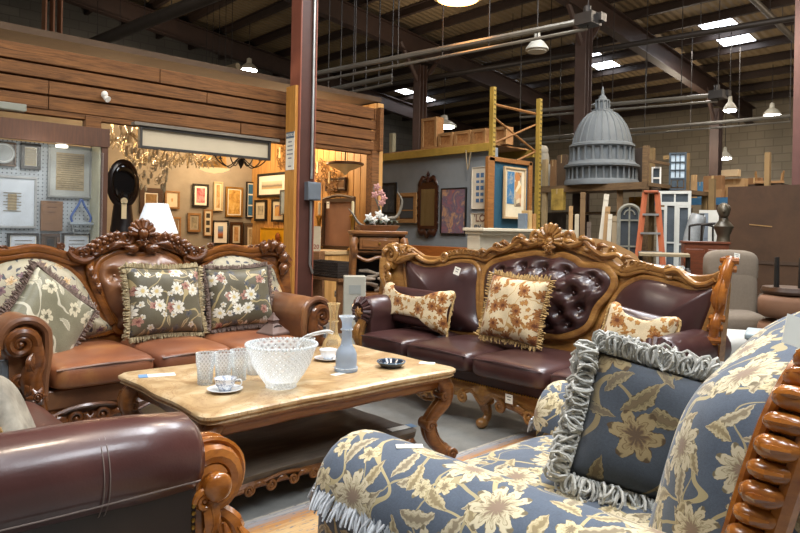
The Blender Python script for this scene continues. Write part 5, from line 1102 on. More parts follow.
for s in (-1, 1):
    m = MB(); scroll(m, V((s * .25, -.16, 1.03)), EX * s, EZ, .035, .012, 1.5, RD(90), .014, .01); m.tube([(s * .25, -.15, 1.06), (s * .26, -.17, .97), (s * .25, -.14, .86), (s * .255, -.14, .5), (s * .255, -.15, .12)], [.034, .04, .028, .024, .034], 10, k=4); leaf(m, [V((s * .25, -.19, 1.0)), V((s * .25, -.2, .93)), V((s * .25, -.165, .86))], .03, FN, .4); m.build('corbel', CabW, q)
m = MB(); rnd = random.Random(5); lgs = MB()
m.box((0, .14, .7), (.44, .02, .36)); m.build('firebox', flat('#191512', .8), q)
for i in range(15): a = rnd.uniform(-.5, .5); c = V((rnd.uniform(-.15, .15), rnd.uniform(-.06, .06), .54 + .013 * i)); lgs.tube([c - V((cos(a), .2, sin(a))) * .09, c + V((0, 0, .012)), c + V((cos(a), -.2, sin(a))) * .09], [.012, .02, .01], 7)
stuffp(lgs.build('log_heap', flat('#a69683', .8, 0, .3, sc=30), q)); m = MB(); m.box((0, 0, .3), (.42, .27, .24)); m.build('lower_panel', CabW, q, bevel=.006)
# flower arrangement
fl = thing('flower_arrangement', 'pink and white silk blossoms with curling branches in a low dish on the fireplace cabinet', 'flowers', (mc.x, mc.y, 1.138), RD(-32)); m = MB(); m.loft([[(sx * r, sy * r * .6, z) for sx, sy in ((-1, -1), (1, -1), (1, 1), (-1, 1))] for r, z in ((.17, 0), (.21, .055), (.2, .055), (.16, .02))]); m.build('dish', CabW, fl, bevel=.004)
m = MB(); m.tube([(.0, 0, .03), (.1, -.02, .12), (.2, 0, .15), (.25, 0, .3), (.2, 0, .4)], [.022, .02, .016, .012, .004], 8, k=5); m.tube([(-.05, 0, .03), (-.18, -.02, .06), (-.25, 0, .16), (-.3, 0, .22)], [.02, .03, .02, .005], 8, k=4, fl=.5); m.tube([(0, 0, .03), (.02, 0, .2), (-.03, 0, .34), (-.05, 0, .45)], [.014, .012, .01, .004], 7, k=4); m.build('branches', flat('#6a6458', .7, 0, .25), fl)
m = MB()
for x, z in ((-.02, .44), (.02, .38), (.05, .33), (.03, .28), (-.04, .36)): rosette(m, V((x, -.05, z)), EX, EZ, FN, .042, 5)
stuffp(m.build('pink_blossoms', flat('#b58680', .7, 0, .12), fl)); m = MB()
for x, z in ((-.1, .13), (-.05, .1), (.0, .16), (.06, .11)): rosette(m, V((x, -.08, z)), EX, EZ, FN, .05, 5)
stuffp(m.build('white_blossoms', flat('#d8d6cf', .7, 0, .06), fl)); m = MB()
for i in range(7): leaf(m, [V((-.1 + .04 * i, -.04, .05)), V((-.13 + .05 * i, -.09, .1)), V((-.16 + .06 * i, -.1, .07))], .03, EZ, .2, 3)
m.build('leaves', flat('#4e5546', .7), fl)
q2 = at_d(354.5, 283, 6.0); bx = thing('tin_box', 'grey white tin box with faded label standing behind left end of burgundy sofa', 'box', (q2.x, q2.y, 0), RD(-35)); m = MB(); m.box((0, 0, .36), (.2, .16, .72)); m.build('box_body', flat('#aaa79a', .5, .1), bx, bevel=.006); m = MB(); m.box((0, -.082, .6), (.11, .004, .08)); m.build('label_plate', flat('#8c8f8a', .6), bx)
# grey partition pictures
GW = 7.005
mr = thing('wall_mirror', 'dark scroll topped wall mirror hanging on the grey partition', 'mirror', rect_on('u', GW, 420, 186, 438, 229)[0] - EX * .02, RD(-90)); w, h = rect_on('u', GW, 420, 186, 438, 229)[1:]; MW = wood('dark mahogany', '#241009', '#452214', .3, .3)
m = MB(); bars(m, w * 1.05, h, .05, .035)
for s in (-1, 1):
    m.tube([(s * w * .5, -.01, h * .5), (s * w * .42, -.015, h * .58), (s * w * .3, -.015, h * .7), (s * w * .12, -.015, h * .66)], [.03, .04, .03, .02], 8, .5, up=FN, k=5); scroll(m, V((s * w * .16, -.015, h * .64)), EX * s, EZ, .035, .01, 1.4, 0, .014, .01)
    m.tube([(s * w * .5, -.01, -h * .5), (s * w * .35, -.015, -h * .6), (s * w * .15, -.015, -h * .58), (0, -.015, -h * .7)], [.03, .05, .05, .02], 8, .4, up=FN, k=5)
    for k in range(5): scroll(m, V((s * w * .55, -.01, h * (.35 - .18 * k))), EX * s, EZ, .022, .01, 1.2, RD(90), .01, .007, 6)
m.lathe([(.03, h * .58), (.045, h * .66), (.015, h * .72), (.03, h * .76), (.004, h * .84)], (0, -.01, 0), 14); m.box((0, 0, h * .53), (w * .9, .03, h * .1)); m.build('frame', MW, mr)
m = MB(); m.box((0, -.004, 0), (w * .9, .012, h * .94)); t = NT('mirror glass'); m.build('mirror_glass', t.fin(srgb('#aab4c0'), .04, 1.0), mr)
pic('tall painting of red and violet seated figures on the grey partition', 'u', GW, (442, 188, 467, 234.5), FB, art('b1', ['#a8603c', '#8a5c62', '#5c5668', '#b58a66', '#6e4a50'], 5), .015, .005, flat('#8c6a54', .7))
o, w, h = pic('brown wooden wall cabinet with glazed door, leftmost on the grey partition', 'u', GW, (399, 193, 418.5, 223), FT, flat('#3f4448', .3), .06, .02, flat('#4c3420', .5), name='wall_cabinet', cat_='cabinet', gap=.04); m = MB(); m.box((0, -.005, -h * .08), (w * .7, .02, .015)); m.build('shelf', FT, o)
pb = thing('poster', 'black backed dark picture hanging behind the pink flowers', 'picture', rect_on('u', GW, 381, 183, 397, 214)[0] - EX * .02, RD(-90)); w, h = rect_on('u', GW, 381, 183, 397, 214)[1:]; m = MB(); bars(m, w, h, .03, .03); m.build('frame', FB, pb); m = MB(); m.box((0, .004, 0), (w - .02, .01, h - .02)); m.build('print', art('b9', ['#23262a', '#3c4044', '#5c5a52'], 6), pb)
o, w, h = pic('white poster of rows of small blue printed blocks, upper of two on the grey partition', 'u', GW, (473, 167, 488.5, 209), flat('#d2ccbc', .7), None, .01, 0, flat('#cfc8b6', .7), name='poster', cat_='poster')
rnd = random.Random(2)
for r in range(5):
    for c_ in range(2): m = MB(); m.box((w * (-.12 + .28 * c_), -.004, h * (.3 - .15 * r)), (w * .2, .004, h * rnd.uniform(.06, .11))); m.build('blue_block', flat('#4a6c94', .7, 0, .3, sc=40), o)
o, w, h = pic('white poster with large coloured hand lettering, lower of two on the grey partition', 'u', GW, (472, 213, 488, 252), flat('#d2ccbc', .7), None, .01, 0, flat('#d3cab2', .7), name='poster', cat_='poster')
for s, x, z, c in (("'LO", .05, .36, '#6b3a34'), ('ey', -.08, .16, '#27405c'), ('VO', .0, -.1, '#b0562c'), ('NOU', .05, -.34, '#3a3230')): text(s, 'lettering', h * .26, (x * w, -.008, z * h), flat(c, .7), o)
# rack over the grey partition
Yel = flat('#a5893c', .55, .1, .12, sc=12); rk = thing('pallet_rack', 'tall yellow pallet rack frame with beam carrying strand board over the grey partition', 'rack', (6.95, 5.75, 0))
ru = [(-.02, -.04), (1.05, -.04)]; H1 = at_u(494, 87, 6.93).z
for i, (x, y) in enumerate(ru):
    m = MB(); m.box((x, y - .03, H1 / 2), (.055, .012, H1)); m.box((x - .025, y, H1 / 2), (.012, .06, H1)); m.box((x + .025, y, H1 / 2), (.012, .06, H1)); m.box((x, y, .01), (.16, .14, .02)); up = m.build('upright', Yel, rk)
    m = MB()
    for k in range(46):
        for s in (-1, 1): m.box((x + s * .012, y - .037, .2 + k * .064), (.012, .006, .024))
    stuffp(m.build('upright_slots', flat('#4c3a12', .7), up))
for z0, z1 in ((1.95, 2.35), (2.35, 2.75), (2.75, 2.35), (.6, 1.1), (1.1, .6)):
    m = MB(); m.tube([(.0, 0, z0), (1.03, 0, z1)], .016, 6); m.build('brace', flat('#8a5e30', .6), rk)
m = MB(); m.tube([(0, 0, H1 - .22), (1.03, 0, H1 - .22)], .02, 6); m.build('brace', flat('#8a5e30', .6), rk)
bz = at_u(445, 151, 6.9).z
for x in (-.02, 1.0): m = MB(); m.box((x, 1.55, bz), (.05, 3.1, .11)); m.build('beam', Yel, rk, bevel=.004)
for x in (-.02, 1.05): m = MB(); m.box((x, 3.2, H1 / 2 - .1), (.08, .09, H1 - .2)); m.build('upright', flat('#8c8468', .6), rk)
m = MB(); m.box((.5, 1.6, bz + .065), (1.0, 3.0, .02)); m.build('deck', Osb, rk)
bt = bz + .0755; rnd = random.Random(9)
def crate(lb, x0, x1, yt, u, dep=.14):
    a, b = at_u(x0, 150, u), at_u(x1, 150, u); w = a.y - b.y; z = at_u((x0 + x1) / 2, yt, u).z; h = z - bt; o = thing('wooden_crate', lb, 'crate', ((u + dep / 2), (a.y + b.y) / 2, bt), RD(-90), 'strand board crates on the yellow rack'); m = MB(); m.box((0, 0, h / 2), (w * .97, dep, h)); m.build('crate_body', Osb, o)
    m = MB(); bars(m, w * .97, h, .045, .02, -dep / 2 - .01); m.v = [(x, y, zz + h / 2) for x, y, zz in m.v]; m.build('batten_frame', flat('#a07a4c', .8, 0, .2), o)
crate('tall strand board crate, leftmost on the yellow rack beam', 421.5, 437, 118, 7.05); crate('low strand board crate second from left on the yellow rack', 438.5, 453, 133, 7.05); crate('low strand board crate third from left on the yellow rack', 454.5, 471, 131, 7.05); crate('strand board crate next to the yellow upright', 472, 486, 129, 7.05); crate('strand board crate at far right behind the yellow upright', 494, 507, 127, 7.3)
m = MB(); m.tube([(-.06, .4, bz - .02), (-.07, .35, bz - .3), (-.07, .3, bz - .05)], .008, 5, k=4); m.build('hanging_strap', flat('#8a7a5c', .8), rk)
# timber framed blue board with long framed print
P0, P1 = at_u(488, 160, 6.9), at_v(529, 166, 5.62); bb = thing('display_board', 'dark blue display board in pine frame on the end of the yellow rack', 'board', ((at_v(530, 200, 5.6).x + at_v(487, 200, 5.6).x) / 2, 5.6, 0)); w = at_v(530, 200, 5.6).x - at_v(487, 200, 5.6).x; zt_, zb_ = at_v(508, 161, 5.6).z, at_v(508, 231, 5.6).z; h = zt_ - zb_; zc_ = (zt_ + zb_) / 2
m = MB(); m.box((-w / 2 + .05, 0, zc_), (.13, .06, h + .04)); m.box((w / 2 - .03, 0, zc_), (.08, .06, h + .04)); m.box((0, 0, zt_), (w, .06, .06)); m.build('pine_frame', wood('brown pine frame', '#74481f', '#a06c34', .6), bb, bevel=.005); m = MB(); m.box((0, .015, zc_), (w - .1, .03, h)); m.build('blue_panel', flat('#1d4a5e', .8, 0, .08), bb)
m = MB(); m.box((0, .0, zb_ / 2), (w * .8, .05, zb_)); m.build('lower_panel', flat('#4c3826', .8), bb)
o, w2, h2 = pic('tall print of blue and orange shapes in pale wood frame on the blue board', 'v', 5.58, (502, 167.5, 523.5, 219), flat('#b59a74', .5), None, .03, 0, flat('#cfc4a8', .7), gap=.03)
m = MB(); m.box((-w2 * .2, -.004, h2 * .1), (w2 * .32, .006, h2 * .62)); m.build('blue_shape', art('b3', ['#2c5c84', '#3a7098', '#b0a890'], 9), o); m = MB(); m.box((w2 * .14, -.004, h2 * .08), (w2 * .3, .006, h2 * .66)); m.build('orange_shape', art('b4', ['#c09a60', '#a8622c', '#d8c8a4', '#5c4a3c'], 10, 'v'), o)
# white mantelpiece
_a, _b = at_v(485, 230, 5.0).x, at_v(580, 232, 5.0).x; w = _b - _a; mp = thing('mantelpiece', 'white painted wooden mantelpiece with dark opening behind the burgundy sofa crest', 'mantelpiece', ((_a + _b) / 2, 5.14, 0)); zt_ = at_v(530, 229, 5.0).z; WM = flat('#cfc6b0', .5, 0, .05)
m = MB(); m.box((0, .05, zt_ - .02), (w, .34, .04)); m.box((0, .07, zt_ - .06), (w - .08, .28, .04)); m.build('mantel_shelf', WM, mp, bevel=.008); m = MB(); m.box((0, .1, zt_ - .17), (w - .14, .2, .18)); m.build('frieze', WM, mp, bevel=.006)
for s in (-1, 1): m = MB(); m.box((s * (w / 2 - .17), .1, (zt_ - .26) / 2), (.2, .2, zt_ - .26)); m.box((s * (w / 2 - .17), -.005, (zt_ - .3) / 2), (.12, .02, zt_ - .4)); m.build('pilaster', WM, mp, bevel=.005)
m = MB(); m.box((0, .18, .42), (w - .5, .03, .84)); m.build('firebox', Black, mp)
def boxthing(name, label, cat_, c, d, mat, rz=0, group=None, extra=None, bevel=.004, body='body'):
    o = thing(name, label, cat_, c, rz, group); m = MB(); m.box((0, 0, d[2] / 2), d); m.build(body, mat, o, bevel=bevel)
    if extra: extra(o, d)
    return o
ms = zt_ + .0005
for x, wd, ht, c, lb in ((529, .05, .2, '#6c7a88', 'slim blue grey book standing on the white mantel'), (533, .07, .24, '#c2a26c', 'tan block with pale front standing on the white mantel'), (537.5, .06, .2, '#a87c48', 'brown block beside the tan one on the white mantel')):
    p = at_v(x, 225, 5.02); boxthing('book' if x == 529 else 'block', lb, 'book' if x == 529 else 'block', (p.x, 5.12, ms), (wd, .12, ht), flat(c, .7), extra=lambda o, d: MBx(o, d))if False else boxthing('book' if x == 529 else 'block', lb, 'book' if x == 529 else 'block', (p.x, 5.12, ms), (wd, .12, ht), flat(c, .7))
# orange-brown bench back behind the sofa
q = at_u(436, 256, 6.3); bn = thing('wooden_bench', 'orange brown wooden bench back showing between burgundy sofa crest and grey partition', 'bench', (6.3, q.y, 0), RD(-90)); L = at_u(398, 250, 6.3).y - at_u(474, 250, 6.3).y; z = at_u(436, 246.5, 6.3).z
m = MB(); m.box((0, .12, z - .1), (L, .03, .2)); m.build('top_rail', wood('orange bench wood', '#7d451c', '#a8642c', .4, .2), bn, bevel=.008); m = MB(); m.box((0, -.08, .45), (L, .42, .04)); m.build('seat', wood('bench seat wood', '#6b3a18', '#94562a', .4), bn, bevel=.006)
for x in (-L / 2 + .06, L / 2 - .06): m = MB(); m.box((x, .12, z / 2 - .1), (.06, .04, z - .2)); m.box((x, -.24, .22), (.06, .06, .43)); m.build('leg', Cab, bn)
for k in range(8): m = MB(); m.cyl((-L / 2 + .15 + k * (L - .3) / 7, .12, .47), (-L / 2 + .15 + k * (L - .3) / 7, .12, z - .2), .014, 8); m.build('spindle', Cab, bn)
# tan curved back sofa behind crest
q = at_d(602, 300, 6.0); ts = thing('curved_sofa', 'tan fabric curved back sofa half hidden behind burgundy sofa crest', 'sofa', (q.x, q.y, 0), RD(-52)); Tan = flat('#99744a', .9, 0, .08, sc=40)
zt_ = at_d(600, 238, 6.2).z; m = MB(); prof = [(-.45, .55), (-.43, zt_ - .1), (-.33, zt_ - .02), (-.15, zt_), (.05, zt_ - .02), (.22, zt_ - .09), (.36, zt_ - .2), (.42, .55)]; profile_slab(m, prof, .2, lambda x, z, d=0: V((x, .2 + .12 * (z - .4) - d - .15 * x * x, z)), .05, .1); m.build('back', Tan, ts)
m = MB(); cushion(m, (0, -.1, .36), (.8, .45, .2), (6, 4)); m.build('seat_cushion', Tan, ts, ang=180); m = MB(); m.box((0, -.08, .17), (.8, .45, .2)); m.build('base', Tan, ts, bevel=.02)
for x in (-.36, .36): m = MB(); m.cyl((x, -.25, .07), (x, -.25, 0), .03, 10); m.build('leg', Cab, ts)
# ------------------------------------------------------------------ storage rack with the dome
SU = 8.6; zs_ = at_u(590, 184.5, SU).z; y0, y1 = at_u(529, 184, SU).y, at_u(649, 184, SU).y; ShW = wood('rough shelf timber', '#4c3822', '#7d6240', .8)
sr = thing('storage_rack', 'timber storage rack carrying the grey dome model', 'rack', (SU, (y0 + y1) / 2, 0), RD(-90)); L = y0 - y1
m = MB(); m.box((0, .55, zs_ - .03), (L, 1.2, .05)); m.box((0, -.05, zs_ - .05), (L, .04, .1)); m.build('shelf_board', ShW, sr); m = MB(); m.box((0, .55, .25), (L, 1.2, .04)); m.build('shelf_board', ShW, sr)
for x, top in ((-L / 2 + .32, zs_ + .42), (-L / 2 + .03, zs_), (L / 2 - .04, zs_ + .5), (L / 2 - .04, zs_ + .42)):
    m = MB(); yy = -.02 if top != zs_ + .42 or x < 0 else 1.1; m.box((x, yy, top / 2), (.07, .07, top)); m.build('post', ShW if x > 0 else flat('#a08860', .8, 0, .15), sr)
m = MB(); m.box((L / 2 - .04, .55, zs_ + .3), (.04, 1.1, .04)); m.build('rail', ShW, sr)
pd_ = at_d(601, 184, 9.9); dm = thing('dome_model', 'grey neoclassical dome model with colonnade and lantern on the storage rack', 'model', (pd_.x, pd_.y, zs_ - .004)); DG = flat('#5f6466', .75, 0, .08, sc=9); s = px(1, 9.9)
def rr(w): return w * s / 2
zz = lambda y: (184 - y) * s
m = MB(); m.lathe([(rr(72), 0), (rr(72), zz(180)), (rr(70), zz(178.5))], n=48); m.build('plinth_ring', DG, dm)
m = MB(); m.lathe([(rr(62), zz(180)), (rr(61), zz(166))], n=40, close=True); m.build('drum', flat('#5c6163', .8), dm)
m = MB(); m.lathe([(rr(68), zz(167)), (rr(73), zz(166)), (rr(73), zz(164)), (rr(66), zz(162)), (rr(63), zz(160))], n=48); m.build('cornice', DG, dm)
m = MB(); m.lathe([(rr(59), zz(161)), (rr(57), zz(146))], n=40, close=True); m.build('upper_drum', flat('#5f6466', .8), dm)
m = MB(); m.lathe([(rr(61), zz(147)), (rr(64), zz(145.5)), (rr(63), zz(143.5)), (rr(58), zz(142))], n=48); m.build('cornice', DG, dm)
def ring_of(name, n, r, z0, z1, w, mat):
    f = None; a_ = MB(); a_.lathe([(w * 1.25, 0), (w, .02), (w * .85, z1 - z0 - .02), (w * 1.25, z1 - z0)], n=8); f = a_.build(name, mat, dm)
    for k in range(n):
        o = f if k == 0 else f.copy()
        if k: COL.objects.link(o)
        an = 2 * pi * k / n; o.location = (r * cos(an), r * sin(an), z0)
ring_of('column', 32, rr(67.5), zz(178.5), zz(167), .016, DG); ring_of('pier', 24, rr(60), zz(160), zz(147), .026, DG)
dp = [(rr(57), zz(142.5)), (rr(55), zz(137)), (rr(51), zz(130)), (rr(45), zz(123)), (rr(37), zz(117)), (rr(28), zz(112.5)), (rr(19), zz(110))]
m = MB(); m.lathe(dp, n=40); m.build('dome_shell', DG, dm); m = MB()
for k in range(24): a = 2 * pi * k / 24; m.tube([(r * cos(a), r * sin(a), z) for r, z in dp], .012, 5)
m.build('dome_ribs', DG, dm)
m = MB(); m.lathe([(rr(20), zz(110)), (rr(20), zz(108)), (rr(12), zz(107.5)), (rr(11), zz(100)), (rr(14), zz(99.5)), (rr(14), zz(98)), (rr(9), zz(97)), (rr(6), zz(94)), (rr(3), zz(92.5)), (rr(3.2), zz(90)), (rr(2), zz(88)), (rr(1.6), zz(86)), (.004, zz(84))], n=20); 
for k in range(10): a = 2 * pi * k / 10; m.tube([(rr(13.5) * cos(a), rr(13.5) * sin(a), zz(107.5)), (rr(13.5) * cos(a), rr(13.5) * sin(a), zz(99))], .012, 6)
m.build('lantern', DG, dm)
def card(label, x0, x1, y0_, y1_, d, mat, dep=None, group=None, rz=None, name='cardboard_box', cat_='box', floor=None, tape=True):
    c, r = facing((x0 + x1) / 2, (y0_ + y1_) / 2, d); w, h = px(x1 - x0, d), px(y1_ - y0_, d); zb = at_d((x0 + x1) / 2, y1_, d).z if floor is None else floor; h = at_d((x0 + x1) / 2, y0_, d).z - zb; dep = dep or w * .8
    o = thing(name, label, cat_, (c.x, c.y, zb), RD(-90) if rz is None else rz, group); m = MB(); m.box((0, 0, h / 2), (w * .9, dep * .5, h)); m.build('box_body', mat, o, bevel=.004)
    if tape: m = MB(); m.box((0, 0, h), (w * .1, dep * .5 + .004, .004)); m.box((0, -dep * .25, h * .88), (w * .1, .004, h * .24)); m.build('tape', flat('#b59a6c', .4), o)
    return o
Cb1, Cb2, Cb3 = flat('#8c6a44', .85, 0, .12), flat('#7a5836', .85, 0, .12), flat('#a3835a', .85, 0, .12)
sz = zs_ - .004
card('white box with dark print on the rack shelf left of the dome', 536, 551, 164.5, 182, 10.6, flat('#b5b0a2', .7), floor=sz); card('narrow brown box between the printed white box and the timber post', 550, 557, 160, 182, 10.3, Cb2, floor=sz); card('dark brown carton between timber post and dome', 557, 568, 155, 182, 10.8, flat('#54402c', .8), floor=sz)
sh_ = thing('plaster_bust', 'pale hooded plaster figure above the boxes left of the dome', 'figure', at_d(543, 164, 10.6)); sh_.location.z = at_d(543, 164.5, 10.6).z; m = MB(); m.tube([(0, 0, 0), (0, 0, .1), (-.03, 0, .2), (-.1, 0, .3)], [.1, .1, .09, .03], 12, k=4); m.sph((-.03, -.02, .22), (.085, .085, .09), 12, 8); m.build('figure_body', flat('#a39a88', .8), sh_)
card('dark wardrobe carton right of the dome on the rack', 634, 650, 148, 182, 9.9, flat('#2f241b', .8), floor=sz, tape=False)
bz_ = at_u(640, 186, SU).z
# leaning boards and sashes under and beside the rack
def lean(label, x, wpx, yt, d, mat, tilt=.1, name='board', cat_='board', th=.035, rz=None, group=None, parts=None, roll=0.0, zb=0.0):
    c, r = facing(x, yt, d); w = px(wpx, d); h = (c.z - zb) / cos(tilt); o = thing(name, label, cat_, (c.x, c.y, zb), r if rz is None else rz, group); o.rotation_euler.x = -tilt; o.rotation_euler.y = roll; m = MB()
    if parts: parts(o, w, h)
    else:
        m.box((0, 0, h / 2), (w, th, h)); m.build('panel', mat, o, bevel=.004); m = MB(); m.box((0, -th / 2 - .004, h * .96), (w * .98, .006, .03)); m.build('edge_strip', mat, o)
    return o
Bd = [flat(c, .75, 0, .12) for c in ('#7d6344', '#b0a48c', '#8c7a5e', '#c2baa8', '#5e5044', '#9a7a50', '#6e5434')]
for i, (x, w, yt, d, k, tl, ro, lb) in enumerate(((571, 4, 206, 9.0, 5, .06, 0, 'narrow orange tan board leaning just left of the dark gap under the dome'), (577, 4, 214, 8.9, 1, .06, 0, 'pale grey narrow board leaning second from left under the dome'), (583, 5, 192, 9.2, 6, .04, 0, 'tall brown plank standing under the dome centre'), (594, 5, 193, 9.0, 3, .1, .1, 'tall white board tilted to the right under the dome'), (601, 5, 206, 8.9, 5, .08, .06, 'tan board leaning right of the tall tilted white board'), (606, 4, 214, 8.8, 3, .08, .04, 'short white board leaning in the middle of the stack under the dome'), (612, 5, 216, 8.8, 2, .08, .03, 'grey tan board at right end of the stack under the dome'), (620, 6, 190, 9.3, 6, .03, 0, 'wide brown timber upright plank beside the arched sash'), (589, 4, 222, 8.7, 4, .05, 0, 'short dark board in front of the tall tilted white board'))):
    lean(lb, x, w, yt, d, Bd[k], tl, roll=ro)
for x0, x1, yt, yb, c, lb, tp_ in ((531, 546, 212, 244, '#33261b', 'dark brown chest standing below the rack left of the boards', 0), (546.5, 566, 213, 244, '#3c3228', 'dark grey brown trunk right of the dark chest below the rack', 0)):
    card(lb, x0, x1, yt, yb, 10.6, flat(c, .7), floor=.272, name='chest', cat_='chest', tape=False)
card('yellow and blue printed carton in the dim gap below the rack shelf', 551, 566, 189, 203, 10.0, flat('#a3853c', .7, 0, .4, sc=9), floor=1.5); card('yellow trimmed carton below the rack shelf right of the timber', 629, 643, 197, 205, 10.2, flat('#b3852f', .7, 0, .4, sc=9), floor=1.5)
m = MB(); m.box((0, .85, 1.48), (L - .1, .55, .03)); m.build('shelf_board', ShW, sr)
bs = at_d(625, 215, 9.0)
def sash(o, w, h, nx, ny, fm, fw=.05, arch=False):
    m = MB(); m.box((-w / 2 + fw / 2, 0, h / 2), (fw, .045, h)); m.box((w / 2 - fw / 2, 0, h / 2), (fw, .045, h)); m.box((0, 0, fw / 2), (w - 2 * fw, .045, fw)); m.box((0, 0, h - fw / 2), (w - 2 * fw, .045, fw)); m.build('frame', fm, o)
    m = MB()
    for i in range(1, nx): m.box((-w / 2 + w * i / nx, 0, h / 2), (.022, .03, h - 2 * fw))
    for j in range(1, ny): m.box((0, 0, h * j / ny), (w - 2 * fw, .03, .022))
    if m.v: m.build('glazing_bars', fm, o)
    m = MB(); m.box((0, .004, h / 2), (w - 2 * fw, .006, h - 2 * fw)); m.build('pane', flat('#4c5358', .12, .0, .2), o)
ar = thing('arched_window', 'grey weathered arched window sash leaning beside the orange ladder', 'window', (at_d(629, 240, 8.8).x, at_d(629, 240, 8.8).y, .28), facing(629, 230, 8.8)[1]); w = px(20, 8.8); h = at_d(629, 205, 8.8).z - .28; AG = flat('#7c7a6e', .8, 0, .2); hs = h - w / 2
m = MB(); pts = [V((-w / 2, 0, 0)), V((-w / 2, 0, hs))] + [V((w / 2 * cos(a), 0, hs + w / 2 * sin(a))) for a in [pi - pi * k / 12 for k in range(1, 12)]] + [V((w / 2, 0, hs)), V((w / 2, 0, 0))]; m.tube(pts, .028, 6); m.box((0, 0, .03), (w, .05, .06)); m.build('frame', AG, ar); m = MB()
for k in range(1, 4): m.box((0, 0, hs * k / 3.2), (w, .03, .022))
m.box((0, 0, h / 2), (.022, .03, h)); m.tube([(w / 4 * cos(a), 0, hs + w / 4 * sin(a)) for a in [pi * k / 10 for k in range(11)]], .01, 5); m.build('glazing_bars', AG, ar); m = MB(); m.prism([(p.x * .94, p.z) for p in pts], lambda x, z: (x, .008, z), lambda x, z: (x, .014, z)); m.build('pane', flat('#3f4448', .15), ar)
# ladder
ld = thing('step_ladder', 'orange fibreglass step ladder with grey treads before the stored windows', 'ladder', (at_d(650, 250, 8.3).x, at_d(650, 250, 8.3).y, 0), facing(650, 240, 8.3)[1]); zt_ = at_d(650, 193, 8.3).z; Or = flat('#9c5230', .5, 0, .08); w0, w1 = px(11, 8.3), px(24, 8.3) * 1.15
yf = lambda t: -.1 - .5 * (1 - t)
for s in (-1, 1):
    m = MB(); P = lambda t: V((s * (w1 / 2 * 1.25 + (w0 / 2 - w1 / 2 * 1.25) * t), yf(t), zt_ * t)); a, b = P(0), P(1); m.tube([a, b], .034, 4, .5, up=EY); m.build('front_rail', Or, ld); m = MB(); m.tube([V((s * w1 / 2 * 1.2, .5, 0)), V((s * w0 / 2, .0, zt_))], .026, 4, .5, up=EY); m.build('rear_rail', Or, ld)
for k in range(1, 7):
    t = k / 7.2; ww = (w1 * 1.25 + (w0 - w1 * 1.25) * t); m = MB(); m.box((0, yf(t), zt_ * t), (ww, .09, .025)); m.build('tread', Alum, ld)
m = MB(); m.box((0, -.05, zt_ + .01), (w0 * 1.25, .2, .03)); m.build('top_cap', Or, ld, bevel=.006)
# upper door, sash, shelf cabinet
q = thing('storage_platform', 'timber platform rack carrying the blue glazed door and white sash', 'rack', (at_d(672, 200, 9.6).x, at_d(672, 200, 9.6).y, 0), RD(-90)); pz = at_d(672, 191, 9.6).z; w = px(44, 9.6)
m = MB(); m.box((0, .2, pz - .03), (w, .7, .06)); m.build('shelf_board', ShW, q)
for x, t_ in ((-w / 2 + .05, at_d(651, 147, 9.6).z), (-.02, at_d(668, 150, 9.6).z), (w / 2 - .05, pz), (w / 2 + .05, at_d(697, 178, 9.6).z)): m = MB(); m.box((x, .5 if x > -.1 else -.1, t_ / 2), (.08, .07, t_)); m.build('post', flat('#77603c', .8, 0, .15), q)
m = MB(); m.box((-w / 4, .4, pz + .55), (w / 2, .05, .06)); m.build('rail', flat('#8a7048', .8), q)
def door9(o, w, h):
    fm = flat('#2c3a44', .6, 0, .1); m = MB(); e = w * .11; m.box((-w / 2 + e / 2, 0, h / 2), (e, .045, h)); m.box((w / 2 - e / 2, 0, h / 2), (e, .045, h)); m.box((0, 0, h - e / 2), (w - 2 * e, .045, e)); m.box((0, 0, h * .3), (w - 2 * e, .045, e)); m.box((0, 0, e / 2), (w - 2 * e, .045, e)); m.build('frame', fm, o); m = MB()
    for i in (1, 2): m.box((-w / 2 + e + (w - 2 * e) * i / 3, 0, h * .65), (.014, .035, h * .62)); m.box((0, 0, h * .32 + h * .64 * i / 3), (w - 2 * e, .035, .014))
    m.build('glazing_bars', fm, o); m = MB(); m.box((0, .004, h * .65), (w - 2 * e, .006, h * .65)); m.build('pane', flat('#b5c6d2', .1), o); m = MB()
    for s in (-1, 1): m.box((s * w * .19, 0, h * .17), (w * .3, .03, h * .18))
    m.build('lower_panel', fm, o)
lean('blue grey door with nine panes standing high on the timber platform', 678, 16, 152.5, 9.4, None, .04, 'panel_door', 'door', zb=pz, parts=door9)
lean('small white sash window on platform left of the blue glazed door', 656.5, 9, 167, 9.3, None, .03, 'sash_window', 'window', zb=pz + .0, parts=lambda o, w, h: sash(o, w, h, 1, 2, White, .022))
for x, w, yt, d, lb in ((671, 12, 203, 8.6, 'tall white framed window leaning right of the ladder, front of the stack'), (684, 13, 205, 8.5, 'white framed window at right of the stack behind the plastic roll'), (662, 9, 207, 8.7, 'narrow pale window frame right against the ladder rail')): lean(lb, x, w, yt, d, None, .06, 'sash_window', 'window', zb=.0, parts=lambda o, w, h: sash(o, w, h, 1, 3, flat('#b9bab2', .6, 0, .08), .034))
lean('wide low white transom window above the stored white frames', 675, 30, 191, 8.9, None, .02, 'transom_window', 'window', zb=at_d(675, 205, 8.9).z, parts=lambda o, w, h: sash(o, w, h, 2, 1, flat('#c2c3bc', .6, 0, .06), .04))
tw_ = thing('window_rack', 'timber trestle holding the white transom window', 'rack', (at_d(675, 207, 9.05).x, at_d(675, 207, 9.05).y, 0), facing(675, 207, 9.05)[1]); zz_ = at_d(675, 205.2, 8.9).z; m = MB(); m.box((0, 0, zz_ - .02), (.45, .4, .04)); m.build('top_board', ShW, tw_)
for x in (-.2, .2): m = MB(); m.box((x, .1, zz_ / 2 - .02), (.05, .05, zz_ - .04)); m.build('post', ShW, tw_)
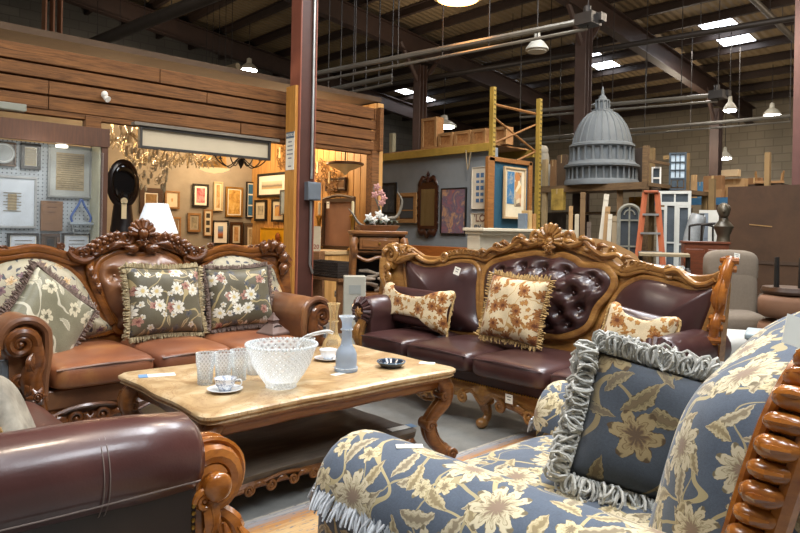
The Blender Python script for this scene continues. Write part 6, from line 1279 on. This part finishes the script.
# right of the windows
pr = thing('plastic_roll', 'grey plastic wrapped roll leaning against the white door panels', 'roll', (at_d(693, 248, 8.4).x, at_d(693, 248, 8.4).y, 0), facing(693, 240, 8.4)[1]); h = at_d(693, 215, 8.4).z; m = MB(); m.tube([(-.12, 0, .02), (-.02, .03, h * .7), (.05, .05, h - .03), (.06, .05, h)], [.13, .12, .1, .05], 12, k=3); m.build('wrapped_roll', flat('#8d9090', .25, 0, .25, sc=9), pr)
for x, w, yt, d, lb, c in ((709, 18, 210, 9.2, 'white panelled door leaning behind the dark chair frames', '#c4c3ba'), (704, 8, 213, 8.8, 'grey blue panelled door strip between plastic roll and white door', '#6c7680')):
    def dp(o, w, h, c=c):
        fm = flat(c, .6, 0, .05); m = MB(); m.box((0, 0, h / 2), (w, .03, h)); m.build('door_slab', fm, o); m = MB()
        for j in range(4): 
            for s in (-1, 1): m.box((s * w * .22, -.018, h * (.14 + .24 * j)), (w * .32, .012, h * .18))
        m.build('raised_panels', fm, o)
    lean(lb, x, w, yt, d, None, .05, 'panel_door', 'door', zb=0, parts=dp)
br = thing('blue_shelf_rack', 'blue beam pallet rack loaded with cartons by the block wall', 'rack', (at_d(709, 201, 10.5).x, at_d(709, 201, 10.5).y, 0), RD(-90)); bz2 = at_d(709, 198.5, 10.5).z; m = MB(); m.box((0, -.3, bz2 - .06), (2.0, .05, .11)); m.build('beam', flat('#2f5c7d', .5, .1), br); m = MB(); m.box((0, .2, bz2 - .01), (2.0, .95, .02)); m.build('deck', ShW, br)
for x in (-.85, .95): m = MB(); m.box((x, -.28, 1.3), (.07, .07, 2.6 if x < 0 else 2.2)); m.build('upright', flat('#8a7048', .6), br)
for x0, x1, yt, d, mt, lb in ((691, 697, 175, 10.6, Cb3, 'narrow pale carton at left end of the blue beam rack'), (697.5, 703, 182, 10.5, flat('#3a6888', .6), 'blue plastic crate on the blue beam rack'), (704, 724, 176, 10.8, Cb2, 'large brown carton with open flaps on the blue beam rack'), (705, 723, 190, 10.35, Cb1, 'low tan carton in front of the large brown carton on the blue beam rack'), (725, 747, 179, 10.9, Cb3, 'long tan carton on the blue beam rack above the dark board'), (748, 762, 178, 10.9, Cb2, 'right hand brown carton showing above the dark board')):
    card(lb, x0, x1, yt, 199, d, mt, floor=bz2 + .0005)
q = at_d(722, 176, 10.8); card('pale flat carton lying on top of the large brown cartons by the block wall', 722, 740, 170, 178, 10.8, flat('#b09a78', .8), floor=at_d(724, 176.5, 10.8).z, tape=False)
q = at_d(769, 180, 10.8); uc = thing('chair', 'upturned wooden chair with thin legs on top of the far cartons', 'chair', (q.x, q.y, at_d(769, 184, 10.8).z), RD(-70)); m = MB(); m.box((0, 0, .02), (.42, .4, .04)); m.build('seat', FT, uc)
for sx in (-1, 1):
    for sy in (-1, 1): m = MB(); m.tube([(sx * .18, sy * .17, .03), (sx * .2, sy * .19, .2)], .015, 6); m.build('leg', FT, uc)
sb = thing('storage_bay', 'dark shelving bay behind the big brown board supporting the far chair and cartons', 'rack', (at_d(760, 200, 11.0).x, at_d(760, 200, 11.0).y, 0), RD(-90)); m = MB(); z9 = at_d(769, 184, 10.8).z; m.box((0, 0, z9 / 2 - .003), (.8, .5, z9 - .006)); m.build('bay_body', flat('#3c2c1e', .8), sb)
# reddish cabinet + bust + dark chairs + low table
q, r = facing(704, 262, 6.9); rc = thing('sideboard', 'reddish brown wooden sideboard standing behind the grey recliner', 'cabinet', (q.x, q.y, 0), r + .1); w = px(40, 6.9); h = at_d(704, 241.5, 6.9).z; RW = wood('reddish sideboard wood', '#4c2412', '#743c20', .4, .15)
m = MB(); m.box((0, 0, h / 2), (w, .4, h - .04)); m.build('body', RW, rc, bevel=.005); m = MB(); m.box((0, 0, h - .01), (w + .03, .43, .025)); m.build('cabinet_top', RW, rc, bevel=.005)
for s in (-1, 1): m = MB(); m.box((s * w / 4, -.205, h * .52), (w / 2 - .03, .02, h * .82)); d = m.build('door', RW, rc, bevel=.006); m = MB(); m.sph((s * .04, -.225, h * .55), .012, 8, 5); m.build('knob', Brass, d)
bu = thing('statuette', 'small dark bronze bust on the reddish sideboard', 'statuette', V((q.x, q.y, h + .0028)) + RT * .2, r); BZ = flat('#4c4436', .4, .4, .3); m = MB(); m.tube([(0, 0, 0), (0, 0, .06), (0, 0, .16), (0, 0, .22), (0, 0, .26)], [.07, .06, .1, .05, .04], 12, k=3); m.sph((0, -.01, .32), (.06, .07, .08), 14, 10); m.sph((0, .02, .34), (.068, .068, .072), 12, 8); m.tube([(0, -.078, .335), (0, -.092, .31)], [.008, .014], 6); m.build('bust', BZ, bu)
for x, lb in ((701, 'black wire frame chair back just behind the sideboard left'), (714, 'black wire frame chair back behind the sideboard centre')):
    q, r2 = facing(x, 235, 8.0 if x < 705 else 7.55); cc = thing('metal_chair', lb, 'chair', (q.x, q.y, 0), r2 + pi); cc.scale = (.8, .8, 1); t_ = at_d(x, 226, 7.9).z
    for s in (-1, 1): m = MB(); m.tube([(s * .18, .2, 0), (s * .17, .18, .45), (s * .16, .24, t_)], .014, 8, k=3); m.tube([(s * .18, -.2, 0), (s * .17, -.18, .45)], .014, 8); m.build('leg', Iron, cc)
    m = MB(); m.box((0, 0, .45), (.4, .4, .03)); m.build('seat', Iron, cc, bevel=.01); m = MB()
    for z in (.6, .75, .9): m.tube([(-.165, .2 + .05 * z, z), (0, .22 + .05 * z, z), (.165, .2 + .05 * z, z)], .011, 6)
    m.tube([(-.16, .24, t_), (0, .26, t_ + .02), (.16, .24, t_)], .014, 8, k=4); m.build('backrest', Iron, cc)
q, r = facing(664, 254, 6.5); lo = thing('folding_table', 'low pale topped table with dark frame behind burgundy sofa right wing', 'table', (q.x, q.y, 0), r); h = at_d(664, 253, 6.5).z; m = MB(); m.box((0, 0, h - .015), (px(46, 6.5), .5, .03)); m.build('table_top', flat('#8a7c60', .5), lo, bevel=.004)
for x in (-.22, .22):
    for y in (-.2, .2): m = MB(); m.cyl((x, y, h - .03), (x, y, 0), .016, 8); m.build('leg', Iron, lo)
q, r = facing(668, 272, 5.2); l2 = thing('glass_table', 'low glass topped table with pale metal frame left of the sideboard', 'table', (q.x, q.y, 0), r); h = at_d(668, 266, 5.2).z; m = MB(); m.box((0, 0, h - .008), (px(30, 5.2), .36, .014)); m.build('table_top', flat('#a9b4b4', .1), l2)
for x in (-.15, .15):
    for y in (-.18, .18): m = MB(); m.box((x, y, h / 2 - .01), (.02, .02, h - .02)); m.build('leg', Alum, l2)
# big brown board
BU = 8.0; c, w, h = rect_on('u', BU, 727.5, 186, 840, 300); bbd = thing('partition_board', 'large plain dark brown hardboard panel standing behind the grey recliner', 'board', (BU, c.y, 0), RD(-90)); zt_ = at_u(760, 186, BU).z; m = MB(); m.box((0, 0, zt_ / 2), (w, .04, zt_)); m.build('panel', DarkB, bbd); m = MB(); m.box((0, -.025, zt_ * .5), (w, .012, .04)); m.box((-w / 2 + .03, .05, zt_ / 2), (.06, .08, zt_)); m.build('batten', flat('#3f2d1e', .8), bbd)
m = MB(); m.box((-.2, -.0235, zt_ * .74), (.24, .004, .012), ry=.1); m.build('scuff', flat('#8a6a40', .8), bbd)
# recliner
q, r = facing(735, 300, 5.6); rl = thing('recliner', 'beige grey fabric recliner with price tag before the brown board', 'armchair', (q.x, q.y, 0), r + .25); rl.scale = (.72, .8, 1); RG = flat('#74685a', .95, 0, .07, sc=50); h = at_d(736, 251, 5.6).z
m = MB(); cushion(m, (0, .22, h - .15), (.6, .26, .3), (5, 4), bulge=1.05, n=22, m=12); b_ = m.build('headrest', RG, rl, ang=180); m = MB(); cushion(m, (0, .21, h - .44), (.58, .25, .62), (5, 5), bulge=1.05); m.build('backrest', RG, rl, ang=180)
m = MB(); cushion(m, (0, -.1, .42), (.52, .6, .2), (6, 4)); m.build('seat_cushion', RG, rl, ang=180); m = MB(); m.box((0, 0, .2), (.6, .6, .3)); m.build('base', RG, rl, bevel=.03); m = MB(); cushion(m, (0, -.36, .25), (.52, .1, .3), (6, 4)); m.build('footrest', RG, rl, ang=180)
for s in (-1, 1): m = MB(); cushion(m, (s * .4, -.1, .34), (.2, .8, .64), (6, 7), bulge=1.0); m.build('arm', RG, rl, ang=180)
tagpaper('small white price tag on top of the grey recliner headrest', at_d(737, 256, 5.42), V((.8, -.6, -.15)), V((.1, .1, 1)), .05, .045)
# stools and low white furniture at right edge
for k, (x, lb) in enumerate(((783, 'round brown cushioned stool stacked with a second, right of the recliner'),)):
    q, r = facing(x + 8, 320, 5.0); so = thing('stool', lb, 'stool', (q.x, q.y, 0), r); z2 = at_d(x, 293, 5.0).z; m = MB(); cushion(m, (0, 0, z2 - .1), (.46, .46, .19), (3, 4)); m.build('seat_cushion', flat('#6b4a33', .8, 0, .12), so, ang=180); m = MB(); cushion(m, (0, 0, z2 - .3), (.46, .46, .19), (3, 4)); m.build('seat_cushion', flat('#6b4a33', .8, 0, .12), so, ang=180); m = MB(); m.lathe([(.18, 0), (.16, z2 - .4)], n=20); m.build('base', FD, so)
    s2 = thing('stool', 'upturned dark stool with two black legs resting on the brown cushions', 'stool', (q.x, q.y, z2 - .004), r); m = MB(); m.lathe([(.2, 0), (.21, .02), (.2, .05)], n=24); m.build('seat', FD, s2)
    for dx in (-.1, .06):
        m = MB(); m.tube([(dx, -.08 if dx else .12, .05), (dx, -.08 if dx else .12, .28)], [.02, .016], 8); m.build('leg', Black, s2)
q, r = facing(752, 352, 4.3); wb = thing('ottoman', 'long off white upholstered bench between recliner and blue armchair', 'bench', (q.x, q.y, 0), r + .1); h = at_d(752, 333, 4.3).z; m = MB(); cushion(m, (0, 0, h - .14), (.66, .5, .28), (7, 5)); m.build('seat_cushion', flat('#a9a8a2', .7, 0, .05), wb, ang=180); m = MB(); m.box((0, 0, (h - .26) / 2 + .03), (.6, .44, h - .3)); m.build('base', flat('#96958e', .7), wb, bevel=.02)
q, r = facing(782, 348, 3.9); pt = thing('plastic_tub', 'pale blue grey lidded plastic tub at right edge beside white bench', 'tub', (q.x, q.y, 0), r); h = at_d(782, 333, 3.9).z; PT = flat('#93a0a4', .4, 0, .04); m = MB(); m.loft([[(sx * w_, sy * w_ * .75, z) for sx, sy in ((-1, -1), (1, -1), (1, 1), (-1, 1))] for w_, z in ((.15, 0), (.18, h - .04))]); m.build('tub_body', PT, pt, bevel=.02); m = MB(); m.box((0, 0, h - .02), (.39, .3, .04)); m.build('lid', PT, pt, bevel=.012)
# burgundy armchair just showing beyond the blue chair
q = at_d(748, 358, 2.8); ba = thing('carved_armchair', 'burgundy leather armchair with carved scroll arm glimpsed behind blue armchair back', 'armchair', (q.x + .32, q.y - .36, 0), RD(-90)); 
for sg in (-1, 1):
    m = MB(); arm_loft(m, sg, sg * .36, .55, .095, -.3, .3, .15); a = m.build('arm', LthBu, ba, ang=70); m = MB(); scroll(m, V((sg * .36, -.32, .55)), EX * sg, EZ, .075, .02, 1.6, RD(160), .03, .015); rosette(m, V((sg * .36, -.35, .55)), EX, EZ, FN, .05); m.tube([(sg * .32, -.31, .44), (sg * .31, -.33, .28), (sg * .33, -.31, .1)], [.035, .04, .03], 8, k=4); m.build('arm_carving', WdO, a)
m = MB(); cushion(m, (0, -.03, .36), (.54, .6, .15), (6, 3)); m.build('seat_cushion', LthBu, ba, ang=180); m = MB(); m.box((0, 0, .2), (.6, .56, .16)); m.build('seat_rail', LthBu, ba, bevel=.01); m = MB(); m.box((0, .3, .4), (.7, .08, .42)); m.build('back', LthBu, ba, bevel=.03)
for x in (-.3, .3):
    for y in (-.25, .28): m = MB(); m.cyl((x, y, .13), (x, y, 0), .03, 8); m.build('leg', WdG, ba)
# rugs
def rugm():
    t = NT('striped rug'); s = t.n('ShaderNodeSeparateXYZ'); v = t.coord('Object'); t.l(v, s.inputs[0]); n = t.noise(t.coord('Object', (3, 40, 1)), 2, 4); f = t.mth('FRACT', t.mth('ADD', t.mth('MULTIPLY', s.outputs[1], 2.6), t.mth('MULTIPLY', n, .35)))
    c = t.ramp(f, [(0, srgb('#a5835a')), (.2, srgb('#c9a878')), (.4, srgb('#b07c46')), (.55, srgb('#8b8d92')), (.7, srgb('#c0b49c')), (.85, srgb('#b58a55')), (1, srgb('#a5835a'))]); sp = t.noise(t.coord('Object', (8, 30, 1)), 3, 5); c = t.mix(t.mth('GREATER_THAN', sp, .6), c, srgb('#7d7a78')); return t.fin(c, .95)
rg = thing('rug', 'faded orange and grey striped rug under the blue armchair', 'rug', (1.7, 1.3, 0)); m = MB(); m.box((.35, -.0, .004), (2.6, 1.9, .008)); m.build('rug_field', rugm(), rg); m = MB()
for i in range(95): m.tube([(1.65, -.93 + i * .0197, .004), (1.7, -.93 + i * .0197 + random.uniform(-.006, .006), .003)], .003, 4)
stuffp(m.build('rug_fringe', flat('#c2b594', .9), rg))
# ------------------------------------------------------------------ pipes, pendants, lights, camera
def pipe(name, label, a, b, r, mat, cat_='pipe', hang=None):
    o = thing(name, label, cat_, (0, 0, 0)); m = MB(); m.cyl(a, b, r, 10); m.build('tube', mat, o)
    for k in range(1, 6):
        m = MB(); p = V(a) + (V(b) - V(a)) * (k / 6); m.cyl(p, (p.x, p.y, roof_z(p.x)), .006, 5); m.build('hanger_rod', PipeD, o)
    return o
def rp(x, y, drop):   # point on a plane a given distance below the roof
    r = ray(x, y); t = (ROOF0 - drop - EYE) / (r.z + ROOFK * r.x); return CAM + r * t
pipe('sprinkler_pipe', 'black sprinkler pipe crossing under the two bright skylights', rp(330, 94, 1.0), rp(830, 12, 1.0), .05, PipeD)
pipe('sprinkler_pipe', 'thin black pipe running into the back corner at upper right', rp(742, -12, .5), rp(815, 60, .5), .05, flat('#55504a', .4, .4))
# overhead crane / light track with end unit
def track(label, a, b, unit=True):
    o = thing('ceiling_track', label, 'track', (0, 0, 0)); m = MB(); m.cyl(a, b, .035, 8); m.cyl(V(a) - EZ * .1, V(b) - EZ * .1, .02, 8); m.build('rail', flat('#77736a', .35, .6), o)
    for k in range(0, 7):
        m = MB(); p = V(a) + (V(b) - V(a)) * (k / 6); m.cyl(p - EZ * .1, (p.x, p.y, roof_z(p.x)), .008, 6); m.build('drop_rod', PipeD, o)
    if unit:
        m = MB(); m.box(V(b), (.22, .22, .13)); m.cyl(V(b) + V((.03, .03, .06)), V(b) + V((.03, .03, .17)), .045, 10); m.box(V(b) + V((.1, -.1, .03)), (.12, .09, .09)); m.build('motor_unit', flat('#2b2826', .5, .3), o)
    return o
track('long bright metal track with black motor unit, uppermost right of the column', at_d(314, 74, 8.5), at_d(588, 20, 7.5)); track('metal track ending in a black motor unit above the dome lantern', at_d(520, 112, 12), at_d(718, 95, 10.5))
track('thin metal track low along the block wall below the right motor unit', at_d(520, 140, 14), at_d(790, 116, 12), False); track('thin metal track just above the plank band right of the column', at_d(316, 93, 9.5), at_d(392, 76, 9.0), False)
pipe('heating_duct', 'wide dark duct rising over the plank band at upper left', at_d(76, 50, 11.5), at_d(232, -12, 9.0), .1, flat('#5c534a', .4, .3), 'duct'); pipe('roof_pipe', 'short pale pipe end above the plank band beside the bright pendant', at_d(200, 77, 12), at_d(238, 66, 11.5), .06, flat('#8a7a5e', .5))
Lamp = emit('cool lamp glow', '#f4f8ff', 40)
def pendant(label, p, R=.3, glow=Lamp, dark=False):
    o = thing('pendant_light', label, 'lamp', p); m = MB(); m.lathe([(R, 0), (R * .95, .03), (R * .6, .11), (R * .3, .15), (R * .25, .25), (.015, .27)], n=24); m.build('lamp_shade', flat('#b8b4a6', .5, 0, .05), o)
    m = MB(); m.lathe([(0, -.03), (R * .8, -.03), (R * .8, .02)], n=24); m.build('diffuser', flat('#a8a290', .4) if dark else glow, o); m = MB(); m.cyl((0, 0, .26), (0, 0, roof_z(p[0]) - p[2]), .008, 6); m.build('stem', PipeD, o); return o
pendant('blazing white pendant over the plank band left of the column', at_d(249, 70, 14.5), .2); pendant('lit flat pendant above the strand board crates', at_d(444, 126.5, 15), .3, emit('soft lamp', '#eef2e8', 8)); pendant('unlit pale bell pendant between the motor unit and the skylights', at_d(537, 50, 9.5), .17, dark=True)
pendant('bright white pendant at far right above the block wall', at_d(772, 115, 14), .18); pendant('small bright wall lamp low on the block wall', at_d(725, 158, 15.8), .16); pendant('tiny bright lamp under the right motor unit', at_d(730, 110, 12), .12); pendant('warm amber pendant at top centre of the view', at_d(458, -3, 7.6), .3, emit('amber lamp', '#ffb060', 10))
def light(ty, name, loc, en, col=(1, 1, 1), size=.5, rot=(0, 0, 0), sy=None, spot=None):
    d = bpy.data.lights.new(name, ty); d.energy = en; d.color = col
    if ty == 'AREA':
        d.size = size
        if sy: d.shape = 'RECTANGLE'; d.size_y = sy
    elif ty != 'SUN': d.shadow_soft_size = size
    o = bpy.data.objects.new(name, d); COL.objects.link(o); o.location = loc; o.rotation_euler = rot; return o
# area lights added to brighten the seating, as if from the added unseen skylights
for u0, v0, e in ((-.5, -2.2, 190), (3.2, .6, 210), (-2.5, 3.2, 150), (2.2, -3.8, 150), (5.9, 2.6, 150)): light('AREA', 'skylight_fill', (u0 + .65, v0 + 1, roof_z(u0) - .36), e, (.9, .95, 1), 1.2, sy=1.9)
for v in (5.05, 7.9): light('AREA', 'skylight_fill', (13.0, v, roof_z(13) - .4), 60, (1, .93, .84), 1.0)  # area lights for the far skylights that are in view
# assumed warm high bay lamps, each with an added fill light for the dark roof
for u, v, e in ((1.6, 1.6, 190), (4.4, 3.4, 190), (8.6, 3.4, 200), (11.5, 2.5, 150), (8.5, 8.8, 110), (14, 6.5, 150), (13.5, 2.0, 150), (0.5, 4.6, 130), (5, 13, 90)):
    o = light('SPOT', 'assumed_high_bay_lamp', (u, v, roof_z(u) - 1.1), e, (1, .84, .66), .16); o.data.spot_size = RD(150); o.data.spot_blend = .6; light('POINT', 'roof_fill', (u, v, roof_z(u) - 1.3), e * .34, (1, .84, .66), .2)
for u, v, z, e in ((2.6, 7.8, 2.3, 34), (3.9, 8.2, 2.3, 40), (4.9, 7.6, 2.35, 50), (4.7, 8.9, 2.2, 34), (1.6, 7.6, 2.3, 18)): light('POINT', 'shop_lamp', (u, v, z), e, (1, .7, .4), .12)
light('POINT', 'case_lamp', (1.5, 6.12, 1.75), 3, (1, .95, .85), .08)
w = bpy.data.worlds.new('hall ambience'); SC.world = w; w.use_nodes = True; w.node_tree.nodes['Background'].inputs[0].default_value = (.8, .78, .75, 1); w.node_tree.nodes['Background'].inputs[1].default_value = .12
cd = bpy.data.cameras.new('camera'); co = bpy.data.objects.new('camera', cd); COL.objects.link(co); SC.camera = co
cd.sensor_width = 36; cd.lens = 36 * FPX / 800; cd.shift_y = -(266.5 - CY) / 800; cd.clip_end = 200; cd.clip_start = .05
co.location = CAM
Xc = RT * cos(ROLL) + EZ * (-sin(ROLL)) * -1; Yc = EZ * cos(ROLL) - RT * sin(ROLL)
Xc = RT * cos(ROLL) + EZ * sin(ROLL); Zc = -FW
co.matrix_world = M4((Xc, Yc, Zc)).transposed().to_4x4(); co.location = CAM
SC.view_settings.view_transform = 'Standard'; SC.view_settings.look = 'None'; SC.view_settings.gamma = 1; SC.view_settings.use_curve_mapping = False; SC.view_settings.exposure = 0.25
try: SC.cycles.use_denoising = True; SC.cycles.max_bounces = 8; SC.cycles.sample_clamp_indirect = 6
except Exception: pass
